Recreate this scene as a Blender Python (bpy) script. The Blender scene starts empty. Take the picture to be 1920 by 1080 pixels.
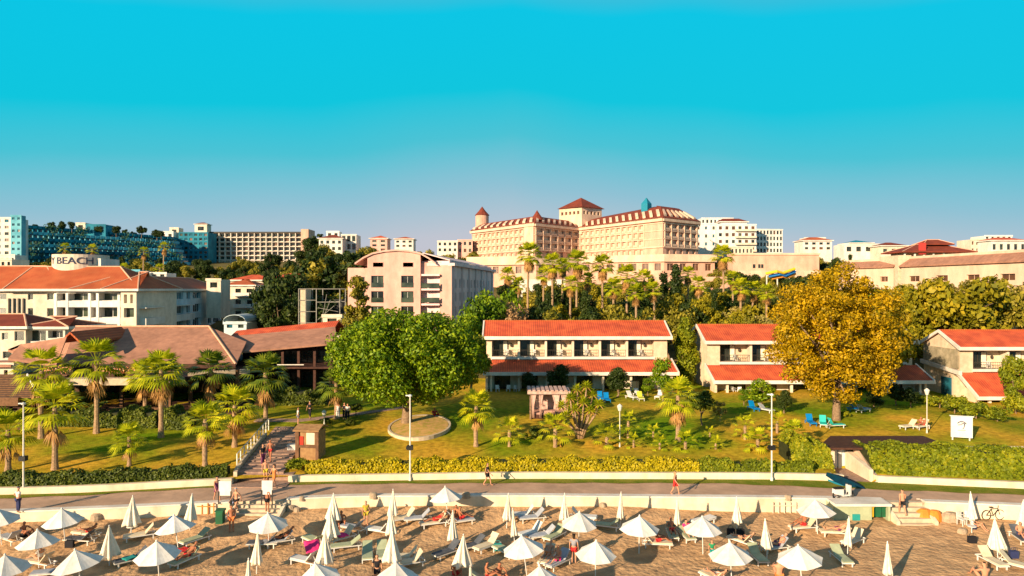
import bpy, math, random
import numpy as np
from mathutils import Vector
PI = math.pi
rng = random.Random(7)
S = bpy.context.scene
C = S.collection
# ------------------------------------------------------------------ camera, sky, sun, exposure
EYE = 16.0; F = 1280.0
cam = bpy.data.cameras.new('camera'); camo = bpy.data.objects.new('camera', cam); C.objects.link(camo)
camo.location = (0, 0, EYE); camo.rotation_euler = (PI/2, 0, 0)
cam.sensor_width = 36; cam.lens = 24; cam.clip_end = 9000; cam.clip_start = 0.5
S.camera = camo
SUN_EL = math.radians(17); SUN_AZ = math.atan2(0.82, 1.0)         # light travels towards +X*0.72, +Y
W = bpy.data.worlds.new('World'); S.world = W; W.use_nodes = True
nt = W.node_tree; N = nt.nodes; L = nt.links
bg = N['Background']; bg.inputs[1].default_value = 0.1
sky = N.new('ShaderNodeTexSky'); sky.sky_type = 'NISHITA'; sky.sun_disc = False
sky.sun_elevation = SUN_EL; sky.sun_rotation = SUN_AZ + PI; sky.air_density = 1.0; sky.dust_density = 1.5
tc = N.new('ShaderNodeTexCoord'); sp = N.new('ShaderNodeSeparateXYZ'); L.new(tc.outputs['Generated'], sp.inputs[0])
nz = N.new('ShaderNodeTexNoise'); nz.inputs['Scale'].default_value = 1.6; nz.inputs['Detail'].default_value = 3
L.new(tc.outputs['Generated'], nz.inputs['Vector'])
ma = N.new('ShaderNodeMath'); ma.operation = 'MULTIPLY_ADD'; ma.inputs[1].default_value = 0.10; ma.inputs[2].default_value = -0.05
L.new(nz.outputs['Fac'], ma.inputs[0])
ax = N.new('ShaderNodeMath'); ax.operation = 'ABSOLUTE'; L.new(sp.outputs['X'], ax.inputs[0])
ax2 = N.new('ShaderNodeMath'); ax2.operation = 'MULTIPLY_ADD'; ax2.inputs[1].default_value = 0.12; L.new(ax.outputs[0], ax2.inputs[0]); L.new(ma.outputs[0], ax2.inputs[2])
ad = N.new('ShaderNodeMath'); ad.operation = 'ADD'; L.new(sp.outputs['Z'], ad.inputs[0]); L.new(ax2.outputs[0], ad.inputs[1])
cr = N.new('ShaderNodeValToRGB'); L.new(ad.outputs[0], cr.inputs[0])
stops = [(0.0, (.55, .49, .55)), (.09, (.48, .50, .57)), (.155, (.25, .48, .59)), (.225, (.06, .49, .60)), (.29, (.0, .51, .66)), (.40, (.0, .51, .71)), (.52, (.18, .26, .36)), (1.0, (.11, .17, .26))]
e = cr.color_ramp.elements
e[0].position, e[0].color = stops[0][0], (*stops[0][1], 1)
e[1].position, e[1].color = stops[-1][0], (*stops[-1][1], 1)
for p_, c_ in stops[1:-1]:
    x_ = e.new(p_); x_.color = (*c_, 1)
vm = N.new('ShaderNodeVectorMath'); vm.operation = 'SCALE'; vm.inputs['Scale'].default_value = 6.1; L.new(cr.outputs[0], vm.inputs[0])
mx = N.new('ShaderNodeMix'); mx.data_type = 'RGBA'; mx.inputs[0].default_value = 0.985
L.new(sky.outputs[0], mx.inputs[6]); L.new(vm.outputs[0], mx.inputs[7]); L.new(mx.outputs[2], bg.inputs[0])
sun = bpy.data.lights.new('sun', 'SUN'); sun.energy = 5.0; sun.angle = math.radians(.6); sun.color = (1.0, .755, .49)
suno = bpy.data.objects.new('sun', sun); C.objects.link(suno)
d = Vector((math.sin(SUN_AZ)*math.cos(SUN_EL), math.cos(SUN_AZ)*math.cos(SUN_EL), -math.sin(SUN_EL)))
suno.rotation_euler = d.to_track_quat('-Z', 'Y').to_euler(); suno.location = (-60, -60, 60)
S.view_settings.view_transform = 'Standard'; S.view_settings.look = 'None'; S.view_settings.gamma = 1
S.view_settings.use_curve_mapping = False; S.view_settings.exposure = 0.86
S.render.engine = 'CYCLES'
S.cycles.max_bounces = 4; S.cycles.diffuse_bounces = 2; S.cycles.glossy_bounces = 2; S.cycles.transmission_bounces = 2
S.cycles.transparent_max_bounces = 4; S.cycles.caustics_reflective = False; S.cycles.caustics_refractive = False
# ------------------------------------------------------------------ terrain functions
def lerp_tab(x, tab):
    if x <= tab[0][0]: return tab[0][1]
    for (a, b), (c, d_) in zip(tab, tab[1:]):
        if x <= c: return b + (d_-b)*(x-a)/(c-a)
    return tab[-1][1]
SEAW = [(-80, 43.2), (-40, 44.3), (-33.4, 44.6), (-28.4, 45.2), (-19.5, 46.6), (-15.7, 47.3), (-12, 48), (0, 48.15), (19.7, 47.6), (23.4, 47.4), (28.8, 46.7), (34.4, 45.9), (45, 44.4), (80, 42)]
GRAS = [(-80, 45.9), (-35.7, 47.6), (-30.3, 48.3), (-24.3, 49.8), (-17, 51), (0, 51.4), (16, 51.3), (20.9, 50.5), (28.3, 49.5), (36.2, 48.4), (46, 46.9), (80, 44)]
WALL = [(-80, 46.9), (-36.3, 48.4), (-30.6, 48.9), (-24.5, 50.2), (-17, 51.6), (0, 52.5), (21, 52.3), (27, 51.6), (37, 49.9), (47, 48.2), (80, 45.5)]
def sm(tab, x): return (lerp_tab(x-2, tab)+lerp_tab(x-1, tab)+lerp_tab(x, tab)+lerp_tab(x+1, tab)+lerp_tab(x+2, tab))/5
def Ys(x): return sm(SEAW, x)
def Yg(x): return sm(GRAS, x)
def Yw(x): return sm(WALL, x)
PZ = 1.3
LAWN = [(0, 1.7), (2, 1.85), (10, 2.45), (20, 3.0), (32, 3.15), (43, 3.3), (60, 4.2), (100, 6.8), (150, 11), (200, 16.3), (240, 21), (300, 26), (370, 32), (550, 37), (3000, 38)]
def bump2(x, y): return math.sin(x*.21+1.3)*math.sin(y*.17+.5)
def h(X, Y):
    ys = Ys(X)
    if Y < ys:
        t = max(0, min(1, (Y-(ys-5))/5)); top = .62 if X < 8 else .62-.3*min(1, (X-8)/10)
        return top*t*t*(3-2*t) + .05*bump2(X*2.3, Y*2.9)
    yw = Yw(X)
    if Y < yw: return PZ
    dd = Y-yw
    z = lerp_tab(dd, LAWN)
    if dd > 60: z += 1.2*bump2(X*.3, Y*.25)*min(1, (dd-60)/60)
    if X > 45 and dd < 50: z -= 1.0*min(1, (X-45)/10)*min(1, dd/20)
    return z
def G(px, py):
    """where the sight line through a pixel of the photograph meets the ground"""
    Y = 30.0; last = Y
    while Y < 2500:
        z = EYE-(py-540)/F*Y
        if z <= h((px-960)/F*Y, Y): break
        last = Y; Y += .5 if Y < 120 else 3
    lo, hi = last, Y
    for _ in range(14):
        m = (lo+hi)/2
        if EYE-(py-540)/F*m <= h((px-960)/F*m, m): hi = m
        else: lo = m
    return Vector(((px-960)/F*hi, hi, h((px-960)/F*hi, hi)))
def XX(px, Y): return (px-960)/F*Y
def ZZ(py, Y): return EYE-(py-540)/F*Y
# ------------------------------------------------------------------ materials
MATS = {}
def pm(name, c1, c2=None, scale=3.0, rough=.8, bump=0.0, bscale=None, spec=.3, metal=0, kind=None, detail=4):
    if name in MATS: return MATS[name]
    m = bpy.data.materials.new(name); m.use_nodes = True; MATS[name] = m
    n = m.node_tree.nodes; l = m.node_tree.links; b = n['Principled BSDF']
    b.inputs['Roughness'].default_value = rough; b.inputs['Specular IOR Level'].default_value = spec; b.inputs['Metallic'].default_value = metal
    c2 = c2 or tuple(x*.8 for x in c1)
    t = n.new('ShaderNodeTexCoord'); g = n.new('ShaderNodeNewGeometry')
    ns = n.new('ShaderNodeTexNoise'); ns.inputs['Scale'].default_value = scale; ns.inputs['Detail'].default_value = detail
    l.new(g.outputs['Position'], ns.inputs['Vector'])
    r = n.new('ShaderNodeMapRange'); r.inputs[1].default_value = .36; r.inputs[2].default_value = .64; l.new(ns.outputs['Fac'], r.inputs[0])
    mix = n.new('ShaderNodeMix'); mix.data_type = 'RGBA'; l.new(r.outputs[0], mix.inputs[0])
    mix.inputs[6].default_value = (*c1, 1); mix.inputs[7].default_value = (*c2, 1)
    out = mix.outputs[2]
    if kind == 'tile':      # rows of clay tiles: fine light/dark courses
        w = n.new('ShaderNodeTexWave'); w.bands_direction = 'X'; w.inputs['Scale'].default_value = 1.1; w.inputs['Distortion'].default_value = .5
        l.new(g.outputs['Position'], w.inputs['Vector'])
        m2 = n.new('ShaderNodeMix'); m2.data_type = 'RGBA'; m2.blend_type = 'MULTIPLY'; m2.inputs[0].default_value = .32
        l.new(out, m2.inputs[6]); l.new(w.outputs['Color'], m2.inputs[7]); out = m2.outputs[2]
        bp = n.new('ShaderNodeBump'); bp.inputs['Strength'].default_value = .35; bp.inputs['Distance'].default_value = .05
        l.new(w.outputs['Fac'], bp.inputs['Height']); l.new(bp.outputs[0], b.inputs['Normal'])
    if kind == 'stone':
        v = n.new('ShaderNodeTexVoronoi'); v.inputs['Scale'].default_value = 2.2; l.new(g.outputs['Position'], v.inputs['Vector'])
        m2 = n.new('ShaderNodeMix'); m2.data_type = 'RGBA'; m2.blend_type = 'MULTIPLY'; m2.inputs[0].default_value = .45
        bw_ = n.new('ShaderNodeRGBToBW'); l.new(v.outputs['Color'], bw_.inputs[0]); m2.inputs[0].default_value = .35 if name == 'stone_wall' else .14
        l.new(out, m2.inputs[6]); l.new(bw_.outputs[0], m2.inputs[7]); out = m2.outputs[2]
    if bump:
        n2 = n.new('ShaderNodeTexNoise'); n2.inputs['Scale'].default_value = bscale or scale*4; n2.inputs['Detail'].default_value = 5
        l.new(g.outputs['Position'], n2.inputs['Vector'])
        bp = n.new('ShaderNodeBump'); bp.inputs['Strength'].default_value = bump; bp.inputs['Distance'].default_value = .12 if name != 'sand' else .13
        l.new(n2.outputs['Fac'], bp.inputs['Height']); l.new(bp.outputs[0], b.inputs['Normal'])
    if any(q in name for q in ('tile', 'render', 'hotel', 'terracotta', 'wall', 'shingle', 'paving', 'white')):
        n3 = n.new('ShaderNodeTexNoise'); n3.inputs['Scale'].default_value = .35; n3.inputs['Detail'].default_value = 8; n3.inputs['Roughness'].default_value = .7
        mp = n.new('ShaderNodeMapping'); mp.inputs['Scale'].default_value = (1, 1, .35) if 'tile' not in name else (1, 1, 1); l.new(g.outputs['Position'], mp.inputs[0]); l.new(mp.outputs[0], n3.inputs['Vector'])
        r3 = n.new('ShaderNodeMapRange'); r3.inputs[1].default_value = .35; r3.inputs[2].default_value = .62; r3.inputs[3].default_value = .72; l.new(n3.outputs['Fac'], r3.inputs[0])
        v3 = n.new('ShaderNodeVectorMath'); v3.operation = 'SCALE'; l.new(out, v3.inputs[0]); l.new(r3.outputs[0], v3.inputs['Scale']); out = v3.outputs[0]
    l.new(out, b.inputs['Base Color'])
    return m
def leafmat(name, c1, c2, c3, trans=.3):
    if name in MATS: return MATS[name]
    m = bpy.data.materials.new(name); m.use_nodes = True; MATS[name] = m
    n = m.node_tree.nodes; l = m.node_tree.links; b = n['Principled BSDF']; o = n['Material Output']
    g = n.new('ShaderNodeNewGeometry'); oi = n.new('ShaderNodeObjectInfo')
    ns = n.new('ShaderNodeTexNoise'); ns.inputs['Scale'].default_value = .9; l.new(g.outputs['Position'], ns.inputs['Vector'])
    a = n.new('ShaderNodeMath'); a.operation = 'MULTIPLY_ADD'; a.inputs[1].default_value = .55; l.new(g.outputs['Random Per Island'], a.inputs[0])
    r = n.new('ShaderNodeMapRange'); r.inputs[1].default_value = .35; r.inputs[2].default_value = .65; r.inputs[4].default_value = .3; l.new(ns.outputs['Fac'], r.inputs[0])
    l.new(r.outputs[0], a.inputs[2])
    a2 = n.new('ShaderNodeMath'); a2.operation = 'MULTIPLY_ADD'; a2.inputs[1].default_value = .25; l.new(oi.outputs['Random'], a2.inputs[0]); l.new(a.outputs[0], a2.inputs[2])
    cr = n.new('ShaderNodeValToRGB'); l.new(a2.outputs[0], cr.inputs[0]); e = cr.color_ramp.elements
    e[0].color = (*c1, 1); e[1].color = (*c3, 1); x = e.new(.55); x.color = (*c2, 1)
    l.new(cr.outputs[0], b.inputs['Base Color']); b.inputs['Roughness'].default_value = .55; b.inputs['Specular IOR Level'].default_value = .25
    t = n.new('ShaderNodeBsdfTranslucent'); l.new(cr.outputs[0], t.inputs[0])
    mx = n.new('ShaderNodeMixShader'); mx.inputs[0].default_value = trans; l.new(b.outputs[0], mx.inputs[1]); l.new(t.outputs[0], mx.inputs[2]); l.new(mx.outputs[0], o.inputs[0])
    return m
def glassmat(name, c1, c2, rough=.12):
    m = pm(name, c1, c2, scale=.5, rough=rough, spec=.6, detail=2); return m
M = dict(
 sand=pm('sand', (.63, .395, .205), (.45, .275, .145), scale=1.1, rough=.95, bump=1.0, bscale=3.2, spec=.1),
 pave=pm('promenade_paving', (.62, .40, .27), (.50, .325, .22), scale=.8, rough=.85, bump=.15),
 cream=pm('cream_render', (.80, .69, .55), (.72, .61, .47), scale=1.5, rough=.85),
 creamwall=pm('cream_wall', (.86, .74, .56), (.76, .62, .44), scale=1.2, rough=.85),
 white=pm('white_paint', (.82, .80, .76), (.74, .72, .67), scale=2, rough=.6),
 trim=pm('white_trim', (.84, .78, .70), (.78, .70, .60), scale=2, rough=.6),
 hotelwhite=pm('hotel_white', (.80, .75, .68), (.73, .68, .60), scale=.8, rough=.8),
 shadewhite=pm('hotel_blue_white', (.62, .72, .74), (.55, .66, .70), scale=.8, rough=.8),  # hotel white with blue shade put into the colour; also the arched shed's teal
 villawall=pm('villa_wall', (.86, .69, .50), (.78, .59, .41), scale=2, rough=.85, kind='stone'),
 stone=pm('stone_wall', (.52, .44, .30), (.38, .33, .21), scale=1.5, rough=.9, kind='stone', bump=.3),
 tile=pm('red_roof_tiles', (.84, .155, .055), (.60, .095, .04), scale=.8, rough=.75, kind='tile'),
 tile2=pm('orange_roof_tiles', (.66, .165, .055), (.50, .105, .035), scale=.7, rough=.8, kind='tile'),
 tile3=pm('dark_red_tiles', (.30, .06, .03), (.22, .045, .025), scale=.6, rough=.8, kind='tile'),
 shingle=pm('pinkish_shingles', (.48, .235, .15), (.38, .185, .12), scale=1.5, rough=.85, bump=.15),
 ridge=pm('ridge_mortar', (.72, .42, .28), (.60, .34, .22), scale=3),
 pink=pm('pink_render', (.80, .47, .385), (.75, .425, .345), scale=.8, rough=.85),
 pinkshade=pm('pale_lilac_render', (.92, .68, .66), (.86, .63, .61), scale=.8, rough=.85),  # pink block's shaded side, its shade tint put into the colour
 hotelc=pm('terracotta_cream', (.82, .59, .43), (.76, .53, .38), scale=.4, rough=.85),
 hotelp=pm('terracotta_pink', (.76, .45, .33), (.68, .39, .28), scale=.4, rough=.85),
 glass=glassmat('dark_glass', (.012, .016, .015), (.040, .048, .038)),
 glassg=glassmat('green_glass', (.02, .032, .025), (.07, .09, .06)),
 glassb=glassmat('blue_glass', (.01, .05, .08), (.02, .14, .2)),
 glassr=glassmat('brown_glass', (.075, .032, .016), (.15, .07, .035), rough=.3),
 frame=pm('dark_frame', (.03, .025, .02), (.05, .04, .03), rough=.5),
 brown=pm('dark_brown_wood', (.085, .035, .022), (.05, .02, .014), scale=3, rough=.8),
 wood=pm('wood_slats', (.20, .10, .05), (.12, .06, .03), scale=3, rough=.8),
 kiosk=pm('kiosk_wood', (.36, .21, .09), (.26, .14, .06), scale=3, rough=.8),
 teal=pm('teal_paint', (.015, .22, .31), (.01, .13, .20), scale=.2, rough=.8),
 teal2=pm('pale_teal_paint', (.16, .46, .56), (.08, .32, .42), scale=.2, rough=.8),
 tealroof=pm('turquoise_roof', (.01, .22, .32), (.01, .18, .28), rough=.6),
 metal=pm('painted_metal', (.74, .70, .62), (.64, .60, .52), rough=.4), steel=pm('dull_steel', (.26, .25, .22), (.18, .17, .15), rough=.6),
 black=pm('black_plastic', (.012, .012, .012), (.02, .02, .02), rough=.5),
 canvas=pm('white_canvas', (.84, .80, .74), (.76, .72, .65), scale=4, rough=.9, bump=.1),
 canvas2=pm('ecru_canvas', (.84, .76, .62), (.74, .65, .50), scale=4, rough=.9, bump=.1),
 bark=pm('bark', (.30, .20, .12), (.18, .12, .07), scale=6, rough=.95, bump=.4),
 palmbark=pm('palm_bark', (.44, .29, .17), (.28, .18, .10), scale=8, rough=.95, bump=.5),
 deadfrond=leafmat('dead_fronds', (.30, .14, .04), (.46, .24, .07), (.56, .32, .10), .2),
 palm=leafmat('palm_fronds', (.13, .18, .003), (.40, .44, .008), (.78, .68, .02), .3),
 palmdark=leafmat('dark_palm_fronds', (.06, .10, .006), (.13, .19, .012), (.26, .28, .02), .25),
 ficus=leafmat('ficus_leaves', (.025, .06, .001), (.11, .20, .002), (.34, .42, .008), .2),
 yellow=leafmat('autumn_plane_leaves', (.14, .12, .002), (.53, .34, .004), (.88, .50, .006), .3),
 darktree=leafmat('dark_green_leaves', (.012, .028, .006), (.03, .055, .008), (.07, .09, .012), .15),
 olive=leafmat('olive_leaves', (.07, .08, .006), (.22, .20, .015), (.46, .36, .04), .25),
 olivegold=leafmat('golden_green_leaves', (.10, .11, .005), (.28, .25, .01), (.54, .40, .02), .3),
 pale=leafmat('pale_dry_leaves', (.14, .13, .02), (.34, .28, .06), (.60, .46, .16), .25),
 dry=leafmat('dry_brown_twigs', (.26, .15, .07), (.40, .24, .11), (.50, .32, .16), .2),
 hedge=leafmat('hedge_leaves', (.07, .10, .005), (.20, .24, .008), (.42, .38, .012), .25),
 hedgey=leafmat('yellow_hedge_leaves', (.18, .18, .003), (.44, .36, .006), (.70, .54, .01), .25),
 hedged=leafmat('dark_hedge_leaves', (.03, .05, .006), (.08, .11, .01), (.20, .22, .015), .2),
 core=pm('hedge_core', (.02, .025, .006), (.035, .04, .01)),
 bluepl=pm('blue_plastic', (.0, .20, .52), (.0, .16, .44), rough=.45),
 turq=pm('turquoise_plastic', (.03, .50, .45), (.02, .42, .38), rough=.45),
 greenpl=pm('pale_green_fabric', (.40, .45, .29), (.34, .38, .24), rough=.8),
 creampl=pm('cream_fabric', (.72, .62, .44), (.62, .52, .36), rough=.8),
 greypl=pm('grey_blue_fabric', (.42, .45, .50), (.34, .37, .42), rough=.8),
 darkpl=pm('dark_fabric', (.07, .08, .10), (.10, .11, .13), rough=.8),
 bingreen=pm('green_bin', (.01, .12, .05), (.015, .09, .04), rough=.5),
 binyellow=pm('yellow_bin', (.62, .40, .02), (.52, .33, .02), rough=.5),
 orange=pm('orange_fabric', (.75, .25, .03), (.6, .2, .03), rough=.7),
 rock=pm('pale_rock', (.46, .36, .25), (.34, .26, .18), scale=4, rough=.95, bump=.5),
 soil=pm('bare_earth', (.66, .38, .14), (.42, .32, .05), scale=2, rough=.95, bump=.3),
 pathm=pm('brick_path', (.40, .26, .19), (.28, .18, .14), scale=2.5, rough=.9, bump=.3),
 kerb=pm('pale_kerb', (.62, .50, .36), (.5, .4, .28), scale=3, rough=.9),
 seabl=pm('sea_blue', (.0, .10, .15), (.01, .14, .2), rough=.25),
)
# lawn: green and straw patches
def lawnmat():
    m = pm('lawn_grass', (.15, .245, .004), (.62, .35, .035), scale=.12, rough=.95, bump=.35, bscale=9, spec=.05, detail=6)
    n = m.node_tree.nodes; l = m.node_tree.links; b = n['Principled BSDF']
    g = n.new('ShaderNodeNewGeometry'); t = n.new('ShaderNodeTexNoise'); t.inputs['Scale'].default_value = 2.2; t.inputs['Detail'].default_value = 6
    l.new(g.outputs['Position'], t.inputs['Vector'])
    src = b.inputs['Base Color'].links[0].from_socket
    r = n.new('ShaderNodeMapRange'); r.inputs[1].default_value = .3; r.inputs[2].default_value = .7; r.inputs[3].default_value = .62; r.inputs[4].default_value = 1.25; l.new(t.outputs['Fac'], r.inputs[0])
    v = n.new('ShaderNodeVectorMath'); v.operation = 'SCALE'; l.new(src, v.inputs[0]); l.new(r.outputs[0], v.inputs['Scale']); l.new(v.outputs[0], b.inputs['Base Color'])
    return m
M['lawn'] = lawnmat()
M['verge'] = pm('verge_grass', (.12, .17, .012), (.22, .21, .03), scale=1.2, rough=.95, bump=.5, bscale=9, spec=.05)
M['hillm'] = pm('hillside_scrub', (.10, .095, .03), (.20, .15, .06), scale=.12, rough=.95, bump=.6, bscale=1.5, spec=.05)
def cloth(name, c): return pm(name, c, tuple(x*.85 for x in c), rough=.85)
SK = pm('fair_skin', (.58, .29, .17), (.50, .24, .14), rough=.6); SK2 = pm('tanned_skin', (.44, .17, .085), (.36, .14, .07), rough=.6)  # a lighter skin tone and a tanned one
HAIRD = pm('dark_hair', (.02, .012, .008), (.03, .02, .012)); HAIRB = pm('blond_hair', (.42, .27, .11), (.34, .2, .08))
# ------------------------------------------------------------------ helpers
ORG = {}
def link(o, parent=None):
    C.objects.link(o)
    if parent is not None: o.parent = parent
    return o
def tag(o, label=None, cat=None, group=None, kind=None):
    if label: o['label'] = label
    if cat: o['category'] = cat
    if group: o['group'] = group
    if kind: o['kind'] = kind
    return o
def thing(name, loc, label, cat, group=None, rz=0):
    o = bpy.data.objects.new(name, None); o.empty_display_size = .5; C.objects.link(o)
    o.location = loc; o.rotation_euler.z = rz; ORG[o] = Vector(loc)
    return tag(o, label, cat, group)
def ctree(o, parent=None):
    c = o.copy(); C.objects.link(c); c.parent = parent
    if o in ORG: ORG[c] = ORG[o]
    for ch in o.children: ctree(ch, c)
    return c
class MB:
    def __init__(s): s.v = []; s.f = []; s.m = []; s.o = (0, 0, 0, 1, 0); s.mi = 0
    def at(s, x, y, z=0, ang=0): s.o = (x, y, z, math.cos(ang), math.sin(ang)); return s
    def P(s, p):
        ox, oy, oz, c, q = s.o; s.v.append((ox+p[0]*c-p[1]*q, oy+p[0]*q+p[1]*c, oz+p[2])); return len(s.v)-1
    def poly(s, *ps): s.f.append([s.P(p) for p in ps]); s.m.append(s.mi)
    def face(s, idx): s.f.append(list(idx)); s.m.append(s.mi)
    def box(s, x0, x1, y0, y1, z0, z1):
        i = [s.P(p) for p in ((x0, y0, z0), (x1, y0, z0), (x1, y1, z0), (x0, y1, z0), (x0, y0, z1), (x1, y0, z1), (x1, y1, z1), (x0, y1, z1))]
        for q in ((0, 3, 2, 1), (4, 5, 6, 7), (0, 1, 5, 4), (1, 2, 6, 5), (2, 3, 7, 6), (3, 0, 4, 7)): s.face([i[k] for k in q])
        return s
    def prism(s, pts, z0, z1):
        """plan polygon (counter-clockwise) extruded; z may be per-point lists"""
        n = len(pts); z0 = z0 if isinstance(z0, (list, tuple)) else [z0]*n; z1 = z1 if isinstance(z1, (list, tuple)) else [z1]*n
        a = [s.P((p[0], p[1], z0[k])) for k, p in enumerate(pts)]; b = [s.P((p[0], p[1], z1[k])) for k, p in enumerate(pts)]
        s.face(a[::-1]); s.face(b)
        for k in range(n): s.face((a[k], a[(k+1) % n], b[(k+1) % n], b[k]))
        return s
    def slab(s, pts, t):
        """sloping 3-D polygon given thickness t downward"""
        a = [s.P(p) for p in pts]; b = [s.P((p[0], p[1], p[2]-t)) for p in pts]; n = len(pts)
        s.face(a); s.face(b[::-1])
        for k in range(n): s.face((a[k], b[k], b[(k+1) % n], a[(k+1) % n]))
        return s
    def tube(s, pts, rad, n=8, cap=True, close=False):
        pts = [Vector(p) for p in pts]; rings = []
        for k, p in enumerate(pts):
            t = (pts[min(k+1, len(pts)-1)]-pts[max(k-1, 0)]).normalized()
            a = t.orthogonal().normalized() if k == 0 else (pa - t*pa.dot(t)).normalized()
            pa = a; b = t.cross(a); r = rad[k] if isinstance(rad, (list, tuple)) else rad
            rings.append([s.P(p+(a*math.cos(2*PI*j/n)+b*math.sin(2*PI*j/n))*r) for j in range(n)])
        for r0, r1 in zip(rings, rings[1:]):
            for j in range(n): s.face((r0[j], r0[(j+1) % n], r1[(j+1) % n], r1[j]))
        if cap: s.face(rings[0][::-1]); s.face(rings[-1])
        return s
    def lathe(s, prof, n=16, c=(0, 0, 0), fold=0, nf=8):
        rings = []
        for r, z in prof:
            rings.append([s.P((c[0]+r*(1+fold*math.cos(nf*2*PI*j/n))*math.cos(2*PI*j/n), c[1]+r*(1+fold*math.cos(nf*2*PI*j/n))*math.sin(2*PI*j/n), c[2]+z)) for j in range(n)])
        for r0, r1 in zip(rings, rings[1:]):
            for j in range(n): s.face((r0[j], r0[(j+1) % n], r1[(j+1) % n], r1[j]))
        s.face(rings[0][::-1]); s.face(rings[-1]); return s
    def build(s, name, mats, parent=None, smooth=False, local=False):
        if not isinstance(mats, (list, tuple)): mats = [mats]
        o = (0, 0, 0) if (local or parent is None) else root_org(parent)
        me = bpy.data.meshes.new(name)
        v = [(a-o[0], b-o[1], c-o[2]) for a, b, c in s.v] if any(o) else s.v
        me.from_pydata(v, [], s.f)
        for m in mats: me.materials.append(m)
        if len(mats) > 1: me.polygons.foreach_set('material_index', s.m)
        if smooth: me.polygons.foreach_set('use_smooth', [True]*len(me.polygons))
        me.update(); ob = bpy.data.objects.new(name, me); link(ob, parent); ORG[ob] = Vector(o) if parent is not None else Vector((0, 0, 0))
        return ob
def root_org(o):
    return ORG.get(o, Vector((0, 0, 0)))
def struct(o): o['kind'] = 'structure'; return o
ORD = 'first second third fourth fifth sixth seventh eighth ninth tenth eleventh twelfth thirteenth fourteenth fifteenth sixteenth seventeenth eighteenth nineteenth twentieth'.split()
def ordw(i):
    if i < 20: return ORD[i]
    t = ['twenty', 'thirty', 'forty', 'fifty', 'sixty', 'seventy', 'eighty', 'ninety'][(i+1)//10-2]
    return t.replace('ty', 'tieth') if (i+1) % 10 == 0 else t+'-'+ORD[(i+1) % 10-1]
# ------------------------------------------------------------------ ground sheets
def gridsheet(name, xs, rows, zf, mat):
    """rows: list of functions x->y"""
    mb = MB(); idx = []
    for r in rows:
        idx.append([mb.P((x, r(x), zf(x, r(x)))) for x in xs])
    for a, b in zip(idx, idx[1:]):
        for k in range(len(xs)-1): mb.face((a[k], a[k+1], b[k+1], b[k]))
    return struct(mb.build(name, mat, smooth=True))
def frange(a, b, st):
    n = int(round((b-a)/st)); return [a+(b-a)*k/n for k in range(n+1)]
xn = frange(-80, 80, 1.0)
from mathutils import noise as NO
def beachz(x, y):
    b = h(x, min(y, Ys(x)-.01)); p = NO.noise((x*.45, y*.45, 0))*.06+NO.noise((x*1.3, y*1.7, 3))*.03+NO.noise((x*3.1, y*3.4, 7))*.03
    return b+p*(1 if y < Ys(x)-.5 else .3)
xb = frange(-46, 46, .17)
gridsheet('beach_sand', xb, [(lambda x, t=t: 30+(Ys(x)+.2-30)*t) for t in frange(0, 1, .009)], beachz, M['sand'])
gridsheet('beach_shore', frange(-400, 400, 20), [(lambda x, t=t: t) for t in (8, 20, 30.0)], lambda x, y: -.12+(y-30)*.04, M['sand'])
gridsheet('sea_water', frange(-2500, 2500, 250), [(lambda x, t=t: t) for t in (-2500, -500, 14)], lambda x, y: -.6, M['seabl'])
gridsheet('promenade_path', xn, [(lambda x, t=t: Ys(x)+.3+(Yg(x)+.2-Ys(x)-.3)*t) for t in (0, .5, 1)], lambda x, y: PZ, M['pave'])
gridsheet('grass_verge', xn, [(lambda x, t=t: Yg(x)+(.12 if t == 0 else 0)*math.sin(x*1.3)+(Yw(x)+.1-Yg(x))*t) for t in (0, .5, 1)], lambda x, y: PZ+.035, M['verge'])
def lawnz(x, y):
    if 25.5 < x < 27.5 and y < 55.8: return PZ-.25
    return h(x, max(y, Yw(x)+.01))+.03*bump2(x*4, y*4)
gridsheet('lawn_ground', xn, [(lambda x, t=t: Yw(x)+.2+(96-Yw(x)-.2)*t) for t in frange(0, 1, .02)], lawnz, M['lawn'])
def hillz(x, y): return h(max(-79, min(79, x)), y) if y < 110 else h(x, y)
gridsheet('hillside_ground', frange(-160, 160, 8), [(lambda x, t=t: t) for t in [95.9, 104, 112, 125, 140, 160, 180, 200, 225, 250, 275, 300, 330, 360, 400, 440, 500, 600]], hillz, M['hillm'])
for sx in (-1, 1):
    gridsheet('hillside_ground', [sx*x for x in ([160, 400, 900, 3500] if sx > 0 else [3500, 900, 400, 160])], [(lambda x, t=t: t) for t in [46, 96, 140, 200, 275, 360, 440, 600]], lambda x, y: h(sx*79, y), M['hillm'])
    gridsheet('side_ground', [sx*x for x in ([79.5, 160] if sx > 0 else [160, 79.5])], [(lambda x, t=t: t) for t in [47, 60, 75, 96]], lambda x, y: h(sx*79, y), M['hillm'])
gridsheet('far_plain', frange(-3500, 3500, 500), [(lambda x, t=t: t) for t in [600, 1200, 3000, 7000]], lambda x, y: 37, M['hillm'])
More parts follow.
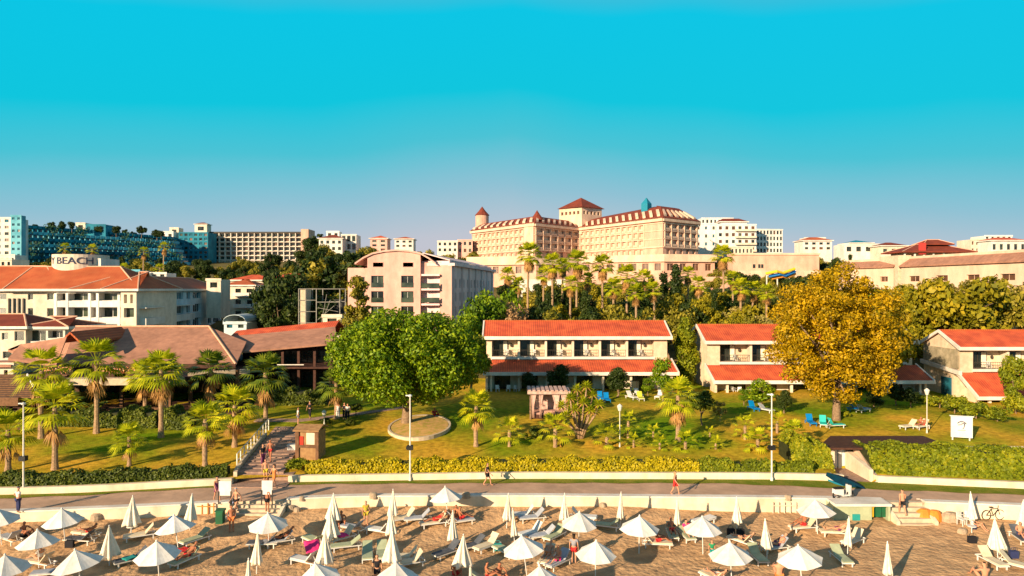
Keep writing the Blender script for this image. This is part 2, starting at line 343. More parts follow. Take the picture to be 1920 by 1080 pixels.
# tree ring soil and brick path
path_ctr = lambda Y: -19.2-(Y-52)*.12
mb = MB(); n = 15
for k in range(n):
    y0 = 52.2+k*.86; y1 = y0+.86; z = h(path_ctr(y0), y0)+.02+(.0 if k else 0); zt = h(path_ctr(y1), y1)+.10
    c0, c1 = path_ctr(y0), path_ctr(y1); w = 1.75
    mb.prism([(c0-w, y0), (c0+w, y0), (c1+w, y1+.02), (c1-w, y1+.02)], z-.3, zt)
struct(mb.build('garden_steps', M['pathm']))
mb = MB(); mb.box(-21.2, -16.7, 50.2, 51.95, PZ-.3, PZ+.06); mb.box(-21.2, -16.7, 51.953, 52.9, PZ-.3, 1.80); struct(mb.build('steps_landing', M['pathm']))
mb = MB(); pts = [(480, 788), (560, 789), (640, 780), (700, 772), (760, 764)]
for (a, b), (c_, d_) in zip(pts, pts[1:]):
    p, q = G(a, b), G(c_, d_); mb.slab([(p.x, p.y-.6, h(p.x, p.y-.6)+.05), (q.x, q.y-.6, h(q.x, q.y-.6)+.05), (q.x, q.y+.6, h(q.x, q.y+.6)+.05), (p.x, p.y+.6, h(p.x, p.y+.6)+.05)], .2)
struct(mb.build('garden_path', M['pathm']))
mb = MB(); pts = [(1500, 716), (1560, 712)]
# ------------------------------------------------------------------ walls along the promenade
def ribbon_wall(name, x0, x1, fy, zb, zt, th, mat, label, cap=None):
    t = thing(name, (x0, fy(x0), zb), label, 'wall')
    mb = MB(); xs = frange(x0, x1, 1.0)
    prev = None
    for x in xs:
        y = fy(x); ring = [mb.P((x, y, zb-.5)), mb.P((x, y, zt)), mb.P((x, y+th, zt)), mb.P((x, y+th, zb-.5))]
        if prev:
            for k in range(4): mb.face((prev[k], ring[k], ring[(k+1) % 4], prev[(k+1) % 4]))
        else: mb.face(ring[::-1])
        prev = ring
    mb.face(prev); mb.build('wall', mat, t)
    if cap:
        mb = MB(); prev = None
        for x in xs:
            y = fy(x)-.06; ring = [mb.P((x, y, zt+.003)), mb.P((x, y, zt+.10)), mb.P((x, y+th+.12, zt+.10)), mb.P((x, y+th+.12, zt+.003))]
            if prev:
                for k in range(4): mb.face((prev[k], ring[k], ring[(k+1) % 4], prev[(k+1) % 4]))
            else: mb.face(ring[::-1])
            prev = ring
        mb.face(prev); mb.build('coping', cap, t)
    return t
ribbon_wall('sea_wall', -60, -19.3, Ys, 0, PZ+.0, .45, M['creamwall'], 'long cream sea wall between beach and promenade, left of the beach stairs', M['trim'])
ribbon_wall('sea_wall', -15.6, 25.7, Ys, 0, PZ+.0, .45, M['creamwall'], 'long cream sea wall between beach and promenade, from the left stairs to the bins', M['trim'])
ribbon_wall('sea_wall', 28.3, 60, Ys, 0, PZ+.0, .45, M['creamwall'], 'cream sea wall right of the steps where the bare-chested man climbs', M['trim'])
ribbon_wall('garden_wall', -70, -20.9, Yw, PZ, PZ+.5, .35, M['creamwall'], 'low cream garden wall behind the verge, left of the garden steps')
ribbon_wall('garden_wall', -16.9, 25.2, Yw, PZ, PZ+.5, .35, M['creamwall'], 'low cream garden wall below the yellow hedge in the middle')
ribbon_wall('garden_wall', 27.6, 60, Yw, PZ, PZ+.5, .35, M['creamwall'], 'low cream garden wall below the tall right hedge')
def stairs(xc, w, n, y0, label, mat, sunk=True):
    t = thing('beach_stairs', (xc, y0, 0), label, 'stairs'); mb = MB()
    run = .34; 
    for k in range(n):
        yk = y0+k*run; zb = PZ*(k+1)/n-.005
        mb.box(xc-w/2, xc+w/2, yk, y0+n*run+.4, zb-PZ/n-.3 if k == 0 else zb-PZ/n+.002, zb)
    mb.build('steps', mat, t)
    for sx in (-1, 1):
        mb = MB(); x = xc+sx*(w/2+.12)
        mb.prism([(x-.12, y0), (x+.12, y0), (x+.12, y0+n*run+.4), (x-.12, y0+n*run+.4)], -.3, [.45, .45, PZ+.05, PZ+.05]); mb.build('side_wall', M['creamwall'], t)
    return t
stairs(-17.45, 3.2, 7, Ys(-17.4)-1.9, 'wide stairs from beach to promenade between the two white boards', M['kerb'])
stairs(27.0, 2.3, 5, Ys(27)-1.5, 'pale stone steps the bare-chested man is climbing', M['kerb'])
# ------------------------------------------------------------------ foliage
nr = np.random.default_rng(11)
def leaves_np(pts, nrm, size, asp=.55, rnd=.7, r=nr):
    n = len(pts); d1 = nrm + r.normal(0, rnd, (n, 3)); d1 /= np.linalg.norm(d1, axis=1)[:, None]+1e-9
    a = np.cross(d1, r.normal(0, 1, (n, 3))); a /= np.linalg.norm(a, axis=1)[:, None]+1e-9; b = np.cross(d1, a)
    s = size*(.6+.8*r.random((n, 1))); a = a*s*.5; b = b*s*.5*asp; fold = d1*s*.12
    v = np.empty((n, 4, 3)); v[:, 0] = pts-a; v[:, 1] = pts-b+fold; v[:, 2] = pts+a; v[:, 3] = pts+b+fold
    return v.reshape(-1, 3)
def np_mesh(name, v, mat):
    n = len(v)//4; me = bpy.data.meshes.new(name)
    me.vertices.add(len(v)); me.vertices.foreach_set('co', v.astype(np.float32).ravel())
    me.loops.add(n*4); me.loops.foreach_set('vertex_index', np.arange(n*4, dtype=np.int32))
    me.polygons.add(n); me.polygons.foreach_set('loop_start', np.arange(0, n*4, 4, dtype=np.int32)); me.polygons.foreach_set('loop_total', np.full(n, 4, dtype=np.int32))
    me.materials.append(mat); me.update(); me.validate(); return me
def crown_lobes(w, hh, zc, nl, lr, r, shape='round'):
    out = []
    for _ in range(nl):
        u = r.normal(0, 1, 3); u /= np.linalg.norm(u); k = r.random()**.35
        if shape == 'round': p = np.array([u[0]*w*k, u[1]*w*k, zc+u[2]*hh*k])
        elif shape == 'cone':
            t = r.random()**1.5; a = r.random()*2*PI; q = w*(1-t)**.8*(.5+.5*r.random()); p = np.array([math.cos(a)*q, math.sin(a)*q, zc-hh+2*hh*t])
        elif shape == 'column':
            t = r.random(); a = r.random()*2*PI; q = w*(math.sin(PI*min(1, t*.85+.15))**.5)*(.3+.5*r.random()); p = np.array([math.cos(a)*q, math.sin(a)*q, zc-hh+2*hh*t])
        elif shape == 'flat':
            p = np.array([u[0]*w*k, u[1]*w*k, zc+abs(u[2])*hh*k])
        out.append((p, lr*(.6+.7*r.random())))
    return out
def even_lobes(w, hh, zc, nl, lr, r):
    out = []
    for i in range(nl):
        z = 1-2*(i+.5)/nl; a = i*2.39996; q = math.sqrt(1-z*z); k = 1.0 if i % 3 else .62
        k *= r.uniform(.82, 1.07) if nl != 121 else r.uniform(.93, 1.04); out.append((np.array([math.cos(a)*q*w*k, math.sin(a)*q*w*k, zc+z*hh*k*(1 if z > 0 else .92)]), lr*r.uniform(.75, 1.15)))
    return out
def crown_mesh(name, w, hh, zc, nl, lr, nleaf, size, mat, seed, shape='round', flat=.8, rnd=.7):
    r = np.random.default_rng(seed); lobes = even_lobes(w, hh, zc, nl, lr, r) if shape == 'even' else crown_lobes(w, hh, zc, nl, lr, r, shape)
    P_ = np.array([l[0] for l in lobes]); R_ = np.array([l[1] for l in lobes]); pr = R_**2/np.sum(R_**2)
    k = r.choice(len(lobes), nleaf, p=pr); u = r.normal(0, 1, (nleaf, 3)); u /= np.linalg.norm(u, axis=1)[:, None]
    rad = R_[k][:, None]*(r.random((nleaf, 1))**.4)
    off = u*rad; off[:, 2] *= flat; pts = P_[k]+off
    return np_mesh(name, leaves_np(pts, u, size, rnd=rnd, r=r), mat), lobes
def trunk_mesh(hgt, r0, zfork, lobes, mat, nb=6, seed=1, lean=0):
    mb = MB(); r = random.Random(seed)
    top = Vector((lean+r.uniform(-.2, .2)*hgt*.08, r.uniform(-.2, .2), zfork))
    mb.tube([(0, 0, -.6), (0, 0, .15), top*.5+Vector((r.uniform(-.1, .1), 0, 0)), top], [r0*1.35, r0, r0*.85, r0*.72], 8)
    ls = sorted(lobes, key=lambda l: r.random())[:nb]
    for p, q in ls:
        p = Vector(p.tolist()); mid = top.lerp(p, .5)+Vector((r.uniform(-.3, .3), r.uniform(-.3, .3), r.uniform(0, .5)))*min(1, q)
        mb.tube([top-Vector((0, 0, .2)), mid, top.lerp(p, .92)], [r0*.55, r0*.32, r0*.1], 6)
        for _ in range(2):
            e_ = mid+Vector((r.uniform(-1, 1), r.uniform(-1, 1), r.uniform(.2, 1)))*q; mb.tube([mid, e_], [r0*.22, r0*.05], 5)
    return mb
PROTO = {}
def mk_proto(key, name, w, hh, zc, nl, lr, nleaf, size, mat, seed, trunk_r, shape='round', zfork=None, nb=6, flat=.8, barkm=None):
    o = bpy.data.objects.new(name, None)        # not linked: prototype
    me, lobes = crown_mesh('crown', w, hh, zc, nl, lr, nleaf, size, mat, seed, shape, flat)
    tb = trunk_mesh(zc+hh, trunk_r, zfork if zfork is not None else max(.6, zc-hh*.8), lobes, None, nb, seed)
    tm = bpy.data.meshes.new('trunk'); tm.from_pydata(tb.v, [], tb.f); tm.materials.append(barkm or M['bark'])
    tm.polygons.foreach_set('use_smooth', [True]*len(tm.polygons))
    PROTO[key] = (name, [('crown', me), ('trunk', tm)], zc+hh+lr*.7, w+lr)
def place_tree(key, X, Y, H=None, wid=None, label='', cat='tree', group=None, rz=None, z=None, name=None):
    nm, parts, ph, pw = PROTO[key]; sz = (H/ph) if H else 1; sw = (wid/2/pw) if wid else sz
    o = thing(name or nm, (X, Y, h(X, Y) if z is None else z), label, cat, group, rng.uniform(0, 6.28) if rz is None else rz)
    o.scale = (sw, sw, sz)
    for pn, me in parts: link(bpy.data.objects.new(pn, me), o)
    return o
for i in range(3):
    mk_proto('dark%d' % i, 'broadleaf_tree', 2.6, 2.2, 4.3, 16, 1.3, 3600, .50, M['darktree'], 20+i, .22, nb=4)
    mk_proto('olive%d' % i, 'broadleaf_tree', 2.8, 2.2, 4.2, 16, 1.2, 3200, .48, M['olive'], 30+i, .22, nb=5)
    mk_proto('gold%d' % i, 'broadleaf_tree', 2.8, 2.3, 4.2, 16, 1.2, 3200, .48, M['olivegold'], 40+i, .22, nb=5)
    mk_proto('pale%d' % i, 'pale_leaved_tree', 3.0, 2.6, 4.4, 18, 1.0, 3000, .42, M['pale'], 50+i, .16, nb=9, barkm=M['rock'])
mk_proto('green0', 'broadleaf_tree', 2.6, 2.2, 4.0, 16, 1.2, 4200, .42, M['ficus'], 61, .22, nb=5)
mk_proto('green1', 'broadleaf_tree', 2.4, 2.4, 4.2, 16, 1.2, 4200, .42, M['hedge'], 62, .22, nb=5)
mk_proto('dry', 'bare_twig_tree', 3.0, 1.9, 3.3, 18, 1.1, 3600, .34, M['dry'], 63, .18, nb=9)
mk_proto('cyp0', 'cypress_tree', 1.0, 5.2, 6.2, 60, .62, 5200, .38, M['darktree'], 71, .18, shape='column', nb=2, flat=1.3)
mk_proto('cyp1', 'cypress_tree', .9, 4.6, 5.6, 50, .6, 5200, .34, M['darktree'], 72, .18, shape='column', nb=2, flat=1.3)
mk_proto('colt', 'tall_slender_tree', 1.5, 4.6, 5.4, 46, .8, 12000, .36, M['green'] if 'green' in M else M['hedge'], 73, .2, shape='column', nb=4, flat=1.3)
mk_proto('pine', 'conifer_tree', 2.5, 4.2, 5.4, 60, .75, 6500, .34, M['olive'], 74, .22, shape='cone', nb=6, flat=.45)
mk_proto('pined', 'pine_tree', 2.6, 2.0, 6.4, 18, 1.2, 3600, .42, M['darktree'], 75, .26, zfork=3.2, nb=6, flat=.6)
mk_proto('bush0', 'garden_shrub', .8, .5, .75, 14, .45, 1500, .20, M['hedged'], 81, .05, nb=2)
mk_proto('bush1', 'garden_shrub', .9, .5, .75, 14, .45, 1500, .22, M['hedge'], 82, .05, nb=3)
mk_proto('small', 'small_garden_tree', 1.2, 1.0, 2.9, 18, .6, 3600, .24, M['hedged'], 83, .10, zfork=1.3, nb=6)
mk_proto('smallg', 'small_garden_tree', 1.2, 1.3, 2.7, 18, .6, 3600, .24, M['green'] if 'green' in M else M['ficus'], 84, .10, zfork=1.1, nb=6)
mk_proto('darkfine', 'evergreen_garden_tree', 1.1, 1.5, 2.1, 24, .55, 5500, .20, M['darktree'], 86, .12, zfork=.7, nb=4)
# the two big trees
def big_tree(key, name, px, pyb, w_px, ytop, ybot, Y, mat, nl, lr, nleaf, size, seed, tr, label, zf, mat2=None):
    X = XX(px, Y); zb = h(X, Y); s_ = F/Y; W2 = w_px/2/s_; ztop = ZZ(ytop, Y)-zb; zbot = ZZ(ybot, Y)-zb
    t = thing(name, (X, Y, zb), label, 'tree')
    me, lobes = crown_mesh('crown', W2-lr*.75, (ztop-zbot)/2-lr*.75, (ztop+zbot)/2, nl, lr, nleaf, size, mat, seed, 'even')
    link(bpy.data.objects.new('crown', me), t)
    tb = trunk_mesh(ztop, tr, zf, lobes, None, 16, seed); ob = tb.build('trunk', M['bark'], t, smooth=True, local=True)
    return t
big_tree('ficus', 'ficus_tree', 762, 790, 292, 572, 772, 66, M['ficus'], 121, 1.45, 48000, .32, 5, .55, 'huge rounded bright green tree standing in the round kerbed bed', 3.0)
big_tree('plane', 'plane_tree', 1568, 790, 244, 492, 768, 68, M['yellow'], 130, 1.25, 50000, .28, 6, .42, 'huge golden yellow autumn tree in front of the middle villa', 4.2)
# ------------------------------------------------------------------ palms
def fan_frond(mb, base, az, el, lp, lb, nb=13, droop=.5, spread=2.4):
    """petiole then a fan of pointed blades"""
    d0 = Vector((math.cos(az)*math.cos(el), math.sin(az)*math.cos(el), math.sin(el)))
    side = Vector((-math.sin(az), math.cos(az), 0)); up = d0.cross(side)*-1
    base = Vector(base); tip = base+d0*lp+Vector((0, 0, -.08*lp*droop))
    w = .022; mb.poly(base-side*w, base+side*w, tip+side*w*.6, tip-side*w*.6)
    for k in range(nb):
        a = (k/(nb-1)-.5)*spread; dd = (d0*math.cos(a)+side*math.sin(a)).normalized(); ln = lb*(.72+.28*math.cos(a))
        s2 = dd.cross(up).normalized(); m_ = tip+dd*ln*.5+Vector((0, 0, -.04*ln)); e_ = tip+dd*ln*.95+Vector((0, 0, -ln*(.18+.34*droop)))
        ww = ln*.5*spread/nb*.62
        i0 = mb.P(tip); i1 = mb.P(m_-s2*ww); i2 = mb.P(m_+s2*ww); i3 = mb.P(e_)
        mb.face((i0, i1, i3, i2))
def palm_mesh(seed, H, R, nfr, skirt, tr, dark=False):
    r = random.Random(seed)
    fr = MB(); top = (0, 0, H)
    for k in range(nfr):
        t = k/nfr; az = k*2.399+r.uniform(-.2, .2); el = 1.30-1.75*t+r.uniform(-.15, .15)
        fan_frond(fr, (math.cos(az)*tr*.5, math.sin(az)*tr*.5, H-.1-.5*t), az, el, R*.48*r.uniform(.85, 1.1), R*.60*r.uniform(.85, 1.1), 11, .15+.65*t)
    sk = MB()
    for k in range(skirt):
        az = k*2.399+r.uniform(-.3, .3); z0 = H-.35-r.random()*R*.55
        fan_frond(sk, (math.cos(az)*tr*.8, math.sin(az)*tr*.8, z0), az, -1.0-.35*r.random(), R*.3*r.uniform(.7, 1.1), R*.42*r.uniform(.8, 1.1), 7, .8, 1.5)
    tb = MB(); pts = []; rad = []; nseg = max(6, int(H*2.2)); lx = r.uniform(-.03, .03)*H; ly = r.uniform(-.03, .03)*H
    for k in range(nseg+1):
        t = k/nseg; pts.append((lx*t*(1-t)*2, ly*t*(1-t)*2, -.5+(H+.35)*t)); rad.append(tr*(1.35-.5*min(1, t*4))*(1.06 if k % 2 else .95) if t < .95 else tr*.6)
    tb.tube(pts, rad, 9)
    out = []
    for nm, b, m_ in (('fronds', fr, M['palmdark'] if dark else M['palm']), ('dead_frond_skirt', sk, M['deadfrond']), ('trunk', tb, M['palmbark'])):
        if not b.f: continue
        me = bpy.data.meshes.new(nm); me.from_pydata(b.v, [], b.f); me.materials.append(m_); out.append((nm, me))
    return out
PALMC = {}
def palm(px, pyb, ytop_center, r_px, label, skirt=14, group='fan palms on the lawns', Y=None, tr=None, nfr=34, dark=False, seed=None):
    if Y is None: g = G(px, pyb); X, Y, z = g
    else: X = XX(px, Y); z = h(X, Y)
    if r_px < 24 and group == 'fan palms on the lawns': r_px *= 1.55
    s_ = F/Y; H = max(.5, ZZ(ytop_center, Y)-z); R = r_px/s_*1.12; tr = tr or max(.09, min(.24, R*.12))
    seed = seed if seed is not None else int(px)
    t = thing('fan_palm', (X, Y, z), label, 'palm tree', group, 0)
    for nm, me in palm_mesh(seed, H, R, nfr, skirt, tr, dark): link(bpy.data.objects.new(nm, me), t)
    return t
P1 = 'fan palms on the lawns'
palm(15, 885, 802, 46, 'fan palm cut by the left edge of the picture beside the first lamp', 4)
palm(103, 880, 758, 52, 'broad fan palm on the left lawn just right of the first lamp', 6)
palm(181, 812, 672, 48, 'tall fan palm with a long bare trunk left of the small palmetto', 12)
palm(302, 820, 690, 44, 'tall fan palm with grey trunk and yellow hanging fronds by the clipped bushes', 20)
palm(272, 775, 700, 34, 'slim fan palm close behind the grey-trunked palm', 10)
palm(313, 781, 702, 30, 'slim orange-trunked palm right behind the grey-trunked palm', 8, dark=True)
palm(385, 878, 782, 40, 'fan palm with orange boot below its crown, left lawn middle', 12)
palm(440, 838, 756, 44, 'bushy fan palm left of the garden steps railing', 10)
palm(78, 822, 688, 46, 'fan palm whose crown shows above the broad palm by the first lamp', 14)
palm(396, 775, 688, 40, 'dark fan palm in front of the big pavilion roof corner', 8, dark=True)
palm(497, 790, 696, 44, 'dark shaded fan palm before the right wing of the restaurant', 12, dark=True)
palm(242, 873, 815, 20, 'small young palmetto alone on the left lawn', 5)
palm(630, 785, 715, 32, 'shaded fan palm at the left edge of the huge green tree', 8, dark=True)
palm(893, 837, 758, 34, 'mid-height fan palm right of the round tree bed', 8)
palm(955, 837, 803, 19, 'low young palm left of the round dark bush', 0, nfr=20)
palm(1041, 838, 800, 22, 'low stout palm right of the round dark bush', 2, nfr=20)
palm(1138, 838, 816, 20, 'low palm at the foot of the short garden lamp', 2, nfr=18)
palm(1178, 822, 786, 15, 'small bright palm just right of the short garden lamp', 2, nfr=18)
palm(1188, 839, 822, 11, 'tiny dark palm seedling right of the short garden lamp', 0, nfr=14)
palm(1225, 822, 806, 11, 'tiny palm seedling left of the leaning tall lawn palm', 0, nfr=14)
palm(1237, 842, 827, 12, 'tiny palm nearest the yellow hedge left of the tall lawn palm', 0, nfr=14)
palm(1271, 827, 738, 38, 'tall bright palm with pale swollen trunk before the gap between villas', 16)
palm(1285, 842, 824, 16, 'low palm at the foot of the tall bright palm', 0, nfr=16)
palm(1331, 820, 808, 9, 'tiny seedling palm farther back on the right lawn', 0, nfr=12)
palm(1342, 842, 828, 11, 'tiny seedling palm near the hedge on the right lawn', 0, nfr=12)
palm(1397, 824, 794, 16, 'young palm left of the lamp post by the middle villa', 2, nfr=18)
palm(1421, 845, 820, 18, 'spiky low palm right beside the lamp post by the middle villa', 0, nfr=18)
palm(1488, 845, 806, 26, 'stout palm with orange base left of the covered entrance', 4, nfr=24)
palm(1457, 812, 787, 14, 'small palm behind the lamp post by the middle villa', 0, nfr=14)
P2 = 'tall fan palms on the slope below the hotel'
for px, yc, rr, Y, lb in ((992, 474, 19, 128, 'tallest slim fan palm, leftmost in front of the terracotta hotel'), (1036, 492, 17, 128, 'second tall fan palm from the left before the terracotta hotel'), (1055, 496, 12, 140, 'small-crowned tall palm tucked behind the second hotel palm'),
        (1083, 488, 19, 128, 'tall fan palm straight below the hotel tower'), (1130, 494, 17, 128, 'tall fan palm just right of the one below the tower'), (1175, 514, 18, 124, 'shorter slope palm left of the pair of cypresses'),
        (1208, 520, 14, 140, 'golden slope palm nearest the cypresses'), (1355, 476, 17, 150, 'tall fan palm standing alone in front of the orange retaining wall'), (1310, 530, 13, 130, 'golden palm between the cypresses and the lone tall palm'),
        (1390, 535, 14, 120, 'golden hanging palm right of the lone tall palm'), (1412, 540, 13, 122, 'golden hanging palm left of the yellow tree'), (952, 512, 12, 165, 'small distant palm right of the pink apartment block')):
    palm(px, 0, yc, rr*1.3, lb, 44, P2, Y=Y, nfr=40)
for k, (px, yc, rr, Y) in enumerate(((1020, 512, 13, 150), (1070, 530, 14, 122), (1102, 522, 13, 138), (1150, 535, 15, 118), (1192, 545, 15, 116), (1225, 540, 14, 118), (1290, 512, 13, 150), (1375, 520, 13, 140), (1437, 545, 14, 120), (972, 530, 12, 130))):
    palm(px, 0, yc, rr*1.25, 'golden fan palm among the slope trees, %s from the left of the short ones' % ORD[k], 30, 'short fan palms in the slope wood', Y=Y, nfr=34)
for px, yc, rr, Y, lb in ((122, 464, 9, 190, 'yellow palm just above the rooftop drum sign'), (173, 466, 9, 190, 'brown palm behind the right end of the drum sign'), (270, 471, 9, 230, 'brown palm in front of the teal terraces, third from left'), (308, 462, 9, 230, 'rightmost brown palm in front of the teal terraces'),
        (105, 495, 7, 150, 'small palm left of the rooftop drum'), (212, 498, 9, 165, 'bushy palm right of the rooftop drum'), (233, 501, 9, 160, 'second bushy palm right of the rooftop drum'), (300, 502, 9, 190, 'pale palm above the right end of the orange roofs')):
    palm(px, 0, yc, rr*1.25, lb, 20, 'distant palms by the teal hotel', Y=Y, nfr=22)
# ------------------------------------------------------------------ building helpers
def facade(mb, L_, z0, z1, opens, th=.35, y=0.0):
    us = sorted(set([0, L_]+[round(o[k], 4) for o in opens for k in (0, 1)])); zs = sorted(set([z0, z1]+[round(o[k], 4) for o in opens for k in (2, 3)]))
    def hole(u, z): return any(o[0]-1e-4 <= u <= o[1]+1e-4 and o[2]-1e-4 <= z <= o[3]+1e-4 for o in opens)
    for a, b in zip(us, us[1:]):
        run = None
        for c, d_ in zip(zs, zs[1:]):
            if hole((a+b)/2, (c+d_)/2):
                if run: mb.poly((a, y, run[0]), (b, y, run[0]), (b, y, run[1]), (a, y, run[1])); run = None
            else: run = [run[0], d_] if run else [c, d_]
        if run: mb.poly((a, y, run[0]), (b, y, run[0]), (b, y, run[1]), (a, y, run[1]))
    for a, b, c, d_ in opens:
        mb.poly((a, y, c), (a, y+th, c), (b, y+th, c), (b, y, c)); mb.poly((a, y, d_), (b, y, d_), (b, y+th, d_), (a, y+th, d_))
        mb.poly((a, y, c), (a, y, d_), (a, y+th, d_), (a, y+th, c)); mb.poly((b, y, c), (b, y+th, c), (b, y+th, d_), (b, y, d_))
WC = {}
def window(parent, fr, u0, u1, za, zb, y, glass='glass', fmat='frame', nm=2, name='window', bar=.06):
    w = round(u1-u0, 2); hh = round(zb-za, 2); key = (w, hh, glass, fmat, nm)
    if key not in WC:
        mb = MB(); mb.mi = 0; mb.box(0, w, 0, .05, 0, hh); mb.mi = 1
        mb.box(0, w, -.05, .0-.002, 0, bar); mb.box(0, w, -.05, -.002, hh-bar, hh)
        for k in range(nm+1):
            x = k*(w-bar)/nm; mb.box(x, x+bar, -.05, -.002, bar+.002, hh-bar-.002)
        me = bpy.data.meshes.new(name); me.from_pydata(mb.v, [], mb.f); me.materials.append(M[glass]); me.materials.append(M[fmat]); me.polygons.foreach_set('material_index', mb.m); WC[key] = me
    ox, oy, oz, an = fr; o = bpy.data.objects.new(name, WC[key]); link(o, parent)
    p = Vector((ox+u0*math.cos(an)-y*math.sin(an), oy+u0*math.sin(an)+y*math.cos(an), oz+za)); o.location = p-root_org(parent); o.rotation_euler.z = an
    return o
def hip_roof(t, fr, x0, x1, y0, y1, z, zr, over, mat, inset=None, fascia=.35, fmat='trim', gl=True, gr=True, ridge=True, name='roof'):
    """hip roof over a rectangle (local frame); gl/gr: hipped left/right end (else straight gable end)"""
    x0 -= over; x1 += over; y0 -= over; y1 += over; ym = (y0+y1)/2; ins = inset if inset is not None else (y1-y0)/2
    xa = x0+(ins if gl else 0); xb_ = x1-(ins if gr else 0)
    mb = MB().at(*fr)
    A, B, Cc, D = (x0, y0, z), (x1, y0, z), (x1, y1, z), (x0, y1, z); E, Fp = (xa, ym, zr), (xb_, ym, zr)
    mb.poly(A, B, Fp, E); mb.poly(Cc, D, E, Fp); mb.poly(D, A, E) ; mb.poly(B, Cc, Fp); mb.poly(A, D, Cc, B)
    r = mb.build(name, M[mat], t)
    fb = MB().at(*fr); e_ = .08
    fb.box(x0-e_, x1+e_, y0-e_, y0-.005, z-fascia, z+.04); fb.box(x0-e_, x1+e_, y1+.005, y1+e_, z-fascia, z+.04)
    fb.box(x0-e_, x0-.005, y0-.003, y1+.003, z-fascia, z+.04); fb.box(x1+.005, x1+e_, y0-.003, y1+.003, z-fascia, z+.04)
    fb.poly((x0, y0, z-fascia), (x0, y1, z-fascia), (x1, y1, z-fascia), (x1, y0, z-fascia)); fb.build('fascia', M[fmat], t)
    if ridge:
        rb = MB().at(*fr)
        for a, b in ((A, E), (B, Fp), (E, Fp), (D, E), (Cc, Fp)):
            if (Vector(a)-Vector(b)).length > .3: rb.tube([a, b], .14, 5)
        rb.build('ridge_tiles', M['ridge'], r)
    return r
def house(px0, px1, yt, yb, Y, label, wall='hotelwhite', roof=None, rh=2.0, fl=2, bays=4, depth=9, glass='glass', cat='house', ang=0, name='hill_house', over=.5, z0=None, group=None, ww=.5, wh=.5, parapet=True, nm=1):
    x0, x1 = XX(px0, Y), XX(px1, Y); zt, zb = ZZ(yt, Y), ZZ(yb, Y); L_ = (x1-x0)/max(.2, math.cos(ang))
    t = thing(name, (x0, Y, zb-4 if z0 is None else z0), label, cat, group); fr = (x0, Y, 0, ang)
    mb = MB().at(*fr); ops = []; fh = (zt-zb)/fl
    for f in range(fl):
        for b in range(bays):
            uc = L_*(b+.5)/bays; w = L_/bays*ww; ops.append((uc-w/2, uc+w/2, zb+f*fh+fh*(.5-wh/2), zb+f*fh+fh*(.5+wh/2)))
    zlow = zb-6
    facade(mb, L_, zlow, zt, ops, .3)
    mb.poly((0, 0, zlow), (0, 0, zt), (0, depth, zt), (0, depth, zlow)); mb.poly((L_, 0, zlow), (L_, depth, zlow), (L_, depth, zt), (L_, 0, zt)); mb.poly((0, depth, zlow), (0, depth, zt), (L_, depth, zt), (L_, depth, zlow))
    mb.poly((0, 0, zt), (L_, 0, zt), (L_, depth, zt), (0, depth, zt))
    if parapet and not roof: mb.box(-.15, L_+.15, -.15, .0-.003, zt-.3, zt+.25)
    mb.build('wall', M[wall], t)
    for o in ops[:100]: window(t, fr, *o, .28, glass if rng.random() < .6 else rng.choice(['glass', 'glassg', 'glassr']), rng.choice(['frame', 'white']), nm)
    if roof: hip_roof(t, fr, 0, L_, 0, depth, zt+.36, zt+.36+rh, over, roof, fascia=.3, ridge=False)
    return t, fr, L_
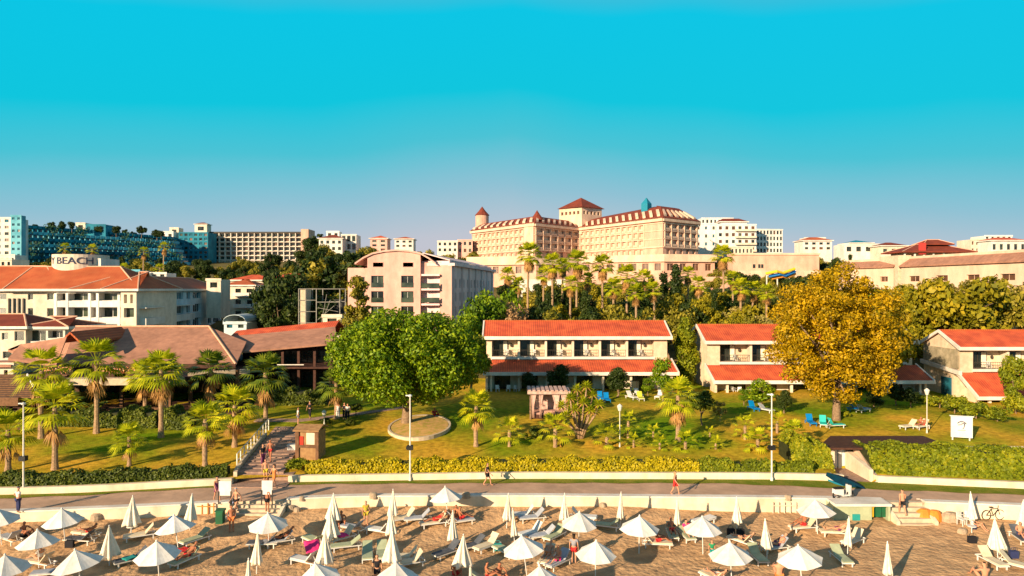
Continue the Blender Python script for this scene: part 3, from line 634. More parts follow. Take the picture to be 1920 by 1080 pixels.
# ------------------------------------------------------------------ villas
def villa(X0, X1, Yu, zg, zf, ze, zr, zl, nb, label, left_gable=False, wl=.7, wr=1.7, lowext=.5):
    t = thing('villa', ((X0+X1)/2, Yu, zg), label, 'villa', 'red-roofed villas behind the lawn')
    Yb = Yu+7.5; Yr = Yu+3.6; Yl = Yu-3.6; rec = 1.3
    L_ = X1-X0; u0 = wl; u1 = L_-wr; bw = (u1-u0)/nb
    fr = (X0, Yu, 0, 0)
    # upper walls
    mb = MB(); mb.box(X0, X1, Yu+rec, Yb, zg-1, ze-.02); 
    mb.box(X0, X0+wl, Yu, Yu+rec-.004, zf-.9, ze-.02); mb.box(X1-wr, X1, Yu, Yu+rec-.004, zf-.9, ze-.02)
    for sx, xx in ((0, X0), (1, X1)):   # gable triangles
        xa, xb_ = (xx+.003, xx+.25) if sx == 0 else (xx-.25, xx-.003)
        y_lo, y_hi = Yu+.02, Yb-.02
        mb.prism([(xa, y_lo), (xb_, y_lo), (xb_, y_hi), (xa, y_hi)], ze-.3, ze-.022)
        i = [mb.P((x, y, z)) for x in (xa, xb_) for (y, z) in ((Yu, ze-.02), (Yb, ze-.02), (Yr, zr-.25))]
        mb.face((i[0], i[2], i[1])); mb.face((i[3], i[4], i[5])); mb.face((i[0], i[3], i[5], i[2])); mb.face((i[2], i[5], i[4], i[1]))
    mb.build('wall', M['villawall'], t)
    # ground floor wall and side wing walls under the lower roof
    mb = MB(); gy = Yu-1.2
    ops = []
    for k in range(nb): ops.append((u0+k*bw+.35, u0+(k+1)*bw-1.1, zg+.05, zg+2.15))
    mm = MB().at(X0, gy, 0, 0); facade(mm, L_, zg-1, (zf-.42)-((zf-.42)-zl)*1.2/3.6-.2, ops, .25)
    mm.build('ground_floor_wall', M['cream'], t)
    for o in ops: window(t, (X0, gy, 0, 0), *o, .22, 'glass', 'frame', 3, 'patio_door')
    mb = MB()
    for xx in (X0-.0, X1-.3):
        i = [mb.P((x, y, z)) for x in (xx, xx+.3) for (y, z) in ((gy-.002, zg-1), (Yl+.5, zg-1), (Yl+.5, zl-.25), (gy-.002, zf-.95-(zf-.6-zl)*.33))]
        mb.face(i[:4]); mb.face(i[4:][::-1]); mb.face((i[1], i[5], i[6], i[2])); mb.face((i[3], i[2], i[6], i[7]))
    mb.build('side_wall', M['villawall'], t)
    mb = MB()
    for k in range(nb+1):
        x = X0+u0+k*bw; mb.box(x-.13, x+.13, Yl+.5, Yl+.8, zg-.8, zl-.22)
    mb.build('porch_posts', M['cream'], t)
    mb = MB(); mb.box(X0, X1, Yl-.4, gy-.003, zg-1, zg+.04); mb.build('terrace', M['kerb'], t)
    # slab, dividers
    mb = MB(); mb.box(X0+wl-.1, X1-wr+.1, Yu-.1, Yu+rec-.01, zf-.32, zf); mb.build('balcony_slab', M['trim'], t)
    for k in range(1, nb):
        mb = MB(); x = X0+u0+k*bw; mb.box(x-.14, x+.14, Yu-.04, Yu+rec-.008, zf+.003, ze-.02); mb.build('divider_wall', M['cream'], t)
    for k in range(nb):
        a = u0+k*bw+.22; w_ = window(t, fr, a, a+bw*.52, zf+.05, zf+2.05, rec-.12, 'glass', 'frame', 2, 'balcony_door')
        cu = MB(); ww_ = bw*.16   # curtain inside the door leaf
        cu.box(X0+a+bw*.52-ww_, X0+a+bw*.52-.06, Yu+rec-.175, Yu+rec-.172, zf+.12, zf+1.98); cu.build('curtain', M['canvas2'], t)
        lb = MB(); x = X0+u0+k*bw+bw*.72; lb.lathe([(.06, 0), (.17, .12), (.17, .36), (.05, .5)], 8, (x, Yu+rec-.18, zf+1.15)); lb.build('wall_lantern', M['frame'], t)
        rl = MB(); xa, xb_ = X0+u0+k*bw+.17, X0+u0+(k+1)*bw-.17
        rl.box(xa, xb_, Yu+.0, Yu+.05, zf+.82, zf+.88); rl.box(xa, xb_, Yu+.0, Yu+.05, zf+.06, zf+.10)
        nn = int((xb_-xa)/.22)
        for j in range(nn+1):
            x = xa+(xb_-xa-.025)*j/nn; rl.box(x, x+.025, Yu+.012, Yu+.037, zf+.101, zf+.818)
        rl.build('balcony_railing', M['frame'], t)
    # roofs
    e_ = .35; sl = (zr-ze)/(Yr-(Yu-.6))
    mb = MB(); mb.slab([(X0-e_, Yu-.6, ze), (X1+e_, Yu-.6, ze), (X1+e_, Yr, zr), (X0-e_, Yr, zr)], .12); mb.slab([(X1+e_, Yb+.5, ze-.1), (X0-e_, Yb+.5, ze-.1), (X0-e_, Yr+.002, zr), (X1+e_, Yr+.002, zr)], .12)
    rf = mb.build('roof', M['tile'], t)
    mb = MB(); mb.tube([(X0-e_, Yr, zr+.02), (X1+e_, Yr, zr+.02)], .13, 6); mb.build('ridge_tiles', M['tile2'], rf)
    mb = MB(); mb.box(X0-e_-.2, X1+e_+.2, Yu-.72, Yu-.605, ze-.36, ze+.06)
    for xx in (X0-e_-.2, X1+e_+.02):
        mb.prism([(xx, Yu-.6), (xx+.18, Yu-.6), (xx+.18, Yr), (xx, Yr)], [ze-.36, ze-.36, zr-.25, zr-.25], [ze+.1, ze+.1, zr+.12, zr+.12])
        mb.prism([(xx, Yr+.002), (xx+.18, Yr+.002), (xx+.18, Yb+.5), (xx, Yb+.5)], [zr-.25, zr-.25, ze-.45, ze-.45], [zr+.12, zr+.12, ze, ze])
    mb.box(X0-e_, X1+e_, Yu-.6, Yu-.02, ze-.36, ze-.20)
    mb.build('fascia', M['trim'], t)
    zt2 = zf-.42; a0, a1 = X0-.1, X1+lowext
    mb = MB(); mb.slab([(a0, Yl, zl), (a1, Yl, zl), (a1, Yu-.02, zt2), (a0, Yu-.02, zt2)], .12); mb.build('lower_roof', M['tile'], t)
    mb = MB(); mb.box(a0-.2, a1+.2, Yl-.12, Yl-.005, zl-.36, zl+.06); mb.box(a0, a1, Yl, Yl+.5, zl-.36, zl-.22)
    for xx in (a0-.2, a1+.02): mb.prism([(xx, Yl), (xx+.18, Yl), (xx+.18, Yu+.3), (xx, Yu+.3)], [zl-.36, zl-.36, zt2-.3, zt2-.3], [zl+.12, zl+.12, zt2+.2, zt2+.2])
    mb.build('lower_fascia', M['trim'], t)
    return t
vA = villa(-3.3, 20.0, 88, 3.05, 7.15, 9.75, 11.55, 5.55, 6, 'red-roofed two-storey villa in the centre with six balconies in view')
vB = villa(24.9, 51.0, 87, 2.9, 6.6, 9.25, 11.1, 4.65, 6, 'red-roofed villa half hidden behind the golden yellow tree', wl=1.6, wr=.8)
vC = villa(55.8, 80, 85, 1.9, 5.9, 8.65, 10.5, 3.0, 5, 'red-roofed villa with rubble stone gable cut by the right edge', wl=1.6, wr=.8)
mb = MB(); mb.box(55.60, 55.79, 85.2, 92.3, 5.9, 8.3); mb.build('gable_stonework', M['stone'], vC)
mb = MB(); mb.prism([(55.35, 84.6), (55.79, 84.6), (55.79, 92.6), (55.35, 92.6)], [5.2, 5.2, 5.9, 5.9], [5.7, 5.7, 6.4, 6.4]); mb.build('gable_band', M['trim'], vC)
mb = MB(); mb.box(55.68, 55.79, 86.6, 88.6, 2.2, 4.6); mb.build('side_window', [M['glassb']], vC)
# ------------------------------------------------------------------ white and orange hotel with the rooftop drum (left)
t = thing('seaside_hotel', (-75, 118, 5), 'long white hotel with orange hipped roofs and a lettered rooftop drum, far left', 'hotel')
def hotel_wing(fr, L_, ops, z0, z1, depth, wall, glass, th=.9, pieces=True, nm=3, wname='window', u0=0):
    mb = MB().at(*fr); facade(mb, L_, z0, z1, ops, th)
    mb.poly((u0, 0, z0), (u0, 0, z1), (u0, depth, z1), (u0, depth, z0)); mb.poly((L_, 0, z0), (L_, depth, z0), (L_, depth, z1), (L_, 0, z1)); mb.poly((u0, depth, z0), (u0, depth, z1), (L_, depth, z1), (L_, depth, z0))
    mb.poly((u0, 0, z1), (L_, 0, z1), (L_, depth, z1), (u0, depth, z1)); mb.build('wall', M[wall], t)
    for k, o in enumerate(ops): window(t, fr, *o, th-.03, glass if not isinstance(glass, (list, tuple)) else glass[k % len(glass)], 'white' if wall != 'hotelc' else 'frame', max(1, int((o[1]-o[0])/1.1)), wname)
EAVE = 15.45; FLZ = [(13.85, 15.1), (10.95, 12.6), (8.0, 9.6), (5.0, 6.6)]
x105, x265, x225 = XX(105, 118), XX(264, 118), XX(226, 116.5)
# block 1 (far left, cream sunlit front)
xl = -118
fr1 = (xl, 118.6, 0, 0); L1 = x105-xl
ops = []
for za, zb in FLZ:
    for c0, c1 in ((0, 12), (52, 62), (88, 100)):
        ops.append((XX(c0 if c0 else -40, 118.6)-xl, XX(c1, 118.6)-xl, za+.1, zb-.1))
    for c in (-60, -80, -110): ops.append((XX(c, 118.6)-xl, XX(c+10, 118.6)-xl, za+.1, zb-.1))
ops = [o for o in ops if 0 < o[0] < o[1] < L1 and not (o[0] < 5)]
hotel_wing(fr1, L1, ops, 2, EAVE, 13, 'cream', ['glassg', 'glass'], .3)
# tall stair-glazing strip on block 1
mb = MB(); 
for k in range(4): mb.box(XX(16+k*9, 118.5), XX(18.5+k*9, 118.5), 118.35, 118.55, 9.3, 14.2)
mb.build('wall_fins', M['frame'], t)
# block 2: loggias
fr2 = (x105+.02, 118, 0, 0); L2 = x225-x105
ops = []
for za, zb in FLZ:
    for c0, c1 in ((108, 123), (130, 165), (172, 181), (187, 221)): ops.append((XX(c0, 118)-x105, XX(c1, 118)-x105, za, zb))
hotel_wing(fr2, L2, ops, 2, EAVE-.003, 13, 'hotelwhite', ['glass', 'glassg', 'glass', 'glassg'], 1.3)
mb = MB()
for c in (105.5, 127, 169, 184, 224): mb.box(XX(c, 117.8)-.22, XX(c, 117.8)+.22, 117.55, 117.99, 2, EAVE-.36)
mb.build('pillars', M['white'], t)
mb = MB()
for z in (13.8, 10.9, 7.95): mb.box(x105, x225, 117.62, 117.985, z-1.1, z); 
mb.build('balcony_parapets', M['white'], t)
# corner bay
fr3 = (x225, 116.6, 0, 0); L3 = x265-x225
ops = [(XX(232, 116.6)-x225, XX(238, 116.6)-x225, 13.4, 14.9), (XX(244, 116.6)-x225, XX(249, 116.6)-x225, 13.4, 14.9)]+[(.5, L3-.4, za, zb) for za, zb in FLZ[1:]]
hotel_wing(fr3, L3, ops, 2, EAVE-.006, 14, 'cream', ['glassg'], .8)
# receding shaded wing
dx = XX(415, 165)-x265; dy = 165-116.6; LL = math.hypot(dx, dy); ang = math.atan2(dy, dx)
fr4 = (x265+.01, 116.6, 0, ang); ops = []
for fi, (za, zb) in enumerate(FLZ):
    for pc, w_ in ((288, 1.5), (306, 1.5), (319, 3.0), (336, 4.5), (353, 2.0), (369, 5.0), (381, 5.0), (393, 2.5), (406, 5.5)):
        if fi and pc in (306,): continue
        kx = (pc-960)/F; # intersection of sight line with wing plane
        # (x265 + s*cx)= kx*(116.6+s*cy)
        cx_, cy_ = math.cos(ang), math.sin(ang); s_ = (kx*116.6-x265)/(cx_-kx*cy_)
        ops.append((s_-w_/2, s_+w_/2, za-.1, zb))
ops = [o for o in ops if o[0] > .3 and o[1] < LL-.3]; ops.sort(); good = []
for o in ops:
    if all(not (abs(o[2]-g[2]) < .3 and o[0] < g[1]+.2) for g in good): good.append(o)
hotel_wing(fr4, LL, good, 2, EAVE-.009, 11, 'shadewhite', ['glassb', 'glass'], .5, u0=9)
mb = MB().at(*fr4); mb.box(1, 26, -1.2, -.01, 9.5, 10.75); mb.box(1, 26, -1.2, -.01, 12.45, 12.65) ; mb.build('wing_balcony', M['hotelwhite'], t)
hip_roof(t, (0, 0, 0, 0), xl, x105, 118.6, 131.6, EAVE+.34, 20.0, .8, 'tile2', gl=True)
hip_roof(t, (0, 0, 0, 0), x105-8, x225+2, 118.0, 131.5, EAVE+.36, 19.9, .7, 'tile2', gl=False)
hip_roof(t, (0, 0, 0, 0), x225-2.5, x265, 116.6, 131.0, EAVE+.38, 18.9, .6, 'tile2', inset=4)
hip_roof(t, (x265, 116.6, 0, ang), 2, LL, 0, 11, EAVE+.33, 18.3, .6, 'tile2', inset=5, fmat='white')
# drum with letters
dy0 = 127; cxd = XX(150, dy0); r_d = 5.2
mb = MB(); z0d, z1d = 17.0, ZZ(478, dy0)
mb.lathe([(4.6, z0d), (4.6, z1d-.01), (4.4, z1d)], 40, (cxd-.4, dy0+1, 0)); mb.build('sign_drum', M['cream'], t, smooth=False)
mb = MB(); mb.box(cxd+1.5, XX(195, dy0), dy0-1, dy0+5, z0d, ZZ(485, dy0)); mb.build('tower_side', M['hotelwhite'], t)
def text_mesh(s, size, ext=.04):
    cu = bpy.data.curves.new('lettering', 'FONT'); cu.body = s; cu.size = size; cu.extrude = ext; cu.align_x = 'CENTER'; cu.resolution_u = 3
    o = bpy.data.objects.new('lettering', cu); C.objects.link(o); dg = bpy.context.evaluated_depsgraph_get(); me = bpy.data.meshes.new_from_object(o.evaluated_get(dg)); bpy.data.objects.remove(o); return me
me = text_mesh("Y BEACH", 1.75); me.materials.clear(); me.materials.append(M['bluepl'] if 0 else pm('navy_letters', (.03, .05, .10), (.04, .06, .12)))
zl_ = ZZ(494, 122)
for v in me.vertices:
    a = v.co.x*1.18/4.66+.12; rr = 4.66-v.co.z-.0; y_ = v.co.y
    v.co = Vector((cxd-.4+math.sin(a)*rr, dy0+1-math.cos(a)*rr, zl_+y_-.0))-root_org(t)
link(bpy.data.objects.new('lettering', me), t)
# lower annex in front, far left
x0_, x1_ = -95, XX(97, 104)
t = thing('hotel_annex', (-80, 104, 3), 'lower hotel wing with hipped brown roof in front of the white hotel, far left', 'building')
Z = lambda y: ZZ(y, 104)
def win_px(px0, px1, y0, y1, Y, x_off): return (XX(px0, Y)-x_off, XX(px1, Y)-x_off, ZZ(y1, Y), ZZ(y0, Y))
o1 = [win_px(3, 15, 624, 637, 104, x0_), win_px(27, 45, 621, 639, 104, x0_), win_px(5, 22, 659, 672, 104, x0_), win_px(30, 45, 659, 672, 104, x0_)]
hotel_wing((x0_, 104, 0, 0), XX(48, 104)-x0_, o1, 1, Z(614), 9, 'cream', ['glassg', 'glass'], .3)
xs_ = XX(48.5, 104.5); o2 = [win_px(51, 86, 620, 640, 104.5, xs_), win_px(90, 118, 620, 634, 104.5, xs_), win_px(51, 86, 655, 675, 104.5, xs_)]
hotel_wing((xs_, 104.5, 0, 0), XX(122, 104.5)-xs_, o2, 1, Z(615), 9, 'hotelwhite', ['glassg', 'glass'], 1.0)
hip_roof(t, (0, 0, 0, 0), x0_, XX(48, 104), 104, 113, Z(612), Z(597)+.5, .6, 'tile3', inset=4)
hip_roof(t, (0, 0, 0, 0), XX(40, 104), XX(122, 104), 104.5, 113, Z(613), Z(602)+.5, .5, 'tile3', inset=6)
# ------------------------------------------------------------------ houses between (x 415-590)
t, fr, LL = house(415, 478, 537, 600, 172, 'cream apartment house with dark balconies right of the white hotel', 'cream', 'tile2', 1.6, 3, 3, 10, wh=.6, name='apartment_house', cat='building')
mb = MB()
for k in range(3): z = ZZ(600, 172)+k*2.85+.2; mb.box(XX(440, 172), XX(474, 172), 170.8, 171.98, z, z+.25); mb.box(XX(440, 172), XX(474, 172), 170.8, 170.86, z+.254, z+1.0)
mb.build('balcony', M['trim'], t)
house(478, 545, 545, 600, 182, 'pale house with red roof half hidden by dark trees near the scaffold', 'hotelwhite', 'tile2', 2.0, 2, 4, 10)
house(432, 505, 527, 545, 200, 'house with low orange roof above the apartment house', 'cream', 'tile', 1.6, 1, 4, 9)
house(505, 592, 524, 548, 205, 'white house with red roof left of the pink block', 'hotelwhite', 'tile', 1.6, 1, 5, 9)
house(387, 414, 524, 545, 150, 'small cream rooftop house at the end of the white hotel', 'cream', None, 1, 1, 1, 5)
# ------------------------------------------------------------------ pink apartment block
Yp = 142
t = thing('apartment_block', (XX(750, Yp), Yp, 3), 'pink apartment block with curved gable roof behind the huge green tree', 'apartment block')
xa = XX(650, Yp); xm0, xm1 = XX(690, Yp), XX(789, Yp); xe = XX(847, Yp)
def op(px0, px1, y0, y1, x_off, Y=Yp): return win_px(px0, px1, y0, y1, Y, x_off)
# left wing
ops = [op(668, 682, 519, 541, xa), op(668, 682, 546, 568, xa), op(668, 682, 575, 596, xa)]
hotel_wing((xa, Yp+1, 0, 0), xm0-xa, ops, 0, ZZ(502, Yp), 14, 'pink', ['glass'], .3)
# central bay
ops = []
for a, b in ((697, 720), (753, 776)):
    ops += [op(a, b, 517, 538, xm0), op(a, b, 546, 565.5, xm0), op(a, b, 574, 593, xm0)]
fr = (xm0, Yp-.6, 0, 0); hotel_wing(fr, xm1-xm0, ops, 0, ZZ(482, Yp), 15, 'pink', ['glassg', 'glass'], .5)
for a, b in ((700, 720), (756, 776)): window(t, fr, *op(a, b, 492, 501, xm0), -.0, 'pinkshade' if 0 else 'glassr', 'pink', 1)
for a, b in ((697, 720), (753, 776)):
    for y0 in (530, 558, 586): mb = MB(); mb.box(XX(a, Yp), XX(b, Yp), Yp-.66, Yp-.62, ZZ(y0+9, Yp), ZZ(y0, Yp)); mb.build('glass_balustrade', M['glassg'], t)
# right balcony bay
ops = []
xr_ = xm1+.02
for y0 in (519, 546, 573): ops.append(op(793, 824, y0, y0+22, xr_))
hotel_wing((xr_, Yp+.3, 0, 0), XX(826, Yp)-xr_, ops, 0, ZZ(492, Yp), 14, 'pink', ['glassg'], 1.3)
for y0 in (514, 541, 569): mb = MB(); mb.box(XX(791, Yp), XX(825, Yp), Yp-.9, Yp+.28, ZZ(y0+3.5, Yp), ZZ(y0, Yp)); mb.build('balcony_slab', M['pinkshade'], t)
for y0 in (533, 560, 588): mb = MB(); mb.box(XX(791, Yp), XX(825, Yp), Yp-.9, Yp-.84, ZZ(y0+7, Yp), ZZ(y0-2, Yp)); mb.build('glass_balustrade', M['glassg'], t)
hotel_wing((XX(826, Yp)+.02, Yp-.3, 0, 0), xe-XX(826, Yp), [], 0, ZZ(497, Yp), 14, 'pink', ['glass'], .3)
# long shaded side
Yend = 196; xend = XX(925, Yend); dx, dy = xend-xe, Yend-(Yp+.2); LL = math.hypot(dx, dy); an = math.atan2(dy, dx); frs = (xe+.05, Yp+.2, 0, an)
ops = []
for k in range(12):
    u = 3+k*4.3
    if u+1.5 > LL: break
    for z0 in (ZZ(520, Yp)-2.2, ZZ(546, Yp)-2.2, ZZ(573, Yp)-2.2): ops.append((u, u+1.2, z0, z0+1.9))
hotel_wing(frs, LL, ops, 0, 20.6, 12, 'pinkshade', ['glassb'], .3)
mb = MB().at(*frs)
for k in range(7): u = 1+k*8.2; mb.box(u, u+.35, -.35, -.004, 0, 20.6)
mb.build('pilasters', M['pinkshade'], t)
# roofs: curved gable
mb = MB(); arc = [(667, 493), (683, 482), (700, 474), (722, 469.5), (745, 468), (768, 469.5), (789, 474), (805, 483), (818, 493)]
for (a, b), (c_, d_) in zip(arc, arc[1:]):
    p, q = XX(a, Yp), XX(c_, Yp); z1_, z2_ = ZZ(b, Yp), ZZ(d_, Yp)
    mb.prism([(p, Yp-1.0), (q, Yp-1.0), (q, Yp+15), (p, Yp+15)], [z1_-.35, z2_-.35, z2_-.35, z1_-.35], [z1_, z2_, z2_, z1_])
mb.build('curved_roof', M['pink'], t)
mb = MB(); pts = [(XX(a, Yp), ZZ(b, Yp)-.36) for a, b in arc if 690 <= a <= 790]; pts = [(xm0, pts[0][1]-.45)]+pts+[(xm1, pts[-1][1]-.3)]
i0 = [mb.P((x, Yp-.6, z)) for x, z in pts]+[mb.P((xm1, Yp-.6, ZZ(482, Yp)+.003)), mb.P((xm0, Yp-.6, ZZ(482, Yp)+.003))]; mb.face(i0[::-1]); mb.build('gable_wall', M['pink'], t)
mb = MB().at(*frs); mb.box(-.6, LL+.4, -.7, 12.5, 20.62, 21.2); mb.slab([(0, .5, 21.9), (LL, .5, 21.9), (LL, 6, 23.4), (0, 6, 23.4)], .2); mb.slab([(0, 12, 21.5), (0, 6.02, 23.4), (LL, 6.02, 23.4), (LL, 12, 21.5)], .2)
mb.box(.2, LL, .6, 11.5, 21.202, 21.68)
mb.build('roof', M['pinkshade'], t)
# ------------------------------------------------------------------ scaffolding tower behind the restaurant
Ysf = 118
t = thing('scaffold_stage', (XX(600, Ysf), Ysf, 5), 'grey metal scaffold stage frame between dark trees and the pink block', 'scaffolding')
mb = MB(); zb_, zt_ = 4, ZZ(541, Ysf)
for px in (560, 573, 593, 637):
    for yy in (Ysf, Ysf+4): mb.box(XX(px, Ysf)-.07, XX(px, Ysf)+.07, yy, yy+.14, zb_, zt_)
for z in frange(zb_+2, zt_-.1, 2.1):
    mb.box(XX(560, Ysf), XX(593, Ysf), Ysf+.02, Ysf+.12, z, z+.1)
for yy in (Ysf+.01, Ysf+4): mb.box(XX(560, Ysf), XX(637, Ysf), yy, yy+.1, zt_-.12, zt_-.02); mb.box(XX(593, Ysf), XX(637, Ysf), yy, yy+.1, zt_-2.4, zt_-2.28)
for k in range(4): mb.tube([(XX(594, Ysf), Ysf+.2, 6+k*2.2), (XX(612+k*7, Ysf), Ysf+.2, zt_-1-k)], .05, 5)
mb.build('frame', M['steel'], t)
mb = MB(); mb.box(XX(561.5, Ysf), XX(571.5, Ysf), Ysf+.2, Ysf+3.8, zb_, zt_-.2); mb.build('clad_tower', M['kerb'], t)
mb = MB(); mb.box(XX(595, Ysf), XX(635, Ysf), Ysf+4.4, Ysf+5, zb_, ZZ(562, Ysf)); mb.build('stage_backdrop', M['black'], t)
# ------------------------------------------------------------------ pavilion restaurant (left) and its right wing
t = thing('restaurant_pavilion', (XX(300, 78), 78, 3), 'large open restaurant pavilion with pinkish hipped roof behind the left palms', 'restaurant')
xA, xB = XX(120, 79), XX(405, 79)
zr_, ze_ = ZZ(613, 87), ZZ(683, 77)
mb = MB()
mb.slab([(XX(118, 77), 77, ze_), (XX(462, 77)-1.2, 77, ze_+.0), (XX(392, 87), 87, zr_), (XX(142, 87), 87, zr_)], .2)
mb.slab([(XX(462, 77)-1.2, 77, ze_), (XX(462, 84), 84, ze_+2.0), (XX(392, 87), 87, zr_)], .2)
mb.slab([(XX(142, 87), 87.02, zr_), (XX(392, 87), 87.02, zr_), (XX(430, 97), 97, ze_), (XX(100, 97), 97, ze_)], .2)
mb.slab([(XX(462, 84), 84, ze_+2.0), (XX(430, 97), 97, ze_), (XX(392, 87), 87.02, zr_)], .2)
mb.slab([(XX(118, 77)-.02, 77, ze_), (XX(142, 87)-.02, 87, zr_), (XX(100, 97), 97, ze_)], .2)
rf = mb.build('roof', M['shingle'], t)
mb = MB(); mb.tube([(XX(462, 77)-1.2, 77, ze_+.05), (XX(392, 87), 87, zr_+.08)], .12, 5); mb.tube([(XX(142, 87), 87, zr_+.08), (XX(392, 87), 87, zr_+.08)], .12, 5); mb.build('ridge_tiles', M['ridge'], rf)
mb = MB(); mb.box(XX(118, 77), XX(462, 77)-1.2, 76.9, 76.98, ze_-.45, ze_+.05); mb.build('fascia', M['brown'], t)
# small gable (orange) left
gy = 76; mb = MB(); gx0, gx1, gxm = XX(28, gy), XX(166, gy), XX(131, gy)
mb.slab([(XX(112, gy), gy, ZZ(640, gy)), (gxm, gy, ZZ(622, gy)), (gxm, gy+10, ZZ(622, gy)+.0), (XX(112, gy), gy+10, ZZ(640, gy))], .25)
mb.slab([(gxm+.02, gy, ZZ(622, gy)), (XX(152, gy), gy, ZZ(642, gy)), (XX(152, gy), gy+10, ZZ(642, gy)), (gxm+.02, gy+10, ZZ(622, gy))], .25)
mb.build('dormer_roof', M['tile2'], t)
mb = MB(); mb.slab([(XX(15, gy), gy, ZZ(655, gy)), (XX(40, gy), gy, ZZ(645, gy)), (XX(118, gy), gy, ZZ(676, gy)), (XX(118, gy), gy-1.5, ZZ(683, gy))], .25)
mb.slab([(XX(38, gy), gy, ZZ(646, gy)), (XX(125, gy), gy, ZZ(632, gy)), (XX(128, gy), gy-2, ZZ(680, gy)), (XX(40, gy), gy-2, ZZ(668, gy))], .25); mb.build('side_roof', M['shingle'], t)
# upper terrace with columns
mb = MB(); tz = ZZ(708, 71)
mb.box(XX(60, 79), XX(462, 79), 71.6, 96, tz-.3, tz); mb.build('upper_deck', M['brown'], t)
mb = MB(); mb.prism([(XX(125, 71), 70.2), (XX(350, 72), 71.2), (XX(350, 72), 71.6), (XX(125, 71), 71.6)], [tz-.75]*4, [tz-.05]*4)
mb.prism([(XX(350, 72)+.02, 72.2), (XX(470, 76), 75.2), (XX(470, 76), 75.8), (XX(350, 72)+.02, 72.8)], [tz-.1]*4, [tz+.35]*4); mb.build('awning_edge', M['kerb'], t)
mb = MB()
for px in (135, 180, 228, 272, 318, 357, 400, 445): mb.box(XX(px, 74)-.16, XX(px, 74)+.16, 73.9, 74.2, 2.8, ze_-.2)
mb.build('columns', M['wood'], t)
mb = MB(); mb.box(XX(40, 84), XX(470, 84), 84, 84.3, 2, ze_-.3); mb.build('back_wall', M['brown'], t)
for k, px in enumerate((150, 190, 232, 262, 330, 380, 425)): window(t, (XX(px, 84), 83.9, 0, 0), 0, 1.9, 3.1, 5.4, 0, 'glass', 'brown', 2, 'window')
mb = MB(); mb.box(XX(120, 70), XX(440, 70), 70.4, 84, 2.2, 3.12); mb.build('terrace_floor', M['brown'], t)
mb = MB(); mb.box(XX(205, 70), XX(300, 70), 69.9, 70.38, 2.2, 3.75); mb.build('planter_wall', M['wood'], t)
# right wing
t = thing('restaurant_wing', (XX(540, 84), 84, 3), 'low red-ridged restaurant wing between the pavilion and the huge green tree', 'restaurant')
mb = MB(); e1, e2, r1, r2 = ZZ(659, 82), ZZ(643, 84), ZZ(625, 90), ZZ(608, 92)
mb.slab([(XX(455, 82), 82, e1), (XX(632, 84), 84, e2), (XX(632, 92), 91, r2-.25), (XX(440, 90), 89, r1-.3)], .2); mb.build('roof', M['shingle'], t)
mb = MB(); mb.slab([(XX(438, 90), 89.02, r1-.3), (XX(632, 92), 91.02, r2-.25), (XX(632, 92), 93, r2+.45), (XX(438, 90), 91, r1+.3)], .2); mb.slab([(XX(438, 90), 91.02, r1+.3), (XX(632, 92), 93.02, r2+.45), (XX(632, 92), 99, r2-1.5), (XX(438, 90), 97, r1-1.5)], .2); mb.build('ridge_roof', M['tile'], t)
mb = MB(); mb.box(XX(455, 88), XX(632, 88), 88, 98, 2, e2-.5); mb.build('wall', M['brown'], t)
mb = MB()
for px in (470, 500, 530, 560, 590, 620): mb.box(XX(px, 83.5)-.15, XX(px, 83.5)+.15, 83.4, 83.7, 2.5, e1-.1)
mb.build('columns', M['brown'], t)
for px in (475, 505, 535, 565, 595): window(t, (XX(px, 88), 87.9, 0, 0), 0, 1.6, 3.3, 5.3, 0, 'glass', 'brown', 2); window(t, (XX(px, 88), 87.9, 0, 0), 0, 1.6, 6.4, 8.0, 0, 'glass', 'brown', 2)
mb = MB(); mb.box(XX(455, 82), XX(632, 83.5), 82.8, 87.9, ZZ(688, 83)-.2, ZZ(688, 83)); mb.build('upper_deck', M['brown'], t)
mb = MB(); z_ = ZZ(683, 82.8); mb.box(XX(520, 82.8), XX(570, 82.8), 82.7, 82.78, z_-.1, z_); mb.build('deck_rail', M['metal'], t)
# slatted canopy at the far left
t = thing('slatted_canopy', (XX(20, 66), 66, 3), 'brown slatted timber canopy cut by the left edge above dark shade', 'canopy')
mb = MB(); z0, z1 = ZZ(745, 63), ZZ(706, 70)
for k in range(13):
    f = k/12; y = 63+8*f; z = z0+(z1-z0)*f; mb.box(-62, XX(40, 63)+.4*f*0-2*f+1, y, y+.42, z-.05, z+.05)
mb.build('slats', M['wood'], t)
mb = MB(); mb.box(-62, XX(38, 63), 62.7, 62.98, z0-.75, z0+.02); mb.build('front_beam', M['wood'], t)
mb = MB(); mb.tube([(XX(38, 70), 71, z1+.1), (XX(70, 63), 63, z0+.4)], .12, 5); mb.build('edge_rail', M['white'], t)
mb = MB()
for x in (-58, -52, XX(33, 63)):
    for y in (63.2, 70.6): mb.box(x-.15, x+.15, y, y+.3, 2, z0-.06)
mb.build('posts', M['brown'], t)
mb = MB(); mb.box(-62, XX(40, 72), 71.6, 72, 2, z1-.2); mb.build('back_wall', M['brown'], t)
t, fr, LL = house(-60, 25, 684, 712, 73, 'cream low house with brown roof strip behind the slatted canopy', 'cream', None, 1, 1, 3, 5, ww=.25, wh=.3, name='low_house')
mb = MB(); mb.slab([(-62, 72.4, ZZ(684, 73)), (XX(28, 73), 72.4, ZZ(684, 73)), (XX(28, 75), 75, ZZ(676, 75)), (-62, 75, ZZ(676, 75))], .2); mb.build('roof', M['shingle'], t)
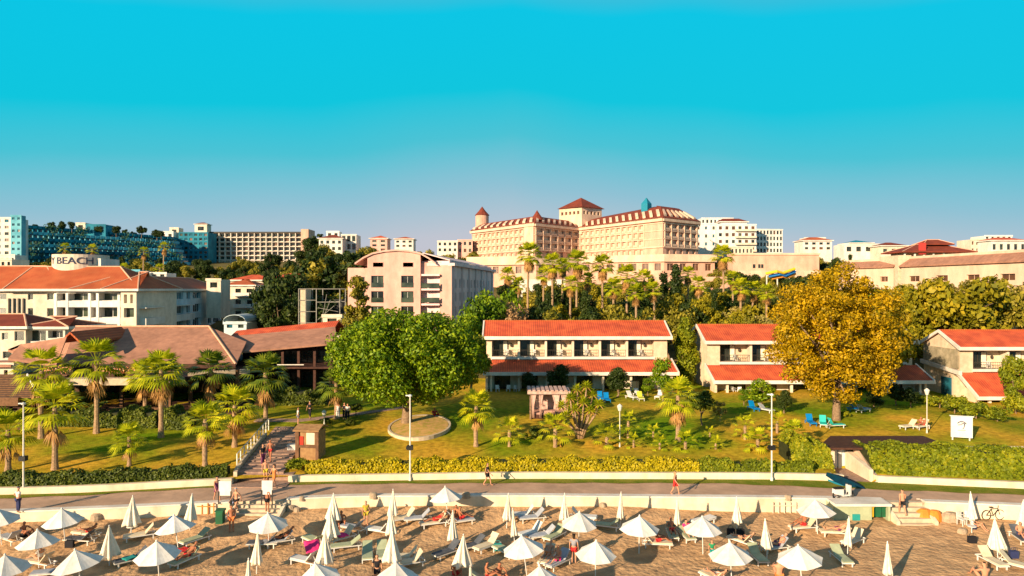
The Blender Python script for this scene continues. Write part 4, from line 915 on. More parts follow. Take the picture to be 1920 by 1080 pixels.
# ------------------------------------------------------------------ terracotta hotel on the hill
t = thing('hill_hotel', (XX(1090, 300), 300, 22), 'huge terracotta and cream hotel with towers crowning the hill', 'hotel')
EV = 42.7
RWS = [(38.3, 40.7), (35.2, 37.6), (32.2, 34.6)]; BOT = (28.9, 31.0)
nwin = [0]; rest = MB()
def wing(pA, YA, pB, YB, ncol, wall, u_pad=(1, 1), rows=RWS, botrow=True, ztop=EV, ww=.62, glass='glassr', z0=20, botww=.5):
    xa_, xb_ = XX(pA, YA), XX(pB, YB); dx, dy = xb_-xa_, YB-YA; LL = math.hypot(dx, dy); an = math.atan2(dy, dx); fr = (xa_, YA, 0, an)
    bw = (LL-u_pad[0]-u_pad[1])/max(1, ncol); ops = []
    for za, zb in rows:
        for k in range(ncol): c = u_pad[0]+(k+.5)*bw; ops.append((c-bw*ww/2, c+bw*ww/2, za, zb))
    if botrow:
        for k in range(ncol): c = u_pad[0]+(k+.5)*bw; ops.append((c-bw*botww/2, c+bw*botww/2, *BOT))
    mb = MB().at(*fr); facade(mb, LL, z0, ztop, ops, 1.0)
    mb.build('wall', M[wall], t)
    for o in ops:
        if nwin[0] < 99: window(t, fr, *o, .97, glass, 'hotelc', 2, bar=.12); nwin[0] += 1
        else:
            rest.at(*fr); rest.mi = 0; rest.box(o[0], o[1], .97, 1.05, o[2], o[3]); rest.mi = 1; rest.box((o[0]+o[1])/2-.06, (o[0]+o[1])/2+.06, .9, .967, o[2], o[3])
    # slab lines and pillars
    mb = MB().at(*fr)
    if rows:
        for z in [r[0]-.35 for r in rows]+[rows[0][1]+.15]: mb.box(0, LL, -.25, -.01, z-.2, z+.1)
        for k in range(ncol+1):
            u = u_pad[0]+k*bw; mb.box(u-.18, u+.18, -.32, -.012, rows[-1][0]-.45, rows[0][1]+.2)
        for za, zb in rows:
            for k in range(ncol): c = u_pad[0]+(k+.5)*bw; mb.box(c-bw*ww/2, c+bw*ww/2, -.2, -.013, za+.0, za+.75)
        mb.build('balcony_grid', M['hotelc'], t)
    mb = MB().at(*fr); mb.box(-.5, LL+.5, -.9, -.02, ztop-1.3, ztop); mb.box(-.3, LL+.3, -.5, -.022, 31.4, 31.7); mb.build('cornice', M['hotelc'], t)
    return fr, LL
B_ = wing(1085, 302, 1243, 259, 12, 'hotelp', (1, 10))
E_ = wing(1243, 259, 1309, 274, 5, 'hotelp', (1.0, 1.0), glass='glass', ww=.74)
A2 = wing(1003, 280, 1085, 302, 6, 'hotelp', (.5, .5), glass='glass', ww=.74)
A_ = wing(885, 318, 1003, 280, 11, 'hotelp', (2.4, 7.4))
rest.build('window', [M['glassr'], M['hotelc']], t)['kind'] = 'stuff'
mb = MB().at(*A_[0]); mb.box(A_[1]-6.6, A_[1]-.3, -.6, -.36, 26, EV-1.31); mb.build('plain_pier', M['hotelc'], t)
# body mass behind (roof deck)
mb = MB(); body = [(XX(885, 318), 318), (XX(1003, 280), 280), (XX(1085, 302), 302), (XX(1243, 259), 259), (XX(1309, 274), 274), (XX(1309, 292), 292), (XX(1085, 325), 325), (XX(1003, 305), 305), (XX(885, 335), 335)]
mb.prism([(x, y+1.1) for x, y in body], 20, EV-.05); mb.build('hotel_mass', M['hotelc'], t)
pl = [Vector((XX(a, b), b, 0)) for a, b in ((885, 318), (1003, 280), (1085, 302), (1243, 259), (1309, 274), (1309, 294))]
hts = [3.2, 3.6, 3.2, 5.6, 5.6, 5.6]; ins = [4.5, 5, 5, 7.5, 7.5, 7.5]
inn = []; out_ = []
for k, p in enumerate(pl):
    d0 = (pl[k]-pl[k-1]).normalized() if k else (pl[1]-pl[0]).normalized(); d1 = (pl[k+1]-pl[k]).normalized() if k < len(pl)-1 else d0
    n0 = Vector((-d0.y, d0.x, 0)); n1 = Vector((-d1.y, d1.x, 0)); m_ = (n0+n1); m_ = m_/max(.3, m_.length_squared)*2
    out_.append(p-m_*.9); inn.append(p+m_*ins[k]+Vector((0, 0, EV+hts[k])))
mb = MB()
for k in range(len(pl)-1):
    a, b, c_, d_ = out_[k], out_[k+1], inn[k+1], inn[k]; mb.slab([(a.x, a.y, EV+.02), (b.x, b.y, EV+.02), tuple(c_), tuple(d_)], .3)
mb.build('mansard_roof', M['tile3'], t)
mb = MB()
ia = [tuple(v) for v in inn]
for k, bk in ((0, 10), (1, 12), (2, 12), (3, 8)):
    a, b = inn[k], inn[k+1]; mb.slab([tuple(a+Vector((0, .01, .02))), tuple(b+Vector((0, .01, .02))), (b.x, b.y+bk, b.z+(1.3 if k > 1 else .5)), (a.x, a.y+bk, a.z+(1.3 if k > 1 else .5))], .5)
mb.build('upper_roof', M['tile3'], t)
for k, n_ in ((0, 10), (1, 8), (2, 13), (3, 6)):
    a, b, c_, d_ = out_[k]+Vector((0, 0, EV)), out_[k+1]+Vector((0, 0, EV)), inn[k+1], inn[k]; mb = MB()
    for q in range(n_):
        f0, f1 = (q+.22)/n_, (q+.62)/n_; A0, A1 = a.lerp(b, f0), a.lerp(b, f1); B0, B1 = d_.lerp(c_, f0), d_.lerp(c_, f1); A0, A1 = A0.lerp(B0, .12), A1.lerp(B1, .12); B0, B1 = A0.lerp(B0, .62), A1.lerp(B1, .62); u_ = Vector((0, 0, .75))
        mb.slab([tuple(A0+u_), tuple(A1+u_), tuple(B1+u_*.7), tuple(B0+u_*.7)], .7)
    mb.build('roof_dormers', M['hotelc'], t)
# central tower
Yt = 300; mb = MB(); c0 = (XX(1093, Yt), Yt+8); s2 = 9.6
frt = (XX(1097, Yt), Yt-3, 0, PI/4)   # rotated: corner toward the viewer
ops1 = []; zt0, zt1 = EV, ZZ(388, Yt)
a_ = 12.4
for sd, (ox, oy, an) in enumerate(((XX(1051, Yt), Yt+8.2, -.72), (XX(1051, Yt)+a_*math.cos(.72), Yt+8.2-a_*math.sin(.72), .66))):
    fr = (ox, oy, 0, an); mb = MB().at(*fr); ops = [(1+k*2.2, 2.3+k*2.2, zt1-3.0, zt1-1.6) for k in range(5)]
    facade(mb, a_, zt0-3, zt1, ops, .5); mb.build('tower_wall', M['hotelc'], t)
    for o in ops: window(t, fr, *o, .47, 'glassr', 'hotelc', 1)
mb = MB(); apx = (XX(1093, Yt), Yt+8.2, ZZ(366, Yt)); zz = zt1
cs = [(XX(1047, Yt), Yt+8.2, zz), (XX(1051, Yt)+a_*math.cos(.72), Yt+7.3-a_*math.sin(.72)-.8, zz), (XX(1139, Yt), Yt+8.4, zz), (XX(1095, Yt+18), Yt+18, zz)]
for k in range(4): mb.poly(cs[k], cs[(k+1) % 4], apx)
mb.poly(*cs[::-1]); mb.build('tower_roof', M['tile3'], t)
# round corner turret with cone, small cone over the pier
def turret(px, Y, ytop, yeave, rpx, zbase, body=True):
    r = rpx*Y/F; x = XX(px, Y)
    if body: mb = MB(); mb.lathe([(r*.88, zbase), (r*.88, ZZ(yeave, Y)-.02)], 20, (x, Y, 0)); mb.build('turret', M['hotelp'], t, smooth=False)
    mb = MB(); mb.lathe([(r*1.0, ZZ(yeave, Y)), (r*.45, (ZZ(yeave, Y)+ZZ(ytop, Y))/2), (.02, ZZ(ytop, Y))], 12, (x, Y, 0)); mb.build('turret_roof', M['tile3'], t)
turret(904, 322, 387, 404, 14, 20); turret(1007, 287, 394, 413, 14, 30, body=False)
mb = MB(); mb.lathe([(18*318/F, 20), (18*318/F, EV-.5)], 24, (XX(905, 322), 326, 0)); mb.build('turret_base', M['hotelc'], t)
# turquoise roof canopy
mb = MB(); Y_ = 276; mb.lathe([(2.1, ZZ(388, Y_)-2), (2.1, ZZ(382, Y_)), (.8, ZZ(375, Y_)), (.2, ZZ(371, Y_))], 4, (XX(1212, Y_), Y_, 0)); mb.build('turquoise_canopy', M['tealroof'], t)
# podium
Yq = 250; t2 = thing('hotel_podium', (XX(1110, Yq), Yq, 10), 'long pale terrace podium under the terracotta hotel', 'terrace building')
mb = MB(); x0_, x1_ = XX(880, 256), XX(1338, Yq)
for (pa, ya, pb, yb_, yt_, ym_, ybot) in ((878, 262, 1005, 252, 481, 497, 545), (1005, 252, 1090, 262, 484, 497, 550), (1090, 262, 1245, 246, 479, 492, 560), (1245, 246, 1340, 250, 477, 491, 560)):
    xa_, xb_ = XX(pa, ya), XX(pb, yb_); dx, dy = xb_-xa_, yb_-ya; LL = math.hypot(dx, dy); an = math.atan2(dy, dx); Ym = (ya+yb_)/2
    fr = (xa_, ya, 0, an); zt_ = ZZ(yt_, Ym); zm = ZZ(ym_, Ym); mb = MB().at(*fr); n_ = int(LL/4.2)
    ops = [((k+.25)*LL/n_, (k+.75)*LL/n_, zm-3.2, zm-.6) for k in range(n_)]
    facade(mb, LL, 8, zm, ops, .6); mb.build('wall', M['hotelp'], t2)
    for o in ops: window(t2, fr, *o, .57, 'glassr', 'hotelc', 2)
    mb = MB().at(*fr); mb.box(-.4, LL+.4, -.9, 14, zm+.004, zt_); mb.build('terrace_band', M['hotelc'], t2)
    mb = MB().at(*fr); mb.box(0, LL, .61, 14, 8, zm-.002); mb.build('podium_core', M['hotelp'], t2)
mb = MB(); zq = ZZ(538, 225); mb.box(XX(1190, 225), XX(1390, 225), 225, 240, 6, ZZ(519, 225)); mb.build('lower_terrace', M['hotelp'], t2)
mb = MB(); mb.box(XX(960, 230), XX(1060, 230), 230, 240, 6, ZZ(524, 230)); mb.build('lower_terrace', M['trim'], t2)
# retaining wall right
t = thing('retaining_wall', (XX(1455, 240), 240, 14), 'long orange-lit retaining wall right of the hill hotel', 'wall')
mb = MB(); mb.box(XX(1374, 240), XX(1536, 240), 240, 246, 8, ZZ(478, 240)); mb.build('wall', M['hotelp'], t)
mb = MB(); mb.box(XX(1373, 240), XX(1537, 240), 239.6, 246, ZZ(478, 240)+.003, ZZ(474.5, 240)); mb.build('coping', M['hotelc'], t)
for k, px in enumerate((1411, 1421, 1426)): window(t, (XX(px, 240), 239.98, 0, 0), 0, 1.1, ZZ(503, 240), ZZ(495, 240), 0, 'glass', 'hotelc', 1)
mb = MB(); mb.box(XX(1340, 236), XX(1530, 236), 232, 239.5, 8, ZZ(508, 236)); mb.build('lower_ledge', M['hotelc'], t)
# water slides
t = thing('water_slide', (XX(1465, 215), 215, 14), 'colourful yellow, blue and orange water slides below the retaining wall', 'water slide')
for k, (col, y0) in enumerate((((.75, .55, .03), 513), ((.02, .2, .6), 518), ((.8, .3, .05), 522), ((.8, .78, .7), 516))):
    mb = MB(); p = [(XX(1436+k*8, 215), 215+k, ZZ(y0, 215)), (XX(1452+k*8, 215), 213+k, ZZ(y0-4, 215)), (XX(1466+k*6, 215), 214+k, ZZ(y0-1, 215)), (XX(1490+k*3, 215), 215+k, ZZ(y0-9, 215))]
    mb.tube(p, .45, 8); mb.build('slide_tube', pm('slide_paint_%s' % ('yellow', 'blue', 'orange', 'white')[k], col), t)
mb = MB()
for px in (1440, 1460, 1482): mb.box(XX(px, 215)-.15, XX(px, 215)+.15, 216, 216.3, 8, ZZ(515, 215))
mb.build('supports', M['metal'], t)
# ------------------------------------------------------------------ other hill buildings (right)
Yw2 = 330
t, fr, LL = house(1303, 1345, 420, 465, Yw2-10, 'white hotel block with small blue windows touching the hill hotel', 'white', None, 1, 3, 3, 14, glass='glassb', ww=.3, wh=.4, name='white_hotel', cat='hotel')
t, fr, LL = house(1345, 1418, 421, 472, Yw2-14, 'white hotel block with red hipped rooftop pavilion', 'white', None, 1, 4, 6, 14, glass='glassr', ww=.5, wh=.5, name='white_hotel', cat='hotel')
mb = MB(); Yh = Yw2-6; mb.box(XX(1352, Yh), XX(1400, Yh), Yh, Yh+8, ZZ(421, Yh), ZZ(416, Yh)); mb.build('roof_house', M['white'], t); hip_roof(t, (0, 0, 0, 0), XX(1352, Yh), XX(1400, Yh), Yh, Yh+9, ZZ(415.5, Yh), ZZ(408, Yh), .8, 'tile3', ridge=False, inset=3)
mb = MB()
for k in range(4): z = ZZ(472, Yw2-14)+k*((51/F*(Yw2-14))/4); mb.box(XX(1378, Yw2-14), XX(1417, Yw2-14), Yw2-15.4, Yw2-14.02, z, z+.9)
mb.build('balcony_parapets', M['cream'], t)
t, fr, LL = house(1418, 1470, 430, 475, Yw2-4, 'white stepped hotel block with dark balcony grid at its right end', 'white', None, 1, 4, 8, 12, glass='glass', ww=.62, wh=.6, name='white_hotel', cat='hotel', ang=.12)
house(1315, 1375, 409, 421, Yw2+8, 'white upper hotel storey behind the white blocks', 'white', None, 1, 1, 8, 10, name='white_hotel', cat='hotel')
house(1370, 1412, 463, 478, Yw2-30, 'low cream house with dark windows before the white hotel', 'cream', None, 1, 1, 6, 6)
house(1506, 1560, 452, 470, 290, 'white house with red tiled roof right of the white hotel', 'hotelwhite', 'tile2', 1.6, 2, 4, 9)
house(1508, 1548, 446, 452, 297, 'small white rooftop storey above the red-roofed house', 'hotelwhite', None, 1, 1, 3, 5)
t, fr, LL = house(1583, 1655, 458, 476, 270, 'white house under a shallow teal hipped roof', 'hotelwhite', None, 1, 1, 4, 9)
hip_roof(t, fr, LL*.15, LL*.75, 0, 9, ZZ(457, 270)+.4, ZZ(449, 270), .4, 'tealroof', ridge=False)
house(1652, 1700, 462, 480, 262, 'cream house with dark red roof left of the pagoda-roofed hall', 'cream', 'tile3', 1.4, 1, 3, 8)
t = thing('roof_pavilion', (XX(1755, 215), 215, 18), 'dark red pagoda-roofed hall on columns on the right ridge', 'pavilion')
Yg_ = 215
mb = MB(); mb.box(XX(1700, Yg_), XX(1810, Yg_), Yg_+2.5, Yg_+9, 15, ZZ(473, Yg_)); mb.build('wall', M['villawall'], t)
mb = MB()
for px in (1697, 1716, 1733, 1751, 1770, 1788, 1806, 1822): mb.box(XX(px, Yg_)-.22, XX(px, Yg_)+.22, Yg_, Yg_+.44, 15, ZZ(473, Yg_))
mb.build('columns', M['trim'], t)
mb = MB(); mb.box(XX(1722, Yg_), XX(1735, Yg_), Yg_-.4, Yg_-.02, ZZ(477, Yg_), ZZ(455, Yg_)); mb.build('entrance_pier', pm('red_banner', (.5, .05, .04)), t)
hip_roof(t, (0, 0, 0, 0), XX(1692, Yg_), XX(1826, Yg_), Yg_-.5, Yg_+11, ZZ(471.5, Yg_), ZZ(456, Yg_), .5, 'tile3', inset=8, fmat='tile3')
hip_roof(t, (0, 0, 0, 0), XX(1744, Yg_), XX(1796, Yg_), Yg_+3, Yg_+8.5, ZZ(456, Yg_), ZZ(447, Yg_), .5, 'tile3', inset=3, fmat='tile3')
house(1820, 1862, 449, 476, 255, 'cream house with flat roof right of the pagoda-roofed hall', 'cream', None, 1, 2, 5, 8)
house(1858, 1925, 452, 474, 248, 'pale house at the right edge of the ridge', 'hotelwhite', 'tile', 1.2, 1, 5, 8)
house(1846, 1898, 442, 450, 262, 'white upper house storey on the right ridge', 'white', None, 1, 1, 5, 8)
# long low building with red-brown coping
t = thing('long_low_building', (XX(1750, 150), 150, 12), 'long low cream building with red-brown sloping parapet strip, right side', 'building')
for (pa, ya, pb, yb_, y1, y2, wall) in ((1572, 165, 1676, 150, 492, 503, 'hotelc'), (1690, 148, 1925, 118, 485, 499, 'hotelc')):
    xa_, xb_ = XX(pa, ya), XX(pb, yb_); dx, dy = xb_-xa_, yb_-ya; LL = math.hypot(dx, dy); an = math.atan2(dy, dx); fr = (xa_, ya, 0, an); Ym = ya
    zt_ = ZZ(y1, Ym); zm = ZZ(y2, Ym); n_ = max(3, int(LL/7)); ops = [((k+.3)*LL/n_, (k+.7)*LL/n_, zm-3.4, zm-2.2) for k in range(n_)]
    mb = MB().at(*fr); facade(mb, LL, 2, zm, ops, .4); mb.box(0, LL, .41, 10, 2, zm-.01); mb.build('wall', M[wall], t)
    for o in ops: window(t, fr, *o, .37, 'glassr', 'hotelc', 2)
    mb = MB().at(*fr); mb.slab([(-.2, -.5, zm), (LL+.2, -.5, zm), (LL+.2, 2.2, zt_), (-.2, 2.2, zt_)], .25); mb.build('parapet_roof', M['shingle'], t)
    mb = MB().at(*fr); mb.box(-.2, LL+.2, 2.22, 10, zm+.01, zt_+.5); mb.build('upper_parapet', M['hotelc'], t)
mb = MB(); mb.box(XX(1668, 152), XX(1692, 152), 148.6, 156, 2, ZZ(480, 152)); mb.build('stair_block', M['villawall'], t)
house(1822, 1930, 588, 622, 112, 'pale low garage building at the right edge above the villa roof', 'hotelwhite', None, 1, 1, 3, 6, name='garage', ww=.5, wh=.4)
house(1890, 1935, 545, 560, 125, 'small cream shed roofed flat at the right edge among trees', 'cream', None, 1, 1, 2, 6, name='shed')
# ------------------------------------------------------------------ far left hill buildings
t, fr, LL = house(-40, 20, 408, 480, 330, 'white hotel tower at the left edge of the ridge', 'hotelwhite', None, 1, 6, 4, 12, glass='glassb', name='white_tower', cat='hotel', wh=.45)
t, fr, LL = house(20, 40, 404, 484, 326, 'shaded right face of the white hotel tower, its blue shade painted in', 'teal2', None, 1, 7, 2, 3, glass='glassb', name='tower_side', cat='tower', wh=.4)  # white tower's right face, its blue shade put into the wall colour
t, fr, LL = house(0, 28, 478, 500, 240, 'small white flat-roofed house below the white tower, left edge', 'hotelwhite', None, 1, 1, 3, 6)
t = thing('terraced_hotel', (XX(215, 360), 360, 25), 'long teal terraced hotel stepping along the left ridge', 'hotel')
nl = 7
for k in range(nl):
    f = k/(nl-1); Yk = 350+k*5.0; yL = 494-k*11.5; yR = 494-k*7.8
    pL, pR = 42, 322+(nl-1-k)*4
    zL, zR = ZZ(yL, Yk), ZZ(yR, Yk+25); xa_, xb_ = XX(pL, Yk), XX(pR, Yk+25); nb_ = 30
    mb = MB(); gl = MB()
    for j in range(nb_):
        u0, u1 = j/nb_, (j+1)/nb_; um = u0+(u1-u0)*.6
        pt = lambda u, off: (xa_+(xb_-xa_)*u, Yk+25*u+off); zz = zL+(zR-zL)*u0
        p0, p1, p2 = pt(u0, 0), pt(um, -2.6), pt(u1, 0)
        mb.prism([p0, p1, p2, (p2[0], p2[1]+7), (p0[0], p0[1]+7)], zz-.6, zz+.9)           # zigzag parapets
        gl.prism([(p0[0], p0[1]+1.4), (p2[0], p2[1]+1.4), (p2[0], p2[1]+6.5), (p0[0], p0[1]+6.5)], zz-3.4, zz-.62)
        mb.prism([(p0[0]-.2, p0[1]-.5), (p0[0]+.3, p0[1]-.5), (p0[0]+.3, p0[1]+1.3), (p0[0]-.2, p0[1]+1.3)], zz-3.4, zz-.61)
    mb.build('terrace_level', [M['teal2' if k in (0, 3, 5) else 'teal']], t); gl.build('shaded_windows', M['glassb'], t)
mb = MB(); mb.prism([(XX(42, 388), 388), (XX(335, 412), 412), (XX(335, 430), 430), (XX(42, 430), 430)], 20, [ZZ(424, 388), ZZ(447, 412), ZZ(447, 412), ZZ(424, 388)]); mb.build('hotel_mass', M['teal'], t)
rr_ = np.random.default_rng(3); pts = []
for k in range(nl):
    f = k/(nl-1); Yk = 350+k*5.0; yL = 494-k*11.5; yR = 494-k*7.8; zL, zR = ZZ(yL, Yk), ZZ(yR, Yk+25); xa_, xb_ = XX(42, Yk), XX(322+(nl-1-k)*4, Yk+25)
    for q in range(11):
        u = rr_.random(); c_ = np.array([xa_+(xb_-xa_)*u, Yk+25*u-2.4, zL+(zR-zL)*u+.9]); pts.append(c_+rr_.normal(0, 1, (26, 3))*np.array([1.3, .5, .7]))
pts = np.concatenate(pts)-np.array([XX(215, 360), 360, 25]); me = np_mesh('terrace_plants', leaves_np(pts, np.tile([[0., -1, .6]], (len(pts), 1)), .8, asp=.8, r=rr_), leafmat('terrace_plant_leaves', (.006, .03, .025), (.015, .07, .04), (.05, .12, .04), .1)); link(bpy.data.objects.new('terrace_plants', me), t)
t, fr, LL = house(142, 160, 418, 434, 392, 'small cream rooftop block with rounded top on the teal hotel', 'cream', None, 1, 1, 1, 8, name='rooftop_block', cat='building')
house(160, 198, 421, 436, 390, 'blue rooftop block on the teal hotel', 'teal', None, 1, 1, 3, 8, glass='glassb', name='rooftop_block', cat='building')
house(288, 325, 434, 452, 420, 'white block at the right end of the teal terraces', 'hotelwhite', None, 1, 1, 3, 9, name='rooftop_block', cat='building')
house(318, 335, 427, 440, 424, 'little cream stair head on the white block', 'cream', None, 1, 1, 1, 6, name='rooftop_block', cat='building')
house(335, 390, 436, 486, 415, 'dark teal six-storey hotel block left of the slab hotel', 'teal', None, 1, 6, 6, 12, glass='glassb', ww=.6, wh=.55, name='hotel_block', cat='hotel')
house(365, 388, 421, 436, 425, 'cream stair head above the dark teal block', 'cream', 'tile3', 1.2, 1, 1, 6, name='rooftop_block', cat='building')
t, fr, LL = house(390, 566, 437, 488, 430, 'long cream slab hotel with a regular grid of balconies, left ridge', 'hotelc', None, 1, 6, 16, 12, glass='glass', ww=.78, wh=.62, name='slab_hotel', cat='hotel')
mb = MB(); Y_ = 430; mb.box(XX(566, Y_), XX(580, Y_), Y_-2, Y_+12, 15, ZZ(430, Y_)); mb.build('end_tower', M['hotelp'], t)
mb = MB(); mb.box(XX(388, Y_), XX(567, Y_), Y_-1.6, Y_+13, ZZ(437, Y_)+.01, ZZ(434.8, Y_)); mb.build('flat_roof', M['frame'], t)
mb = MB()
for k in range(7): z = ZZ(488, Y_)+k*(51/F*Y_)/6; mb.box(XX(391, Y_), XX(565, Y_), Y_-1.2, Y_-.02, z-.15, z+.15)
for k in range(17): x = XX(390+k*11, Y_); mb.box(x-.2, x+.2, Y_-1.2, Y_-.021, 20, ZZ(437, Y_))
mb.build('balcony_grid', M['trim'], t)
t, fr, LL = house(598, 642, 448, 472, 300, 'white house with brown hipped roof beside the dark pines', 'hotelwhite', 'tile3', 1.8, 2, 4, 9)
house(640, 668, 440, 470, 306, 'white rounded house with large dark windows right of the brown-roofed one', 'hotelwhite', None, 1, 2, 3, 9, ww=.7, wh=.7)
house(612, 636, 434, 446, 312, 'small white roof house above the brown-roofed house', 'white', None, 1, 1, 2, 5)
house(694, 726, 448, 472, 300, 'narrow pinkish house with red roof behind the curved gable', 'pink', 'tile', 1.4, 3, 2, 8)
house(740, 775, 449, 465, 330, 'pinkish house among cypresses behind the pink block', 'hotelwhite', 'tile2', 1.2, 2, 3, 8)
house(820, 858, 452, 474, 310, 'white flat house right of the cypresses behind the pink block', 'hotelwhite', None, 1, 2, 4, 8)
house(858, 886, 450, 476, 312, 'pink annex at the left foot of the hill hotel', 'pink', None, 1, 2, 3, 8)
house(0, 22, 486, 505, 165, 'cream flat-roofed hut behind the orange roofs, left edge', 'cream', None, 1, 1, 2, 6, name='hut')
house(240, 262, 507, 516, 175, 'pale blue tank-roofed hut behind the orange roofs', 'teal2', None, 1, 1, 2, 5, name='hut')
house(265, 312, 512, 522, 172, 'low white roofed shed behind the orange roofs', 'white', None, 1, 1, 3, 5, name='shed')
t, fr, LL = house(420, 462, 605, 618, 125, 'small building with teal arched roof behind the restaurant roofs', 'shadewhite', None, 1, 1, 2, 6, name='arched_shed', glass='glassb')
mb = MB()
for k in range(8):
    a0, a1 = PI*k/8, PI*(k+1)/8; xm_ = LL/2; z_ = ZZ(605, 125)+.3
    mb.at(*fr); mb.slab([(xm_-math.cos(a0)*xm_, -.5, z_+math.sin(a0)*1.2), (xm_-math.cos(a1)*xm_, -.5, z_+math.sin(a1)*1.2), (xm_-math.cos(a1)*xm_, 6.5, z_+math.sin(a1)*1.2), (xm_-math.cos(a0)*xm_, 6.5, z_+math.sin(a0)*1.2)], .1)
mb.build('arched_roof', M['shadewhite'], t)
house(605, 640, 592, 612, 112, 'small cream rooftop chimney house between the restaurant and the huge tree', 'cream', None, 1, 1, 1, 3, name='roof_hut')
# ------------------------------------------------------------------ hedges
def hedge(name, x0, x1, yf, dep, z0, z1, mat, label, n, size=.2, taper=0, cat='hedge', wob=.12):
    t = thing(name, ((x0+x1)/2, yf((x0+x1)/2), z0), label, cat); r = np.random.default_rng(int(abs(x0*7+x1)))
    xs = r.uniform(x0, x1, n); k = r.random(n); zz = np.where(k < .62, z0+(z1-z0)*r.random(n), z1); 
    wv = wob*np.sin(xs*1.7)+wob*.7*np.sin(xs*4.1+1)
    yfv = np.interp(xs, np.linspace(x0, x1, 120), [yf(x) for x in np.linspace(x0, x1, 120)])
    fz = (zz-z0)/(z1-z0); yy = np.where(k < .62, yfv+taper*fz, yfv+taper+dep*r.random(n)); zz = zz+np.where(k >= .62, wv, wv*fz)+r.normal(0, .05, n); yy = yy+r.normal(0, .06, n)
    pts = np.stack([xs, yy, zz], 1)-np.array(t.location); nrm = np.where((k < .62)[:, None], np.array([[0, -1, .35]]), np.array([[0, -.3, 1]]))
    me = np_mesh('foliage', leaves_np(pts, nrm, size, asp=.7, rnd=.55, r=r), mat); link(bpy.data.objects.new('foliage', me), t)
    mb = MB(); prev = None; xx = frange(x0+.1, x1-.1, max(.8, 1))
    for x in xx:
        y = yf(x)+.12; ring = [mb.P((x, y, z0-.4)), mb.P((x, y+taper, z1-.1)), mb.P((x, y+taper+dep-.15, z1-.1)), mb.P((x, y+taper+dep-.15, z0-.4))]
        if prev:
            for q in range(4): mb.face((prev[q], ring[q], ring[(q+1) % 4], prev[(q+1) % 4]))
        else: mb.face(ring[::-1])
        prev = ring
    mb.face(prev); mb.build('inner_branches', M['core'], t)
    return t
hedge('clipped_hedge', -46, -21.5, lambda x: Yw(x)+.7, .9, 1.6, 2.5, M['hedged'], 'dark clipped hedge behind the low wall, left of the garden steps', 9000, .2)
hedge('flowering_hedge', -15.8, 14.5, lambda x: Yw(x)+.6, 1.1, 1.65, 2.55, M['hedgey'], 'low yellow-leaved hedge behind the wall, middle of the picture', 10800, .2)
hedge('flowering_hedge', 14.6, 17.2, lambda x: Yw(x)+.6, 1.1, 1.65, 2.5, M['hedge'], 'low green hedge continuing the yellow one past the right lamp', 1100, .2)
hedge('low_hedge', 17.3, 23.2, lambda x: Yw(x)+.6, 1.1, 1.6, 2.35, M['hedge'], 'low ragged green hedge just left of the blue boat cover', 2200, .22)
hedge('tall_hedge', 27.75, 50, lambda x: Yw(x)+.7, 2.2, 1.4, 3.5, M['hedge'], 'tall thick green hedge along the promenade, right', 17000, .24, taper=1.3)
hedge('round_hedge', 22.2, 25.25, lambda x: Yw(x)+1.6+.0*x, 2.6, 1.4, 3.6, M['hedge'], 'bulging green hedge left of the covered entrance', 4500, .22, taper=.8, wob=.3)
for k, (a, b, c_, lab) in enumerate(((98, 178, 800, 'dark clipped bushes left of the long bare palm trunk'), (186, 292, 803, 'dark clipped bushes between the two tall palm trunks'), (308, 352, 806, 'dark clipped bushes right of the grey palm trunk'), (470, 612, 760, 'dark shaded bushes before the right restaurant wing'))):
    g = G(a, c_); hedge('clipped_bushes', XX(a, g.y), XX(b, g.y), lambda x, y=g.y: y, 2.0, g.z-.1, g.z+1.5, M['hedged'], lab, 3200, .26, wob=.3)
g = G(640, 742)
# shrubs on the lawn (round bush etc.)
def shrub(key, px, pyb, w_px, h_px, label, cat='shrub', group=None):
    g = G(px, pyb); s_ = F/g.y; return place_tree(key, g.x, g.y, h_px/s_, w_px/s_, label, cat, group)
shrub('bush0', 1003, 822, 38, 25, 'round dark clipped bush between two low palms')
shrub('bush1', 985, 823, 14, 14, 'small light green bush left of the round dark bush')
shrub('bush1', 560, 880, 60, 24, 'spreading low shrub at the foot of the wooden kiosk')
shrub('bush0', 612, 795, 26, 14, 'small dark shrub beside the path behind the kiosk')
shrub('bush0', 655, 797, 30, 12, 'flat dark shrub near the group standing on the path')
for px, pb, w, hh, lab in ((1762, 765, 60, 26, 'green garden shrub below the stone gable, leftmost'), (1790, 775, 60, 40, 'tall green garden shrub below the stone gable'), (1830, 785, 70, 38, 'broad green shrub right of the white sign panel'), (1870, 790, 60, 34, 'bright green shrub before the right villa corner'), (1735, 758, 40, 22, 'low shrub beside the right garden lamp'), (1905, 775, 60, 40, 'green shrub at the right edge before the villa'), (1585, 783, 26, 14, 'tuft of yellow shrub at the golden tree trunk')):
    shrub('bush1', px, pb, w, hh, lab)
